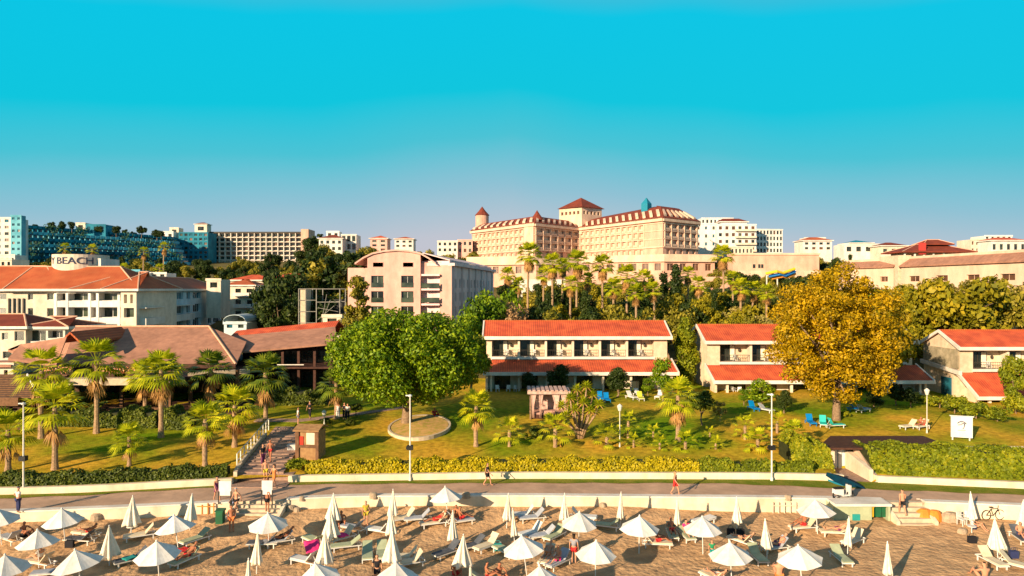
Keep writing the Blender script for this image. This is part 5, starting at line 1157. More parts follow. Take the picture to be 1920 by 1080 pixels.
for px, pb, w, hh, key, lab in ((993, 738, 42, 42, 'darkfine', 'small dark evergreen left before the central villa'), (1047, 742, 60, 62, 'darkfine', 'dark conical evergreen before the central villa patio'), (1158, 745, 62, 60, 'darkfine', 'round dark evergreen before the central villa, right of the blue chairs'), (1243, 752, 56, 84, 'smallg', 'light green leafy tree at the right corner of the central villa'), (1215, 742, 30, 34, 'smallg', 'small green shrub tree left of the leafy corner tree'),
        (1316, 797, 66, 72, 'small', 'small dark round tree with twin pale trunk right of the tall bright palm'), (1350, 790, 30, 40, 'pale0', 'small twiggy tree in front of the middle villa patio'), (1425, 770, 70, 60, 'smallg', 'leafy green tree behind the lamp post by the middle villa'), (1395, 760, 30, 32, 'smallg', 'small green tree left of the middle villa lamp'), (1708, 764, 36, 40, 'darkfine', 'dark evergreen shrub between the middle and right villas'), (1680, 760, 40, 44, 'darkfine', 'dark evergreen beside the golden tree right side'),
        (1905, 772, 64, 112, 'green1', 'round bright green tree before the right villa, right edge'), (1470, 775, 40, 46, 'darkfine', 'dark shrub left of the golden tree trunk'), (1640, 765, 44, 30, 'darkfine', 'dark low shrub right of the golden tree trunk'), (668, 780, 34, 26, 'small', 'low dark tree under the left side of the huge tree')):
    shrub(key, px, pb, w, hh, lab, 'tree')
place_tree('colt', XX(1284, 90), 90, 9.6, 4.3, 'tall slender light green tree in the gap between two villas', z=3.1)
place_tree('green1', XX(885, 80), 80, 8.4, 5.5, 'dark green tree between the huge tree and the central villa', z=3.0)
place_tree('green0', XX(875, 100), 100, 9, 6, 'dark green tree behind the right side of the huge tree')
place_tree('green0', XX(905, 105), 105, 11.5, 9, 'dark green leafy tree right of the pink block, lower')
place_tree('green0', XX(935, 118), 118, 12, 9, 'dark green leafy tree below the pink block long side')
place_tree('dry', XX(950, 108), 108, 10.5, 10.5, 'brown bare twiggy tree above the left end of the central villa roof')
place_tree('dry', XX(917, 106), 106, 7, 6, 'small golden brown twiggy tree left of the bare brown one')
place_tree('pine', XX(672, 105), 105, 15.2, 8.5, 'tall light green conifer in front of the pink apartment block')
place_tree('cyp0', XX(1010, 132), 132, 11, 3.0, 'dark cypress behind the tallest slope palm')
place_tree('cyp0', XX(1243, 150), 150, 12.5, 4.2, 'dark cypress, left one of the pair below the hotel podium')
place_tree('cyp1', XX(1268, 146), 146, 14.8, 4.2, 'taller dark cypress, right one of the pair below the hotel podium')
place_tree('cyp1', XX(1060, 138), 138, 10, 3.2, 'dark cypress between the slope palms left of the tower')
for k, (px, Y, H) in enumerate(((1028, 118, 10.5), (1098, 120, 11), (1148, 126, 12), (1200, 128, 11.5), (1222, 140, 12), (1300, 132, 11), (1340, 128, 10))): place_tree('cyp%d' % (k % 2), XX(px, Y), Y, H, H*.27, 'dark cypress among the slope palms, %s from the left of the loose row' % ORD[k], 'tree', 'cypresses among the slope palms')
place_tree('green1', XX(1640, 100), 100, 13, 9, 'green tree behind the right shoulder of the golden tree')
place_tree('gold1', XX(1660, 84), 84, 12, 8, 'golden green tree touching the golden tree on its right')
# ------------------------------------------------------------------ woods on the slope: each tree its own object
WROW = {}
def wood(specs, group, lab):
    for ri, (pa, pb, Y, n_, keys, hm, hM) in enumerate(specs):
        row = lab if len(specs) == 1 else '%s, %s row' % (lab, ORD[ri])
        for k in range(n_):
            px = pa+(pb-pa)*(k+.5)/n_+rng.uniform(-.5, .5)*(pb-pa)/n_*.8; y = Y*rng.uniform(.96, 1.04); X = XX(px, y); key = rng.choice(keys); H = rng.uniform(hm, hM)
            kind = {'d': 'dark green', 'o': 'olive green', 'g': 'golden green', 'p': 'pale twiggy', 'c': 'dark cypress'}[key[0]] if not key.startswith('green') else 'bright green'
            if key == 'pined': kind = 'dark pine'
            place_tree(key, X, y, H, H*rng.uniform(.75, 1.1) if not key.startswith('cyp') else H*.3, '%s tree, %s from left %s' % (kind, ordw(k), row), 'tree', group+', '+kind)
D = ['dark0', 'dark1', 'dark2']; O = ['olive0', 'olive1', 'olive2']; GO = ['gold0', 'gold1', 'gold2']; PA = ['pale0', 'pale1', 'pale2']
wood([(980, 1270, 112, 9, O+GO+D, 7.5, 10), (975, 1310, 125, 10, O+GO+D+D, 7, 10), (1000, 1480, 140, 12, O+GO+D+['green1'], 7, 10), (960, 1500, 160, 14, O+GO+D, 6.5, 10), (930, 1500, 185, 14, O+D+GO, 6, 9.5), (930, 1500, 210, 12, O+D, 5, 7.5)],
     'trees on the slope below the terracotta hotel', 'below the terracotta hotel')
wood([(1290, 1480, 106, 6, PA+O+GO, 6.5, 8.5), (1300, 1470, 120, 6, GO+O+PA, 7, 10)], 'trees behind the middle villa', 'behind the middle villa roof')
wood([(1690, 1930, 108, 7, PA+O+GO, 11, 15), (1680, 1930, 120, 6, PA+O, 11, 14), (1650, 1700, 112, 2, O+D, 11, 13)], 'tall trees behind the right villa', 'behind the right villa roof')
wood([(1690, 1930, 100, 6, D+O, 4.5, 6)], 'low trees behind the right villa', 'low behind the right villa')
wood([(590, 650, 150, 4, O+D, 15, 18), (600, 690, 165, 4, O+GO+D, 13, 16), (585, 640, 128, 4, D, 8, 10)], 'trees left of the pink block', 'between scaffold and pink block')
wood([(485, 560, 128, 5, D, 8, 11), (500, 560, 140, 3, D+['pined'], 12, 15)], 'trees by the scaffold', 'in the scaffold clump')
wood([(400, 650, 235, 15, D+O, 7, 10), (430, 650, 265, 13, D+D+O, 7, 10), (440, 690, 300, 10, D+O, 6, 9)], 'trees below the slab hotel', 'below the cream slab hotel')
wood([(0, 130, 205, 8, D+O, 6, 9), (200, 420, 200, 12, D+O+GO, 5, 8), (0, 420, 250, 20, D+O, 7, 10), (40, 400, 320, 16, D, 5, 8)], 'trees below the teal hotel', 'below the teal hotel')
wood([(582, 610, 330, 3, ['pined'], 14, 18), (605, 625, 322, 2, ['pined'], 13, 15), (565, 640, 340, 4, D, 9, 12)], 'tall pines by the slab hotel', 'in the slab hotel clump')
wood([(590, 700, 280, 10, D+O, 11, 14), (700, 900, 270, 14, D+O, 10, 13)], 'trees below the ridge houses', 'below the ridge houses')
wood([(1335, 1560, 226, 14, O+GO+D, 6.5, 8), (1480, 1700, 150, 8, O+GO+D, 8, 10.5), (1700, 1930, 128, 8, GO+O, 7.5, 10)], 'trees before the retaining wall', 'before the retaining wall')
wood([(665, 700, 280, 3, D, 9, 12), (720, 800, 290, 6, ['cyp0', 'cyp1', 'dark0'], 8, 11), (790, 880, 280, 6, D+['cyp1'], 6, 9)], 'trees behind the curved gable', 'on the ridge behind the pink block')
wood([(1335, 1500, 300, 7, D+O, 5, 7), (1480, 1565, 255, 7, D+O, 9, 11.5), (1560, 1600, 250, 2, D+['cyp0'], 9, 12), (1590, 1700, 225, 8, D+O, 10.5, 13), (1880, 1930, 235, 3, O, 8, 10)], 'trees on the right ridge', 'on the right ridge')
wood([(1500, 1600, 180, 5, O+GO, 6, 9), (1690, 1930, 140, 8, O+PA, 6, 9)], 'trees before the long low building', 'before the long low building')
wood([(40, 320, 395, 14, D, 4.5, 7)], 'rooftop trees of the teal hotel', 'on the skyline above the teal terraces')
for o in S.objects:
    if o.get('group') == 'rooftop trees of the teal hotel, dark green': o.location.z = ZZ(428+(o.location.x/o.location.y*F+960-40)*.075, 395)-1
# ------------------------------------------------------------------ round bed with the huge tree
g = G(787, 803); t = thing('tree_ring', g, 'pale kerb ring bed of bare earth around the huge tree', 'planter')
mb = MB(); n = 40; R = 2.95; ex = 1.45
prev = None; ringv = []
for k in range(n+1):
    a = 2*PI*k/n; cs, sn = math.cos(a), math.sin(a); rr = []
    for q, zq in ((R, -.2), (R, .30), (R-.20, .30), (R-.20, -.2)):
        x, y = g.x+cs*q, g.y+sn*q*ex; rr.append(mb.P((x, y, h(x, y)+zq)))
    if prev:
        for q in range(4): mb.face((prev[q], rr[q], rr[(q+1) % 4], prev[(q+1) % 4]))
    prev = rr
mb.build('kerb_ring', M['kerb'], t)
mb = MB(); c0 = mb.P((g.x, g.y, g.z+.42)); rg = [mb.P((g.x+math.cos(2*PI*k/n)*(R-.25), g.y+math.sin(2*PI*k/n)*(R-.25)*ex, h(g.x+math.cos(2*PI*k/n)*R, g.y+math.sin(2*PI*k/n)*R*ex)+.26)) for k in range(n)]
for k in range(n): mb.face((c0, rg[k], rg[(k+1) % n]))
mb.build('earth', M['soil'], t)
# ------------------------------------------------------------------ lamps
def lamp(px, pyt, pyb, label, big=True, Y=None):
    g = G(px, pyb) if Y is None else Vector((XX(px, Y), Y, PZ+.03)); H = ZZ(pyt, g.y)-g.z
    t = thing('street_lamp' if big else 'garden_lamp', g, label, 'lamp post')
    mb = MB(); r = .065 if big else .045; mb.tube([(0, 0, 0), (0, 0, .25), (0, 0, .26), (0, 0, H-.1)], [r*1.7, r*1.6, r, r*.7], 10); mb.build('pole', M['metal'], t, local=True, smooth=False)
    mb = MB()
    if big: mb.lathe([(.04, H-.10), (.14, H-.05), (.15, H+.04), (.04, H+.10)], 12); mb.box(-.34, -.02, -.06, .06, H-.02, H+.06)
    else: mb.lathe([(.05, H-.15), (.12, H-.1), (.24, H+.3), (.20, H+.36), (.03, H+.5)], 10)
    mb.build('lamp_head', M['white'] if big else M['metal'], t, local=True)
    if big:
        mb = MB(); z = 2.35; mb.box(-.22, .22, -.17, .17, z, z+.34); mb.box(-.30, -.23, -.1, .1, z+.05, z+.25); mb.build('loudspeaker_box', M['black'], t, local=True)
    return t
lamp(44, 757, 928, 'tall white lamp post with black box at the far left', Y=48.7)
lamp(769, 742, 898, 'tall white lamp post with black box in front of the huge tree', Y=52.0)
lamp(1447, 740, 899, 'tall white lamp post with black box in front of the middle villa', Y=52.0)
lamp(1162, 768, 838, 'short garden lamp with large pale head on the middle lawn', False)
lamp(1738, 738, 812, 'short garden lamp with cone head beside the sunbathers', False)
lamp(608, 778, 797, 'white bollard lamp by the path behind the kiosk', False)
# ------------------------------------------------------------------ canopied daybed
g = G(1029, 786); s_ = F/g.y
t = thing('canopied_daybed', g, 'pink-draped canopied daybed on the lawn before the central villa', 'gazebo')
w = 2.0; hh = 2.55; dpt = 2.4
mb = MB()
for x in (-w+.15, w-.15):
    for y in (0, dpt): mb.box(x-.08, x+.08, y-.08, y+.08, -.1, hh)
mb.build('posts', M['bark'], t, local=True)
mb = MB(); mb.box(-w-.15, w+.15, -.3, dpt+.3, hh, hh+.3); 
for k in range(9): x = -w-.1+k*(2*w+.1)/9; mb.box(x, x+.3, -.36, dpt+.36, hh+.303, hh+.42)
mb.build('thatched_top', pm('pale_pink_slats', (.60, .42, .36), (.44, .28, .23)), t, local=True)
CUR = pm('pink_curtain', (.74, .52, .44), (.60, .38, .32), rough=.9)
for k, (xa, xb_, yy) in enumerate(((-w+.2, -w+.75, -.02), (-w+1.0, -w+1.45, -.02), (w-1.7, w-.9, -.02), (w-.8, w-.2, -.02), (-w+.3, w-.3, dpt+.02))):
    mb = MB(); n = 14
    top = [(xa+(xb_-xa)*i/n, yy+.06*math.sin(i*2.2), hh) for i in range(n+1)]; xm = xa*.7+xb_*.3 if xa < 0 else xa*.3+xb_*.7
    if k == 4: xm = (xa+xb_)/2
    q = .35 if k < 4 else 1
    mid = [(xm+(p[0]-xm)*q, p[1], hh*.5) for p in top]; bot = [(xm+(p[0]-xm)*min(1, q*1.4), p[1]+.04, .15) for p in top]
    rows_ = [[mb.P(p) for p in r_] for r_ in (top, mid, bot)]
    for a, b in zip(rows_, rows_[1:]):
        for i in range(n): mb.face((a[i], a[i+1], b[i+1], b[i]))
    o = mb.build('curtain', CUR, t, local=True, smooth=True); md = o.modifiers.new('s', 'SOLIDIFY'); md.thickness = .02
mb = MB(); mb.box(-w+.25, w-.25, .15, dpt-.1, 0, .42); mb.build('bed_base', M['brown'], t, local=True)
mb = MB(); mb.box(-w+.4, w-.4, .25, dpt-.2, .423, .6); mb.box(-.6, .6, .3, .8, .603, .8); mb.build('mattress', pm('rose_cushion', (.55, .30, .24)), t, local=True)
# ------------------------------------------------------------------ kiosk
g = G(577, 862); t = thing('wooden_kiosk', g, 'small brown wooden notice kiosk beside the garden steps', 'kiosk')
w, dpt, hh = .9, 1.5, 2.35
mb = MB().at(0, 0, 0, -.12); mb.box(-w, w, 0, dpt, -.3, hh); mb.build('body', M['kiosk'], t, local=True)
mb = MB().at(0, 0, 0, -.12); mb.slab([(-w-.25, -.3, hh+.1), (w+.15, -.3, hh+.1), (w+.15, dpt/2, hh+.42), (-w-.25, dpt/2, hh+.42)], .12); mb.slab([(w+.15, dpt+.3, hh+.1), (-w-.25, dpt+.3, hh+.1), (-w-.25, dpt/2+.01, hh+.42), (w+.15, dpt/2+.01, hh+.42)], .12); mb.build('roof', M['kiosk'], t, local=True)
mb = MB().at(0, 0, 0, -.12); mb.box(-w-.12, -w+.18, -.12, -.004, -.2, hh); mb.box(w-.2, w+.05, -.1, -.004, -.2, hh); mb.box(-w+.18, w-.2, -.1, -.004, 1.0, 1.2); mb.build('frame_boards', M['wood'], t, local=True)
mb = MB().at(0, 0, 0, -.12); mb.box(-.1, .6, -.05, -.006, 1.25, 2.2); mb.build('notice_board', M['creamwall'], t, local=True)
mb = MB().at(0, 0, 0, -.12); mb.box(-.7, -.35, -.05, -.006, 1.0, 1.9); mb.build('red_notice', pm('red_notice_paint', (.5, .04, .02)), t, local=True)
g = G(548, 846); t = thing('white_box', g, 'small white box on the garden steps left of the kiosk', 'box'); mb = MB(); mb.box(-.35, .35, -.25, .25, 0, .5); mb.box(-.39, .39, -.29, .29, .502, .58); mb.build('box_body', M['white'], t, local=True)
# garden steps rail and side wall
t = thing('step_railing', (-21.6, 56, 2), 'white metal railing along the left side of the garden steps', 'railing')
mb = MB(); prev = None
for k in range(11):
    y = 53.6+k*1.05; x = path_ctr(y)-2.2; z = h(x, y); mb.box(x-.04, x+.04, y-.04, y+.04, z-.2, z+1.05)
    if prev: mb.tube([prev, (x, y, z+1.05)], .045, 6); mb.tube([(prev[0], prev[1], prev[2]-.55), (x, y, z+.5)], .03, 5)
    prev = (x, y, z+1.05)
mb.build('rails', M['metal'], t)
t = thing('step_side_wall', (-21.3, 53, 1.5), 'low pale wall flanking the garden steps on the left', 'wall')
mb = MB(); ys = frange(51.6, 62, 1.0); prev = None
for y in ys:
    x = path_ctr(y)-1.98+(.5*(53-y) if y < 53 else 0)*.3; z = h(x, max(y, Yw(x)+.1)); rr = [mb.P((x-.14, y, z-.4)), mb.P((x-.14, y, z+.34)), mb.P((x+.14, y, z+.34)), mb.P((x+.14, y, z-.4))]
    if prev:
        for q in range(4): mb.face((prev[q], rr[q], rr[(q+1) % 4], prev[(q+1) % 4]))
    else: mb.face(rr[::-1])
    prev = rr
mb.face(prev); mb.build('wall', M['kerb'], t)
# ------------------------------------------------------------------ boards and sign
def board(px, pt, pm_, pb, w_px, label, z=PZ):
    Y = F*(EYE-z)/(pb-540); x = XX(px, Y); s_ = F/Y; t = thing('white_board', (x, Y, z), label, 'board', 'white boards at the head of the beach stairs'); w = w_px/s_; a, b = (pb-pt)/s_, (pb-pm_)/s_
    mb = MB(); mb.box(-w/2, w/2, -.03, .03, b, a); mb.build('panel', M['white'], t, local=True)
    for sx in (-1, 1): mb = MB(); mb.box(sx*w/2-.04, sx*w/2+.04, -.032-.03, -.033, 0, b+.3); mb.build('post', M['frame'], t, local=True)
    return t
board(422, 902, 929, 945, 23, 'white blank board on posts, left one at the beach stairs')
board(501, 901, 927, 946, 20, 'white blank board on posts, right one at the beach stairs')
Y = 60.5; x = XX(1803, Y); zb = h(x, Y); t = thing('sign_panel', (x, Y, zb), 'large white sign panel with dark palm-like emblem on the right lawn', 'sign', rz=-.35)
s_ = F/Y; w, a = 35/s_, ZZ(781, Y)-zb
mb = MB(); mb.box(-w/2, w/2, -.06, .06, .25, a); mb.build('panel', M['white'], t, local=True)
mb = MB(); mb.box(-w/2-.1, w/2+.1, -.12, .12, a+.003, a+.07); mb.build('cap', M['trim'], t, local=True)
mb = MB(); nv = pm('emblem_ink', (.06, .06, .12), (.08, .07, .13))
pts = [(-.36+.72*k/10, -.075, a-.62+.20*math.sin(PI*k/10)) for k in range(11)]; mb.tube(pts, [.02]+[.045]*9+[.02], 5)
mb.tube([(-.05, -.075, a-.55), (.22, -.075, a-.62), (.17, -.075, a-.95)], [.03, .06, .03], 5); mb.tube([(.17, -.075, a-.95), (.05, -.075, a-1.1)], .03, 5); mb.tube([(-.32, -.075, a-1.22), (.3, -.075, a-1.18)], .02, 5)
mb.tube([(-.3, -.075, a-.75), (.05, -.075, a-.68)], .03, 5); mb.build('emblem', nv, t, local=True)
for sx in (-.7, .6): mb = MB(); mb.box(sx-.05, sx+.05, -.05, .05, -.3, .248); mb.build('post', M['metal'], t, local=True)
t = thing('lawn_kerb', (38, 57, 2), 'thin pale kerb line along the right lawn behind the tall hedge', 'kerb'); mb = MB(); mb.box(36.8, 58, 57.6, 57.8, 1.9, 2.62); mb.build('kerb', M['kerb'], t)
# ------------------------------------------------------------------ covered entrance in the slope
t = thing('covered_entrance', (27, 56, PZ), 'sunken white doorway under a flat dark brown roof slab between hedges', 'entrance')
yf = 54.3; zr = 3.3
mb = MB(); mb.slab([(XX(1532, yf), yf, zr), (XX(1790, yf), yf-.2, zr), (XX(1735, 59.5), 59.8, zr-.25), (XX(1560, 59.5), 59.8, zr-.25)], .16); mb.build('roof_slab', M['brown'], t)
xa, xb_ = XX(1562, yf), XX(1600, yf)
mb = MB(); mb.box(xa-.3, xa-.003, yf-.3, yf+4, PZ, zr-.23); mb.build('side_wall', M['villawall'], t)
mb = MB(); x1 = xb_
mb.prism([(x1, Yw(27)+.3), (x1+.3, Yw(27)+.3), (x1+.5, yf+3), (x1+.0, yf+3)], PZ-.2, [PZ+.9, PZ+.9, zr-.24, zr-.24]); mb.build('side_wall', M['creamwall'], t)
mb = MB(); mb.prism([(x1+.32, Yw(27)+.3), (x1+.75, Yw(27)+.3), (x1+.75, yf+1), (x1+.5, yf+1)], PZ-.2, [PZ+.55, PZ+.3, 3.2, 3.2]); mb.build('ramp_wall', M['hotelc'], t)
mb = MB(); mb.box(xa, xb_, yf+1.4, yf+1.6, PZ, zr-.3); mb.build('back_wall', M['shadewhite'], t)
mb = MB(); mb.box(xa+.25, xa+.95, yf+1.3, yf+1.38, PZ+.02, zr-.5); mb.box(xa+1.05, xa+1.3, yf+1.3, yf+1.38, PZ+.02, zr-.5); mb.build('door', M['white'], t)
mb = MB(); mb.box(xa, xb_, Yw(25)-.2, yf+1.4, PZ-.2, PZ+.03); mb.build('floor', M['pathm'], t)
# blue boat cover: upturned kayak-like hulls
g = Vector((XX(1588, 50.9), 50.9, PZ+.1)); t = thing('covered_kayak', g, 'dark teal covered kayak leaning by the entrance gap', 'kayak', rz=-.75)
mb = MB(); prof = []
for k in range(9):
    f = k/8; x = -1.5+3*f; w = .48*math.sin(PI*min(1, max(.05, f)))**.5; prof.append([mb.P((x, -w, .12)), mb.P((x, 0, .12+.5*w+.1)), mb.P((x, w, .12)), mb.P((x, 0, .02))])
for a, b in zip(prof, prof[1:]):
    for q in range(4): mb.face((a[q], a[(q+1) % 4], b[(q+1) % 4], b[q]))
mb.face(prof[0]); mb.face(prof[-1][::-1]); o = mb.build('hull', pm('teal_cover', (.0, .028, .055), (.0, .02, .04), rough=.8, spec=.1), t, local=True); t.rotation_euler.x = .5; t.rotation_euler.y = .25
mb = MB(); mb.box(-1.2, 1.0, -.5, -.44, .02, .15); mb.build('side_strip', M['teal'], t, local=True)
t = thing('folded_canopy', (XX(1568, 52), 51.9, PZ), 'white folded sail propped left of the dark teal kayak', 'canopy'); mb = MB(); mb.prism([(-.5, 0), (.3, -.2), (.4, .1), (-.4, .25)], 0.03, [.55, .2, .25, .6]); mb.build('folded_cloth', M['white'], t, local=True)
# scooter
def scooter(px, pyb, label, body, rz=.2, z=PZ):
    Y = F*(EYE-z)/(pyb-540); t = thing('scooter', (XX(px, Y), Y, z), label, 'scooter', rz=rz)
    for x in (-.55, .55):
        mb = MB(); mb.tube([(x+.24*math.cos(a), 0, .26+.24*math.sin(a)) for a in [2*PI*k/12 for k in range(13)]], .06, 6, cap=False); mb.build('wheel', M['black'], t, local=True)
    mb = MB(); mb.prism([(-.75, -.16), (-.1, -.2), (-.1, .2), (-.75, .16)], [.4, .25, .25, .4], [.72, .7, .7, .72]); mb.prism([(-.1, -.15), (.42, -.15), (.42, .15), (-.1, .15)], .2, .3); mb.prism([(.36, -.22), (.5, -.2), (.5, .2), (.36, .22)], .25, .95); mb.build('body', body, t, local=True)
    mb = MB(); mb.box(-.72, -.05, -.14, .14, .722, .82); mb.build('seat', M['black'], t, local=True)
    mb = MB(); mb.tube([(.55, 0, .3), (.42, 0, 1.0)], .04, 6); mb.tube([(.4, -.32, 1.02), (.4, .32, 1.02)], .025, 6); mb.build('handlebar', M['black'], t, local=True)
scooter(1581, 935, 'small white scooter parked on the promenade below the kayak', M['white'])
# ------------------------------------------------------------------ things along the sea wall
t = thing('bin_shelter', (XX(1608, 46.6), 46.4, .6), 'pale concrete shelter slab over the row of coloured bins', 'shelter')
x0_, x1_ = XX(1555, 46.8), XX(1662, 46.6)
mb = MB(); mb.box(x0_, x1_, 45.9, Ys(25)-.02, PZ+.0, PZ+.16); mb.build('slab', M['trim'], t)
mb = MB(); mb.box(x0_, x0_+2.6, 46.2, Ys(24)-.03, .2, PZ-.003); mb.box(x1_-.15, x1_, 46.1, Ys(25)-.03, .2, PZ-.003); mb.build('side_wall', M['greenpl'], t)
mb = MB(); mb.box(x0_+2.61, x1_-.16, Ys(24)-.3, Ys(24)-.04, .2, PZ-.003); mb.build('back_panel', M['frame'], t)
def bin_(px, Y, z, wd, hh, mat, label, name='waste_bin'):
    t = thing(name, (XX(px, Y), Y, z), label, 'bin'); mb = MB(); mb.prism([(-wd*.42, -wd*.4), (wd*.42, -wd*.4), (wd*.42, wd*.4), (-wd*.42, wd*.4)], 0, hh*.85); mb.build('body', mat, t, local=True)
    mb = MB(); mb.prism([(-wd*.5, -wd*.48), (wd*.5, -wd*.48), (wd*.5, wd*.48), (-wd*.5, wd*.48)], hh*.853, [hh*.93, hh*.93, hh, hh]); mb.build('lid', mat, t, local=True)
    mb = MB()
    for x in (-wd*.3, wd*.3): mb.tube([(x-.03, wd*.38, .07), (x+.03, wd*.38, .07)], .09, 8)
    mb.build('wheels', M['black'], t, local=True)
bin_(1617, 46.5, .45, .42, .78, M['bluepl'], 'blue bin under the pale shelter slab')
bin_(1631, 46.5, .45, .42, .78, M['binyellow'], 'yellow bin between the blue and green bins')
bin_(1645, 46.5, .45, .42, .78, M['bingreen'], 'green bin at the right end under the shelter slab')
bin_(1655, 46.5, .45, .32, .74, M['bingreen'], 'dark green narrow bin beside the wall end of the shelter')
bin_(413, 45.1, .45, .55, .95, M['bingreen'], 'dark green bin standing left of the beach stairs')
bin_(324, 44.9, .45, .42, .5, M['bluepl'], 'small blue crate-like bin against the left sea wall')
def plain_block(name, px, py, w, d_, hh, mat, label, cat, rz=0, taper=.85):
    g = G(px, py); t = thing(name, g, label, cat, rz=rz); mb = MB(); n = 9; a = [2*PI*k/n for k in range(n)]
    for f, z in ((1, -.1),): pass
    rings = []
    for f, z in ((1, -.1), (1.02, hh*.35), (taper, hh*.8), (taper*.6, hh)): rings.append([mb.P((math.cos(q)*w*f*(1+.12*math.sin(q*3+w)), math.sin(q)*d_*f, z)) for q in a])
    for r0, r1 in zip(rings, rings[1:]):
        for k in range(n): mb.face((r0[k], r0[(k+1) % n], r1[(k+1) % n], r1[k]))
    mb.face(rings[-1]); mb.build(name+'_body' if 0 else 'body', mat, t, local=True); return t
plain_block('orange_sack', 1733, 975, .55, .35, .75, M['orange'], 'orange sack against the sea wall, left of its twin', 'sack')
plain_block('orange_sack', 1752, 976, .5, .35, .7, M['orange'], 'orange sack against the sea wall, right one of two', 'sack')
plain_block('boulder', 1782, 977, .6, .4, .6, M['rock'], 'pale boulder right of the orange sacks', 'rock')
for k, (px, py, w, lab) in enumerate(((545, 957, .32, 'pale boulder right of the beach stairs'), (557, 959, .26, 'second boulder right of the beach stairs'), (566, 955, .2, 'small boulder at the foot of the wall right of the stairs'), (700, 950, .3, 'pale stone left of the first furled umbrella pair'), (874, 948, .3, 'pale stone right of the umbrella by the wall'), (180, 975, .4, 'flat pale stone against the left sea wall'), (1130, 950, .25, 'white stone near the middle sea wall'), (1478, 960, .25, 'pale stone left of the umbrella near the bins'), (1805, 1000, .3, 'driftwood-coloured stone right on the bare sand'))):
    plain_block('boulder', px, py, w, w*.8, w*1.1, M['rock'], lab, 'rock')
# small fence posts near wall and metal hoop frames
for px, py, lab in ((1470, 962, 'short white picket posts along the wall left of the bins'), (378, 964, 'small wooden rack left of the green bin')):
    g = G(px, py); t = thing('picket_rack', g, lab, 'rack'); mb = MB()
    for k in range(5): mb.box(-.8+k*.4, -.74+k*.4, -.03, .03, -.1, .75)
    mb.box(-.8, .86, -.05, -.031, .5, .56); mb.build('pickets', M['cream'] if px > 1000 else M['orange'], t, local=True)
g = G(1862, 975); t = thing('bicycle', g, 'dark bicycle leaning on the right sea wall', 'bicycle', rz=.1)
for x in (-.5, .5):
    mb = MB(); mb.tube([(x+.33*math.cos(a), 0, .34+.33*math.sin(a)) for a in [2*PI*k/16 for k in range(17)]], .025, 5, cap=False); mb.build('wheel', M['black'], t, local=True)
mb = MB()
for a, b in (((-.5, .34), (-.15, .75)), ((-.15, .75), (.35, .78)), ((.35, .78), (.5, .34)), ((-.15, .75), (0, .3)), ((0, .3), (.35, .72)), ((-.5, .34), (0, .3)), ((.35, .78), (.38, .98))): mb.tube([(a[0], 0, a[1]), (b[0], 0, b[1])], .022, 5)
mb.build('frame', M['black'], t, local=True)
mb = MB(); mb.box(-.27, -.03, -.06, .06, .84, .9); mb.build('saddle', M['black'], t, local=True)
# ------------------------------------------------------------------ parasols
def canopy_mesh(Rr=1.2, za=2.32, zr=1.52, n=8, m=6):
    mb = MB(); apex = mb.P((0, 0, za)); rows = []
    for j in range(1, m+1):
        f = j/m; row = []
        for k in range(n*4):
            a = 2*PI*k/(n*4); q = (k % 4)/4; sagf = math.cos(PI/n)/math.cos((q-.5)*2*PI/n)
            pan = 4*q*(1-q); z = za-(za-zr)*(f**.92)-.03*pan*f-.04*f*f
            row.append(mb.P((math.cos(a)*Rr*f*sagf*(1-.02*pan*f), math.sin(a)*Rr*f*sagf*(1-.02*pan*f), z)))
        rows.append(row)
    N_ = n*4
    for k in range(N_): mb.face((apex, rows[0][k], rows[0][(k+1) % N_]))
    for a, b in zip(rows, rows[1:]):
        for k in range(N_): mb.face((a[k], b[k], b[(k+1) % N_], a[(k+1) % N_]))
    return mb
def proto_from(parts, name):
    root = bpy.data.objects.new(name, None)
    PR = []
    for nm, mb, mat, smooth, ch in parts:
        me = bpy.data.meshes.new(nm); me.from_pydata(mb.v, [], mb.f)
        me.materials.append(mat)
        if smooth: me.polygons.foreach_set('use_smooth', [True]*len(me.polygons))
        PR.append((nm, me, ch))
    return PR
def put(PR, name, loc, label, cat, group=None, rz=0, tilt=(0, 0), scale=(1, 1, 1)):
    t = thing(name, loc, label, cat, group, rz); t.rotation_euler.x, t.rotation_euler.y = tilt; t.scale = scale; prev = None
    for nm, me, ch in PR:
        o = bpy.data.objects.new(nm, me); link(o, prev if ch else t)
        if not ch: prev = o
        if nm == 'canopy': md = o.modifiers.new('s', 'SOLIDIFY'); md.thickness = .015
    return t
pole = MB(); pole.tube([(0, 0, -.5), (0, 0, 2.32)], .028, 8)
fin = MB(); fin.lathe([(.05, 2.27), (.06, 2.33), (.015, 2.4)], 8)
OPEN = [('pole', pole, M['white'], False, False), ('canopy', canopy_mesh(), M['canvas'], False, False), ('finial', fin, M['white'], True, True)]
for k in range(8):
    a = 2*PI*k/8; rb = MB(); rb.tube([(0, 0, 2.24), (math.cos(a)*1.12, math.sin(a)*1.12, 1.50)], .014, 4); OPEN.append(('rib', rb, M['wood'], False, False))
hub = MB(); hub.lathe([(.05, 1.85), (.05, 1.95)], 8); OPEN.append(('hub', hub, M['white'], False, False))
OPENP = proto_from(OPEN, 'parasol')
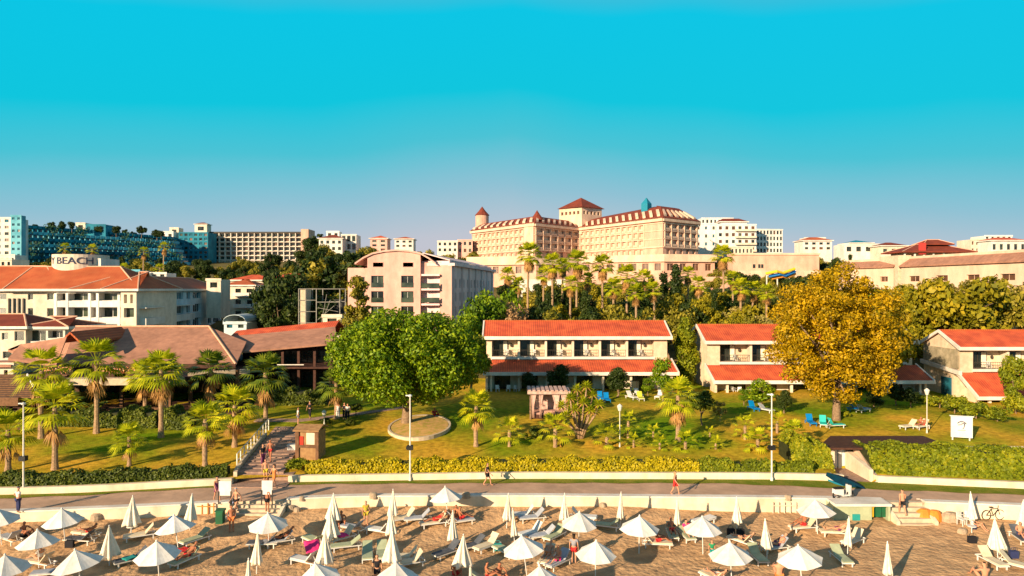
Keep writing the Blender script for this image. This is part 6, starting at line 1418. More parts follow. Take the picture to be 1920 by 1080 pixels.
def furled(Rb, zb, nf=8, n=48, seed=0, fold=.26):
    r = random.Random(seed); mb = MB(); prof = [(Rb, zb), (Rb*.93, zb+.12), (Rb*.72, zb+.5), (Rb*.5, zb+.9), (Rb*.30, zb+1.25), (.055, 2.25), (.02, 2.33)]
    rings = []
    for j, (rr, z) in enumerate(prof):
        row = []
        for k in range(n):
            a = 2*PI*k/n; w = 1+fold*math.cos(nf*a+.25*j)+.08*math.sin(3*a+seed)
            row.append(mb.P((math.cos(a)*rr*w, math.sin(a)*rr*w, z+(.07*math.cos(nf*a*.5+seed) if j == 0 else 0))))
        rings.append(row)
    for a, b in zip(rings, rings[1:]):
        for k in range(n): mb.face((a[k], a[(k+1) % n], b[(k+1) % n], b[k]))
    mb.face(rings[0][::-1]); mb.face(rings[-1]); return mb
FUR = {}
for key, Rb, zb in (('slim', .23, .66), ('mid', .32, .62), ('wide', .48, .58)):
    for v in range(2):
        p_ = MB(); p_.tube([(0, 0, -.5), (0, 0, 2.38)], .028, 8); f_ = MB(); f_.lathe([(.03, 2.34), (.045, 2.38), (.01, 2.45)], 8)
        FUR[key, v] = proto_from([('pole', p_, M['white'], False, False), ('furled_canvas', furled(Rb, zb, 8 if v else 7, seed=v*3+len(key)), M['canvas2'], True, False), ('finial', f_, M['white'], True, True)], 'f')
OPENL = [(3, 1020, 'left edge, upper one'), (123, 1022, ''), (73, 1066, ''), (12, 1118, ''), (155, 1111, ''), (335, 1036, ''), (299, 1090, ''), (504, 1027, ''), (605, 1139, ''), (743, 1139, ''), (840, 975, ''), (1085, 1025, ''), (988, 1080, ''), (1116, 1088, ''), (1198, 1037, ''), (1018, 1148, ''), (1318, 1039, ''), (1372, 1092, ''), (1533, 1001, ''), (1504, 1096, '')]
OLAB = ['cut by the left edge near the sea wall', 'large, near the wall, second from the left edge', 'half shading a seated person, below the wall-side one at left', 'cut by the left and bottom edges', 'low in the picture, just right of the bottom left corner one', 'with a red towel beneath, right of the wide furled umbrella', 'bottom left, over sunbathers below the red-towel umbrella', 'alone in front of the beach stairs', 'only its top showing below the pink towel', 'top showing at the bottom edge beside the man in black',
        'nearest the sea wall over two red sunbathers', 'with blue chairs on its left, middle of the beach', 'in the middle with two loungers at its right edge', 'right of the woman in red shorts', 'over seated bathers right of the middle', 'only a sliver showing at the bottom edge, middle', 'above the child in green, right of the middle', 'steep, low in the picture right of the child in green', 'nearest the bins, beside the shelter slab', 'lowest on the right, left of the pale green lounger']
for (px, pb, _), lb in zip(OPENL, OLAB):
    g = G(px, pb); put(OPENP, 'beach_umbrella', g, 'open white umbrella '+lb, 'umbrella', 'open white beach umbrellas', rng.uniform(0, .8), (rng.uniform(-.09, .09), rng.uniform(-.16, .03)), (rng.uniform(.92, 1.02),)*2+(rng.uniform(.94, 1.0),))
CL = [(246, 1001, 'wide', 'between the two left rows, near the wall'), (205, 1060, 'wide', 'with a small white table under it, left'), (356, 993, 'mid', 'against the wall left of the green bin'), (625, 990, 'wide', 'rear one of the stacked trio left of the middle'), (621, 1022, 'wide', 'middle one of the stacked trio left of the middle'), (609, 1072, 'wide', 'front one of the trio, beside the pink towel'), (736, 982, 'mid', 'rear one of the column of three'), (735, 1018, 'mid', 'middle one of the column of three'), (735, 1070, 'wide', 'front one of the column of three'), (481, 1076, 'mid', 'slim, in front of the stairs umbrella'), (465, 1134, 'slim', 'tip only at the bottom edge below the stairs'),
      (950, 990, 'mid', 'near the wall left of two tilted chairs'), (965, 1024, 'slim', 'left of the row of pale blue chairs'), (848, 1030, 'mid', 'below the red sunbathers umbrella'), (865, 1078, 'wide', 'in front of the dark grey loungers'), (1057, 989, 'mid', 'rising behind the blue-chair umbrella'), (1163, 990, 'slim', 'near the wall right of the blue-chair umbrella'), (884, 1145, 'slim', 'tip only at the bottom edge, middle'), (1270, 1001, 'slim', 'left of the flat white lounger by the wall'), (1382, 997, 'mid', 'above the baby carriage shadows, right'), (1438, 1046, 'mid', 'between the two right open umbrellas'),
      (1589, 1042, 'slim', 'slim one with a pale green lounger at its left foot'), (1824, 990, 'mid', 'beside the white plastic chairs'), (1871, 1046, 'wide', 'large one above the two cream loungers, right edge'), (1664, 1100, 'slim', 'tall slim one alone on bare sand at the bottom'), (1917, 1006, 'mid', 'cut by the right edge near the wall')]
for k, (px, pb, kd, lb) in enumerate(CL):
    g = G(px, pb); put(FUR[kd, k % 2], 'furled_umbrella', g, 'furled cream umbrella '+lb, 'umbrella', 'furled beach umbrellas', rng.uniform(0, 6), (rng.uniform(-.06, .06), rng.uniform(-.06, .06)), (rng.uniform(.85, 1.1), rng.uniform(.85, 1.1), rng.uniform(.93, 1.0)))
# ------------------------------------------------------------------ loungers
def lounger_parts(fab, frm, back=45, flat=False):
    a = math.radians(back); W2 = .31; parts = []
    mb = MB(); mb.box(-1.0, .92, -W2-.03, -W2, .27, .33); mb.box(-1.0, .92, W2, W2+.03, .27, .33); mb.box(-1.03, -1.0, -W2-.03, W2+.03, .27, .33); mb.box(.92, .95, -W2-.03, W2+.03, .27, .33); parts.append(('frame', mb, frm, False, False))
    mb = MB(); mb.box(-.99, .28, -W2+.002, W2-.002, .335, .40)
    parts.append(('seat_pad', mb, fab, False, False))
    mb = MB(); ca, sa = math.cos(a), math.sin(a); Lb = .72
    mb.prism([(.285, -W2), (.285+Lb*ca, -W2), (.285+Lb*ca, W2), (.285, W2)], [.335, .335+Lb*sa, .335+Lb*sa, .335], [.40, .40+Lb*sa, .40+Lb*sa, .40]); parts.append(('backrest', mb, fab, False, False))
    if not flat:
        mb = MB(); mb.tube([(.285+Lb*ca*.7, 0, .335+Lb*sa*.7), (.85, 0, .30)], .02, 5); parts.append(('prop', mb, frm, False, False))
    for x in (-.8, .75):
        for y in (-W2, W2): mb = MB(); mb.box(x-.035, x+.035, y-.03, y+.03, 0, .268); parts.append(('leg', mb, frm, False, False))
    return proto_from(parts, 'l')
LP = {'cream': lounger_parts(M['creampl'], M['white'], 48), 'green': lounger_parts(M['greenpl'], M['white'], 35), 'grey': lounger_parts(M['greypl'], M['metal'], 45), 'dark': lounger_parts(M['darkpl'], M['metal'], 42), 'white': lounger_parts(M['white'], M['white'], 50), 'flat': lounger_parts(M['white'], M['white'], 3, True),
      'blue': lounger_parts(M['bluepl'], M['bluepl'], 60), 'turq': lounger_parts(M['turq'], M['white'], 62), 'creamf': lounger_parts(M['creampl'], M['metal'], 22), 'lime': lounger_parts(pm('lime_fabric', (.60, .62, .06)), M['white'], 55)}
def unp(px, py, dz=0.0):
    g = G(px, py); 
    if dz:
        Y = g.y
        for _ in range(3): X = (px-960)/F*Y; Y = F*(EYE-h(X, Y)-dz)/(py-540)
        return Vector((X, Y, h(X, Y)))
    return g
LNG = []
def lounger(col, hx, hy, fx, fy, label, group='loungers on the beach'):
    hd = unp(hx, hy, .75); ft = unp(fx, fy, .2); dv = hd-ft; a = math.atan2(dv.y, dv.x); c = (hd+ft)/2; z = h(c.x, c.y); LNG.append([Vector((c.x, c.y, z)), a, False, col])
    return put(LP[col], 'sun_lounger', (c.x, c.y, z), label, 'lounger', group, a, scale=(.94, .94, .94))
LN = [('dark', 186, 997, 125, 1010, 'dark lounger right of the second left umbrella'), ('creamf', 187, 986, 150, 997, 'cream lounger by the wall behind the dark one'), ('cream', 293, 981, 245, 1008, 'cream lounger with raised back right of the wide furled umbrella'), ('green', 381, 990, 361, 1015, 'pale green lounger behind the red-towel umbrella'), ('dark', 269, 1028, 226, 1055, 'dark lounger with towel right of the white side table'), ('green', 358, 1028, 336, 1055, 'pale green lounger below the red towel'),
      ('cream', 86, 1039, 66, 1054, 'cream lounger with a sunbather under the seated-person umbrella'), ('grey', 112, 1055, 78, 1077, 'grey lounger low left by the bottom edge'), ('grey', 675, 977, 652, 987, 'grey lounger behind the kneeling bather'), ('cream', 651, 990, 631, 1012, 'pale lounger right of the furled trio'), ('green', 666, 1006, 633, 1026, 'teal-green lounger right of the front furled trio umbrella'), ('white', 592, 1039, 552, 1048, 'white lounger under the pink towel'), ('green', 601, 1003, 576, 1009, 'green lounger left of the furled trio'),
      ('cream', 767, 952, 749, 974, 'cream lounger left one of two near the wall, right of the column of furled umbrellas'), ('grey', 799, 953, 772, 974, 'grey lounger right one of two near the wall'), ('green', 689, 1017, 689, 1046, 'pale green lounger seen end-on, left one of two'), ('green', 716, 1015, 716, 1045, 'pale green lounger seen end-on, right one of two'), ('cream', 765, 1028, 752, 1046, 'cream lounger upright right of the front furled column'), ('cream', 786, 1035, 749, 1059, 'cream lounger long one below it pointing seaward'), ('white', 727, 981, 697, 992, 'blue-white lounger behind the middle furled column'),
      ('grey', 534, 997, 514, 1017, 'grey lounger with sunbather under the stairs umbrella'), ('dark', 497, 1003, 490, 1020, 'dark lounger left under the stairs umbrella'), ('white', 992, 945, 967, 966, 'white lounger, left one of two tilted near the wall'), ('grey', 1011, 952, 985, 973, 'grey-blue lounger, right one of two tilted near the wall'), ('white', 1006, 981, 986, 1003, 'white lounger leftmost in the row of three'), ('grey', 1029, 988, 1006, 1007, 'pale blue lounger middle in the row of three'), ('green', 1045, 986, 1035, 1008, 'green lounger rightmost in the row of three'),
      ('green', 1143, 968, 1127, 984, 'green lounger right of the blue-chair umbrella'), ('cream', 926, 1003, 901, 1029, 'cream lounger left of the green bag'), ('dark', 894, 1006, 876, 1027, 'dark grey lounger upper one left of the cream lounger'), ('dark', 845, 1017, 832, 1039, 'dark grey lounger under the furled umbrella'), ('cream', 1031, 1024, 1021, 1054, 'cream lounger left one at the middle umbrella edge'), ('grey', 1052, 1035, 1041, 1058, 'grey lounger with sunbather right at the middle umbrella edge'), ('green', 905, 1070, 921, 1088, 'green lounger at the bottom edge, middle'),
      ('green', 955, 1020, 941, 1031, 'green lounger behind the middle umbrella with a bag'), ('white', 1087, 952, 1096, 970, 'white lounger behind the blue-chair umbrella'), ('cream', 825, 960, 806, 982, 'cream lounger with a red sunbather near the wall'), ('green', 1257, 979, 1262, 1007, 'pale green lounger seen end-on right of the middle'), ('green', 1283, 985, 1289, 1007, 'second pale green lounger seen end-on right of the middle'), ('green', 1411, 1019, 1430, 1054, 'green lounger pointing lower right, by the furled umbrella'),
      ('grey', 1458, 1010, 1448, 1028, 'grey lounger behind the right furled umbrella'), ('cream', 1512, 972, 1499, 990, 'cream lounger with a bather under the umbrella by the bins'), ('creamf', 1579, 983, 1551, 998, 'cream lounger with a lying bather right of the bins umbrella'), ('green', 1566, 1021, 1588, 1056, 'pale green lounger left of the slim furled umbrella'), ('cream', 1601, 997, 1598, 1015, 'cream lounger behind the slim furled umbrella'), ('cream', 1846, 1028, 1873, 1060, 'cream lounger left one of two under the large right furled umbrella'),
      ('cream', 1897, 1040, 1912, 1062, 'cream lounger right one of two under the large right furled umbrella'), ('dark', 1900, 985, 1919, 1015, 'dark lounger cut by the right edge'), ('cream', 1227, 1003, 1236, 1020, 'cream lounger with a bather right of the umbrella over seated bathers'), ('grey', 38, 992, 20, 1008, 'grey lounger of the seated sunbather at the left edge'), ('grey', 855, 960, 872, 975, 'grey lounger right of the red sunbathers'), ('cream', 1404, 1003, 1380, 1012, 'flat cream lounger with a lying bather before the furled umbrella'), ('cream', 1352, 1072, 1330, 1080, 'cream lounger under the steep umbrella')]
for a in LN: lounger(*a)
lounger('flat', 1323, 954, 1281, 950, 'flat white lounger lying along the sea wall, right of the middle')
GL = 'loungers on the lawn'
for a in (('blue', 1512, 778, 1524, 796, 'blue lounger left of the golden tree trunk', GL), ('turq', 1539, 782, 1543, 797, 'turquoise lounger, middle of three by the golden tree', GL), ('turq', 1560, 787, 1565, 798, 'turquoise lounger nearest the golden tree trunk', GL), ('blue', 1407, 754, 1418, 768, 'blue lounger before the middle villa patio', GL), ('grey', 1430, 758, 1440, 770, 'grey lounger right of the blue one at the middle villa', GL), ('blue', 1600, 757, 1610, 767, 'blue lounger in shade right of the golden tree', GL), ('grey', 1612, 760, 1624, 768, 'grey lounger in shade right of the golden tree', GL),
          ('blue', 1123, 735, 1128, 750, 'bright blue lounger, left one before the central villa', GL), ('blue', 1135, 738, 1140, 752, 'bright blue lounger, right one before the central villa', GL), ('white', 1180, 735, 1188, 746, 'white lounger left of the lime one', GL), ('white', 1192, 730, 1201, 742, 'white lounger behind the lime one', GL), ('lime', 1198, 736, 1203, 749, 'lime yellow lounger before the central villa', GL), ('white', 1240, 733, 1232, 746, 'white lounger right of the lime one', GL), ('cream', 1707, 788, 1696, 801, 'cream lounger, left one of the sunbathing pair on the right lawn', GL), ('cream', 1728, 788, 1722, 801, 'cream lounger, right one of the sunbathing pair on the right lawn', GL)):
    lounger(*a)
# white plastic chairs on patios and by the wall
def chair_parts(mat):
    P_ = []
    mb = MB(); mb.box(-.23, .23, -.22, .22, .40, .44); P_.append(('seat', mb, mat, False, False))
    mb = MB(); mb.prism([(-.23, .2), (.23, .2), (.23, .24), (-.23, .24)], .445, .86); P_.append(('backrest', mb, mat, False, False))
    for x in (-.26, .23): mb = MB(); mb.box(x, x+.03, -.2, .2, .62, .65); P_.append(('armrest', mb, mat, False, False))
    for x in (-.22, .18):
        for y in (-.2, .18): mb = MB(); mb.box(x, x+.04, y, y+.04, 0, .398); P_.append(('leg', mb, mat, False, False))
    return proto_from(P_, 'c')
CH = chair_parts(M['white'])
for k, (px, py, a, lb) in enumerate(((1804, 985, .4, 'white plastic chair left by the right furled umbrella and wall'), (1816, 984, -.6, 'white plastic chair right one by the right sea wall'), (933, 742, .3, 'white chair on the left patio of the central villa'), (953, 744, -.2, 'white chair, second on the left patio of the central villa'), (968, 742, .8, 'white chair, third on the left patio of the central villa'), (1085, 741, 0, 'white chair on the middle patio of the central villa'), (1375, 748, .5, 'white chair on the middle villa patio'), (1386, 750, -.5, 'white chair right on the middle villa patio'))):
    put(CH, 'plastic_chair', G(px, py) if k < 2 else Vector((XX(px, 84.6), 84.6, 3.1 if px < 1300 else 2.95)), lb, 'chair', 'white plastic chairs', a)
for V, X0, zf, nb, wl, wr, nmv in ((vA, -3.3, 7.15, 6, .7, 1.7, 'central'), (vB, 24.9, 6.6, 6, 1.6, .8, 'middle'), (vC, 55.8, 5.9, 2, 1.6, .8, 'right')):
    X1 = {vA: 20.0, vB: 51, vC: 65.6}[V]; L_ = X1-X0; 
    if V is vC: bw = (80-55.8-2.4)/5
    else: bw = (L_-wl-wr)/nb
    Yu = {vA: 88, vB: 87, vC: 85}[V]
    for k in range(nb):
        if V is vB and k > 2: continue
        put(CH, 'plastic_chair', (X0+wl+k*bw+bw*.55, Yu+.6, zf+.01), 'white chair on the %s villa balcony, %s from the left' % (nmv, ORD[k]), 'chair', 'white balcony chairs', rng.uniform(-.8, .8))
# side table
def sidetable(px, py, lb):
    g = G(px, py); t = thing('side_table', g, lb, 'table'); mb = MB(); mb.lathe([(.02, .44), (.27, .45), (.27, .49), (.02, .5)], 16); mb.build('table_top', M['white'], t, local=True); mb = MB(); mb.tube([(0, 0, -.1), (0, 0, .438)], .03, 6); mb.build('stem', M['white'], t, local=True)
for px, py, lb in ((205, 1056, 'round white table on the pole of the wide furled umbrella, left'), (246, 1001, 'small round table under the furled umbrella near the left wall'), (1822, 1000, 'small round table among the white plastic chairs'), (1873, 1040, 'small white table under the large right furled umbrella')): sidetable(px, py, lb)
# towels and bags
def towel(px, py, mat, label, rz=0, w=.3, l=.7, dz=.43, name='towel'):
    g = unp(px, py, dz); t = thing(name, g+Vector((0, 0, dz)), label, 'towel', rz=rz); mb = MB(); rows = []
    for j in range(7):
        rows.append([mb.P((-w+2*w*i/6, -l/2+l*j/6, .03*math.sin(i*1.9+j)+.02*j*(1 if name == 'hung_towel' else .2))) for i in range(7)])
    for a, b in zip(rows, rows[1:]):
        for i in range(6): mb.face((a[i], a[i+1], b[i+1], b[i]))
    o = mb.build('cloth', mat, t, local=True, smooth=True); md = o.modifiers.new('s', 'SOLIDIFY'); md.thickness = .03; return t
PK = cloth('hot_pink_cloth', (.85, .04, .22)); RD = cloth('red_cloth', (.62, .03, .03)); TQ = cloth('teal_cloth', (.02, .30, .28)); BL = cloth('black_cloth', (.015, .015, .02)); WH = cloth('white_cloth', (.78, .74, .70)); YE = cloth('yellow_cloth', (.60, .45, .05)); OR_ = cloth('orange_cloth', (.75, .22, .06)); NV = cloth('navy_cloth', (.03, .04, .12)); GY = cloth('grey_cloth', (.30, .30, .34)); PU = cloth('plum_cloth', (.20, .05, .12)); GN = cloth('green_cloth', (.02, .28, .12)); BU = cloth('sky_blue_cloth', (.15, .35, .62))
t = towel(586, 1024, PK, 'bright pink towel over the white lounger left of the front furled umbrella', .5, .45, .9, .5); t.rotation_euler.x = .5
towel(641, 1003, PK, 'small pink towel on the pale lounger right of the furled trio', .8)
towel(345, 1030, RD, 'red towel on the lounger under the left umbrella', .8)
towel(243, 1045, TQ, 'teal towel on the dark lounger, left', -.6)
def bag(px, py, mat, lb):
    g = G(px, py); t = thing('beach_bag', g, lb, 'bag'); mb = MB(); mb.prism([(-.25, -.12), (.25, -.12), (.22, .12), (-.22, .12)], 0, .42); mb.build('body', mat, t, local=True); mb = MB(); mb.tube([(-.15, -.0, .423), (-.1, 0, .6), (.1, 0, .6), (.15, 0, .423)], .015, 5); mb.build('handle', mat, t, local=True)
for a in ((933, 1032, TQ, 'teal beach bag right of the cream lounger, middle'), (131, 1026, BL, 'black bag on the sand at the second left umbrella pole'), (1822, 1018, BL, 'dark bag under the white chairs table'), (1604, 975, TQ, 'teal bag in front of the blue bin'), (1900, 1046, NV, 'navy bag between the two cream loungers, right edge'), (1370, 1003, BL, 'black bag left of the furled umbrella above the lying bather'), (1388, 1004, BL, 'black bag right at the same furled umbrella foot')): bag(*a)
# ------------------------------------------------------------------ people
def skin_mesh(name, verts, edges, radii, root, lvl=1):
    me = bpy.data.meshes.new(name); me.from_pydata(verts, edges, []); o = bpy.data.objects.new(name, me); C.objects.link(o)
    md = o.modifiers.new('k', 'SKIN'); md.use_smooth_shade = True
    for i, r in enumerate(radii): me.skin_vertices[0].data[i].radius = (r, r) if not isinstance(r, tuple) else r
    me.skin_vertices[0].data[root].use_root = True
    s_ = o.modifiers.new('s', 'SUBSURF'); s_.levels = lvl; s_.render_levels = lvl
    dg = bpy.context.evaluated_depsgraph_get(); out = bpy.data.meshes.new_from_object(o.evaluated_get(dg)); out.name = name
    bpy.data.objects.remove(o); out.polygons.foreach_set('use_smooth', [True]*len(out.polygons)); return out
def arm_chain(J, side, sh, el, wr, fdir, curl=.3):
    """adds shoulder-elbow-wrist-hand with five fingers"""
    pass
def pose(kind):
    """joint positions for a 1.75 m figure facing -Y; x right"""
    J = {}
    if kind in ('stand', 'walk', 'akimbo', 'back'):
        J.update(pel=(0, 0, .95), wai=(0, .0, 1.10), che=(0, -.01, 1.30), nb=(0, 0, 1.45), nk=(0, -.01, 1.52), hd=(0, -.015, 1.62), ht=(0, .0, 1.71))
        for s_ in (-1, 1):
            k = 'R' if s_ > 0 else 'L'; st = .28*s_ if kind == 'walk' else 0
            J['hip'+k] = (.095*s_, 0, .90); J['kn'+k] = (.10*s_, -.05-st*.5 if kind == 'walk' else -.02, .50); J['an'+k] = (.10*s_, .02-st if kind == 'walk' else .02, .085+(.06 if kind == 'walk' and s_ < 0 else 0)); a = J['an'+k]; J['to'+k] = (a[0]+.02*s_, a[1]-.17, a[2]-.055)
            J['sh'+k] = (.185*s_, .0, 1.41)
            if kind == 'akimbo': J['el'+k] = (.36*s_, .10, 1.18); J['wr'+k] = (.19*s_, -.03, 1.03)
            elif kind == 'walk': J['el'+k] = (.23*s_, .04+st*.5, 1.14); J['wr'+k] = (.24*s_, -.06+st*.9, .92)
            else: J['el'+k] = (.24*s_, .03, 1.14); J['wr'+k] = (.25*s_, -.04, .89)
    elif kind == 'sit':      # sitting on a lounger, legs forward (towards -Y), origin at the seat's ground point
        J.update(pel=(0, 0, .50), wai=(0, .06, .64), che=(0, .10, .84), nb=(0, .08, .98), nk=(0, .06, 1.05), hd=(0, .03, 1.15), ht=(0, .03, 1.24))
        for s_ in (-1, 1):
            k = 'R' if s_ > 0 else 'L'; J['hip'+k] = (.10*s_, -.03, .49); J['kn'+k] = (.15*s_, -.42, .68); J['an'+k] = (.13*s_, -.72, .48); J['to'+k] = (.14*s_, -.88, .46)
            J['sh'+k] = (.185*s_, .09, .94); J['el'+k] = (.27*s_, -.05, .74); J['wr'+k] = (.19*s_, -.27, .72)
    elif kind == 'ground':
        J.update(pel=(0, 0, .12), wai=(0, .06, .26), che=(0, .08, .46), nb=(0, .05, .60), nk=(0, .03, .67), hd=(0, .0, .77), ht=(0, .0, .86))
        for s_ in (-1, 1):
            k = 'R' if s_ > 0 else 'L'; J['hip'+k] = (.10*s_, -.03, .11); J['kn'+k] = (.2*s_, -.42, .42); J['an'+k] = (.14*s_, -.68, .10); J['to'+k] = (.15*s_, -.84, .05)
            J['sh'+k] = (.185*s_, .06, .56); J['el'+k] = (.28*s_, -.14, .42); J['wr'+k] = (.2*s_, -.36, .44)
    elif kind == 'lie':      # reclining on a lounger: head towards +Y, back raised
        J.update(pel=(0, -.05, .50), wai=(0, .12, .56), che=(0, .32, .70), nb=(0, .46, .82), nk=(0, .52, .88), hd=(0, .61, .97), ht=(0, .68, 1.03))
        for s_ in (-1, 1):
            k = 'R' if s_ > 0 else 'L'; J['hip'+k] = (.10*s_, -.08, .49); J['kn'+k] = (.12*s_, -.48, .58 if s_ > 0 else .50); J['an'+k] = (.12*s_, -.88, .46); J['to'+k] = (.14*s_, -.94, .60)
            J['sh'+k] = (.185*s_, .43, .78); J['el'+k] = (.30*s_, .18, .60); J['wr'+k] = (.20*s_, -.05, .60)
    return J
def body_mesh(kind):
    J = pose(kind); V = []; E = []; R = []
    def add(p, r, par=None):
        V.append(tuple(p)); R.append(r); i = len(V)-1
        if par is not None: E.append((par, i))
        return i
    pel = add(J['pel'], (.135, .10)); wai = add(J['wai'], (.115, .085), pel); che = add(J['che'], (.145, .10), wai); nb = add(J['nb'], (.08, .07), che); nk = add(J['nk'], .052, nb)
    hd = add(J['hd'], (.078, .092), nk); ht = add(J['ht'], (.055, .065), hd)
    f = Vector(J['hd'])+Vector((0, -.095, -.01)) if kind != 'lie' else Vector(J['hd'])+Vector((0, -.05, .085)); add(f, .014, hd)
    for k, s_ in (('L', -1), ('R', 1)):
        e_ = Vector(J['hd'])+Vector((.092*s_, .01, 0)); add(e_, .012, hd)
        hp = add(J['hip'+k], .088, pel); m = (Vector(J['hip'+k])+Vector(J['kn'+k]))/2; m = add(m, .078, hp); kn = add(J['kn'+k], .055, m); m2 = Vector(J['kn'+k]).lerp(Vector(J['an'+k]), .35); m2 = add(m2, .054, kn); an = add(J['an'+k], .036, m2); add(J['to'+k], .034, an)
        sh = add(J['sh'+k], .055, che); el = add(J['el'+k], .038, sh); wr = add(J['wr'+k], .026, el)
        w = Vector(J['wr'+k]); dr = (w-Vector(J['el'+k])).normalized(); pm1 = add(w+dr*.07, (.034, .018), wr); sd = dr.cross(Vector((s_, 0, .2))).normalized()
        for q, off in enumerate((-.03, -.01, .01, .03)):
            b = w+dr*.09+sd*off; c_ = b+dr*(.045 if q in (1, 2) else .036); c2 = c_+(dr*.7+Vector((-s_, 0, 0))*.5).normalized()*(.035 if q in (1, 2) else .028); i = add(b, .010, pm1); i = add(c_, .0095, i); add(c2, .008, i)
        i = add(w+dr*.035+sd*-.038, .011, pm1); add(w+dr*.07+sd*-.062, .009, i)
    return skin_mesh('body', V, E, R, 0, 1), J
BODY = {k: body_mesh(k) for k in ('stand', 'walk', 'akimbo', 'sit', 'ground', 'lie')}
def cloth_mesh(kind, what):
    J = pose(kind); V = []; E = []; R = []
    def add(p, r, par=None):
        V.append(tuple(p)); R.append(r); i = len(V)-1
        if par is not None: E.append((par, i))
        return i
    if what in ('shorts', 'bottom', 'trousers', 'dress'):
        pel = add(J['pel'], (.152, .118))
        if what == 'dress': w = add(J['wai'], (.13, .10), pel); c = add(J['che'], (.158, .115), w); [add(Vector(J['che']).lerp(Vector(J['sh'+k]), .8), .07, c) for k in 'LR']
        for k in 'LR':
            hp = add(J['hip'+k], .107, pel); f = {'shorts': .6, 'bottom': .16, 'trousers': 1, 'dress': .7}[what]; kn = add(Vector(J['hip'+k]).lerp(Vector(J['kn'+k]), f), .10 if what != 'bottom' else .098, hp)
            if what == 'trousers': add(Vector(J['kn'+k]).lerp(Vector(J['an'+k]), .85), .06, kn)
    if what == 'shirt':
        w = add(Vector(J['pel']).lerp(Vector(J['wai']), .3), (.15, .115)); c = add(J['che'], (.16, .118), w)
        for k in 'LR': s_ = add(J['sh'+k], .072, c); add(Vector(J['sh'+k]).lerp(Vector(J['el'+k]), .6), .058, s_)
    if what == 'top':
        w = add(Vector(J['wai']).lerp(Vector(J['che']), .65), (.145, .108)); add(Vector(J['che']).lerp(Vector(J['nb']), .25), (.14, .10), w)
    if what in ('hair', 'longhair', 'hat'):
        hd = Vector(J['hd']); tp = Vector(J['ht']); d_ = (tp-hd).normalized(); bk = Vector((0, .025, 0)) if kind != 'lie' else Vector((0, .02, -.02))
        a = add(hd+bk+d_*.015, (.086, .09)); b = add(tp+bk*.5+d_*.005, (.065, .075), a)
        if what == 'longhair': add(Vector(J['nb'])+Vector((0, .09, .0)), (.06, .04), a)
        if what == 'hat': add(hd+d_*.06+Vector((0, -.15, 0)), (.05, .01), b)
    return skin_mesh({'longhair': 'hair', 'top': 'bikini_top', 'bottom': 'swim_bottom'}.get(what, what), V, E, R, 0, 1)
CM = {}
def person(kind, px, py, label, wear, hair=('hair', HAIRD), skin=SK, rz=0, dz=0, size=1.0, loc=None):
    g = Vector(loc) if loc is not None else G(px, py)
    if kind in ('lie', 'sit') and loc is None:
        c_ = sorted([l for l in LNG if not l[2]], key=lambda l: (l[0]-g).length)[0]
        if (c_[0]-g).length < 1.9:
            c_[2] = True; g = c_[0]+Vector((math.cos(c_[1]), math.sin(c_[1]), 0))*(.2 if kind == 'lie' else -.05)+Vector((0, 0, -.02)); rz = c_[1]-PI/2; dz = 0
        else: kind = 'ground'
    t = thing('person', g+Vector((0, 0, dz)), label, 'person', rz=rz); t.scale = (size, size, size)
    bm_, J = BODY[kind]; o = bpy.data.objects.new('body', bm_ if skin is SK else bm_); link(o, t)
    if not bm_.materials: bm_.materials.append(SK)
    if skin is not SK: o.material_slots[0].link = 'OBJECT'; o.material_slots[0].material = skin
    for what, mat in list(wear)+[hair]:
        key = (kind, what)
        if key not in CM: CM[key] = cloth_mesh(kind, what); CM[key].materials.clear(); CM[key].materials.append(mat)
        o = bpy.data.objects.new(CM[key].name.split('.')[0], CM[key]); link(o, t); o.material_slots[0].link = 'OBJECT'; o.material_slots[0].material = mat
    return t
PR_ = lambda px, pb: (XX(px, F*(EYE-PZ)/(pb-540)), F*(EYE-PZ)/(pb-540), PZ)
person('akimbo', 34, 963, 'person in white shirt and cap standing on the sea wall at the left edge', [('shirt', WH), ('trousers', NV)], ('hat', NV), loc=PR_(34, 962), rz=2.6)
person('walk', 408, 939, 'person in plum dress walking left of the left white board', [('dress', PU)], ('longhair', HAIRD), loc=PR_(407, 940), rz=.8)
person('stand', 434, 997, 'bather in orange shorts at the foot of the beach stairs, front one', [('shorts', OR_)], skin=SK2, rz=.5)
person('walk', 443, 968, 'bather with white hat just behind the one in orange shorts', [('bottom', BL)], ('hat', WH), loc=(XX(443, 46.2), 46.2, .75), rz=-.4)
person('stand', 501, 958, 'red-skinned bather in black trunks on the beach stairs below the right board', [('shorts', BL)], skin=SK2, loc=(XX(501, 46.4), 46.4, .75), rz=2.8)
person('stand', 499, 902, 'bather in yellow shorts standing at the foot of the garden steps, left of two', [('shorts', YE)], loc=PR_(498, 903), rz=.3)
person('walk', 514, 914, 'bather with a long towel at the foot of the garden steps, right of two', [('dress', OR_)], ('longhair', HAIRD), loc=PR_(514, 915), rz=-.5)
person('stand', 493, 880, 'dark-clothed person leaning at the railing end of the garden steps', [('shirt', BL), ('trousers', PU)], loc=(XX(493, 54), 54, 1.95), rz=1)
person('walk', 507, 872, 'bather walking down the garden steps above the pair', [('bottom', RD)], skin=SK2, loc=(XX(507, 55), 55, 2.05))
person('stand', 559, 797, 'person in a white top at the head of the garden steps', [('shirt', WH), ('shorts', GY)], rz=2)
person('walk', 581, 784, 'person in black with a white cap on the path behind the garden steps', [('shirt', BL), ('trousers', BL)], ('hat', WH))
person('stand', 634, 786, 'person in long white dress in the group on the garden path', [('dress', WH), ('trousers', WH)], ('longhair', HAIRD))
person('stand', 646, 787, 'person in dark suit between two others on the garden path', [('shirt', BL), ('trousers', BL)])
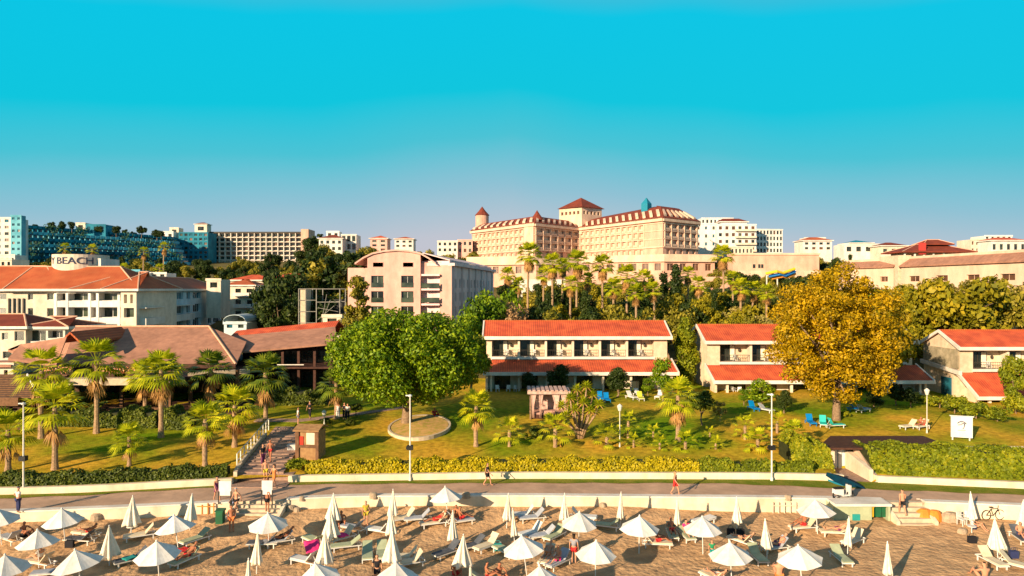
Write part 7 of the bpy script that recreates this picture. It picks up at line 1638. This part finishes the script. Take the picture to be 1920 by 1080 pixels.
person('stand', 652, 789, 'person in white shirt and dark trousers on the garden path, right of the dark suit', [('shirt', WH), ('trousers', BL)])
person('walk', 914, 911, 'runner in a black top on the grass edge of the promenade', [('shirt', BL), ('shorts', BL)], loc=PR_(914, 911), rz=1.5)
person('walk', 1266, 928, 'bather in red swimwear walking along the promenade', [('dress', RD)], ('longhair', HAIRB), loc=PR_(1266, 929), rz=.9, skin=SK)
person('back', 0, 0, '', []) if 0 else None
person('walk', 1692, 974, 'bare-chested man in black trunks climbing the right steps', [('shorts', BL)], loc=(XX(1692, 46.1), 46.1, .62), rz=PI-.1, size=1.04)
person('stand', 686, 985, 'child in a yellow shirt standing on the sand near the wall', [('shirt', YE), ('shorts', YE)], size=.95, rz=.4)
person('stand', 707, 1100, 'man in a black shirt standing at the bottom edge left of an umbrella top', [('shirt', BL), ('shorts', BL)], rz=.1)
person('stand', 1076, 1057, 'woman in dark top and red shorts standing between two umbrellas', [('shirt', GY), ('shorts', RD)], ('longhair', HAIRD), rz=2.9)
person('ground', 46, 1006, 'reddish sunbather sitting at the left edge below the wall', [('shorts', BL)], skin=SK2, rz=1.2, size=1.1)
person('lie', 123, 1012, 'sunbather in red lying under the second left umbrella', [('bottom', RD)], skin=SK2, rz=-.8, size=.95)
person('sit', 66, 1050, 'person sitting in a white cloth under the umbrella by the left edge', [('shirt', WH)], rz=-.7)
person('lie', 347, 1040, 'sunbather on the pale green lounger under the red-towel umbrella', [('bottom', RD)], skin=SK2, rz=-.7)
person('lie', 528, 1008, 'sunbather on the grey lounger under the stairs umbrella', [('bottom', BL)], skin=SK2, rz=-.6)
person('ground', 640, 984, 'kneeling bather with dark hair right of the furled trio', [('bottom', BL)], skin=SK2, rz=.3, size=1.1)
person('lie', 816, 972, 'red-clad sunbather lying under the umbrella nearest the wall, left', [('dress', RD)], skin=SK2, rz=-.7)
person('sit', 831, 972, 'seated sunbather in red under the umbrella nearest the wall', [('shorts', RD)], skin=SK2, rz=-.3)
person('ground', 855, 973, 'bather in a rose top sitting right under the umbrella nearest the wall', [('top', PK)], skin=SK2, rz=-.5, size=1.1)
person('sit', 854, 1078, 'red-skinned bather sitting below the wide furled umbrella, bottom', [('shorts', RD)], skin=SK2, rz=.4)
person('ground', 937, 1088, 'bather seen from the shoulders up at the bottom edge left of the middle umbrella pole', [('bottom', NV)], skin=SK2, rz=.4, size=1.15)
person('sit', 968, 1082, 'tanned bather sitting left of the middle umbrella pole', [('bottom', RD)], skin=SK2, rz=.6)
person('sit', 1006, 1080, 'bather in a pink top sitting right of the middle umbrella pole', [('top', PK), ('bottom', PK)], rz=-.5)
person('lie', 1047, 1048, 'sunbather lying on the grey lounger right of the middle umbrella', [('bottom', OR_)], rz=-.4)
person('sit', 1208, 1023, 'bather in red sitting left under the umbrella right of the middle', [('shorts', RD)], skin=SK2, rz=.2)
person('lie', 1230, 1014, 'sunbather on the cream lounger right under the same umbrella', [('shorts', RD)], skin=SK2, rz=.2)
person('sit', 1310, 1026, 'bather in pale clothes sitting left under the umbrella with the green-clad child', [('shirt', PK)], rz=.3)
person('stand', 1335, 1052, 'child in green standing under the right-middle umbrella', [('shirt', GN), ('shorts', TQ)], size=.72)
person('lie', 1402, 1008, 'sunbather lying flat on the cream lounger between furled umbrellas', [('bottom', BL)], rz=-1.3)
person('lie', 1447, 1024, 'sunbather whose legs show right of the furled umbrella', [('bottom', PU)], rz=.4)
person('lie', 1342, 1082, 'sunbather lying under the steep umbrella at the bottom', [('bottom', WH)], rz=-1.1)
person('ground', 1461, 1084, 'bather sitting with bare back at the bottom edge, right', [('bottom', OR_)], skin=SK, rz=PI-.3, size=1.3)
person('sit', 1508, 986, 'red-backed bather under the umbrella by the bins', [('shorts', RD)], skin=SK2, rz=-.4)
person('lie', 1566, 992, 'pale sunbather lying on the lounger right of the bins umbrella', [('bottom', PU)], rz=-1.0)
person('ground', 1845, 1090, 'dark-haired bather at the bottom right edge seen from the head', [('bottom', NV)], skin=SK, rz=PI, size=1.25)
person('sit', 1825, 992, 'person sitting at the small table by the right furled umbrella', [('shirt', WH), ('shorts', NV)], rz=.8)
person('sit', 1898, 1000, 'bather at the right edge sitting on the dark lounger', [('bottom', NV)], rz=.4)
person('lie', 1705, 798, 'sunbather on the left cream lounger of the pair on the lawn', [('bottom', RD)], skin=SK2, rz=-.3)
person('lie', 1727, 798, 'sunbather on the right cream lounger of the pair on the lawn', [('bottom', BL)], skin=SK2, rz=-.2)
person('sit', 815, 782, 'person in dark red sitting on the far side of the round bed', [('shirt', RD), ('trousers', RD)], skin=SK2, rz=.4, size=1.15, dz=-.05)
# ------------------------------------------------------------------ branched yucca on the lawn
g = G(1087, 822); t = thing('branching_yucca', g, 'branching yucca with many rosettes beside the canopied daybed', 'yucca')
r_ = random.Random(4); mb = MB(); fb = MB(); db = MB()
tips = [(-1.6, .2, 2.9), (-.9, -.3, 3.7), (-.2, .2, 4.4), (.6, -.1, 4.7), (1.2, .3, 3.9), (1.7, -.2, 3.1), (-.5, -.5, 2.7), (.3, -.4, 3.3), (.9, -.4, 2.6), (-1.3, -.3, 2.1), (1.4, .4, 2.4), (0, .4, 3.8), (-.8, .4, 3.1), (.5, .5, 4.0)]
for x, y, z in tips:
    mb.tube([(x*.08, y*.1, -.2), (x*.35, y*.4, z*.32), (x*.8, y*.8, z*.68), (x, y, z)], [.14, .11, .085, .07], 6)
    for k in range(34):
        a = k*2.4; el = 1.3-1.9*k/34; d_ = Vector((math.cos(a)*math.cos(el), math.sin(a)*math.cos(el), math.sin(el))); s2 = Vector((-math.sin(a), math.cos(a), 0)); b = Vector((x, y, z)); L2 = .75; w = .085; m = b+d_*L2*.5; e_ = b+d_*L2+Vector((0, 0, -.10))
        (db if el < -.35 else fb).poly(b-s2*w*.6, m-s2*w, e_, m+s2*w)
mb.build('trunk', M['palmbark'], t, local=True, smooth=True); fb.build('leaves', M['palm'], t, local=True); db.build('dead_leaves', M['deadfrond'], t, local=True)
# flower boxes on the restaurant terrace
for k, (px, lab) in enumerate(((210, 'orange flowers in a trough on the pavilion terrace, left'), (243, 'orange and white flowers on the pavilion terrace, middle'), (110, 'pink flowers and dry plants on the left terrace edge'))):
    t = thing('flower_trough', (XX(px, 71.8), 71.9, tz_ := ZZ(708, 71)), lab, 'flower box'); mb = MB(); mb.box(-1.5, 1.5, -.2, .2, 0, .35); mb.build('trough', M['brown'], t, local=True)
    r = np.random.default_rng(k); pts = np.stack([r.uniform(-1.5, 1.5, 500), r.uniform(-.3, .3, 500), r.uniform(.3, 1.0, 500)], 1); me = np_mesh('leaves', leaves_np(pts, np.tile([[0, -1, .5]], (500, 1)), .16, r=r), M['hedged']); link(bpy.data.objects.new('leaves', me), t)
    pts = np.stack([r.uniform(-1.5, 1.5, 130), r.uniform(-.45, -.2, 130), r.uniform(.4, 1.1, 130)], 1); me = np_mesh('blossoms', leaves_np(pts, np.tile([[0, -1, .3]], (130, 1)), .15, asp=.9, r=r), pm('orange_blossom', (.75, .22, .05), (.75, .4, .3))); link(bpy.data.objects.new('blossoms', me), t)
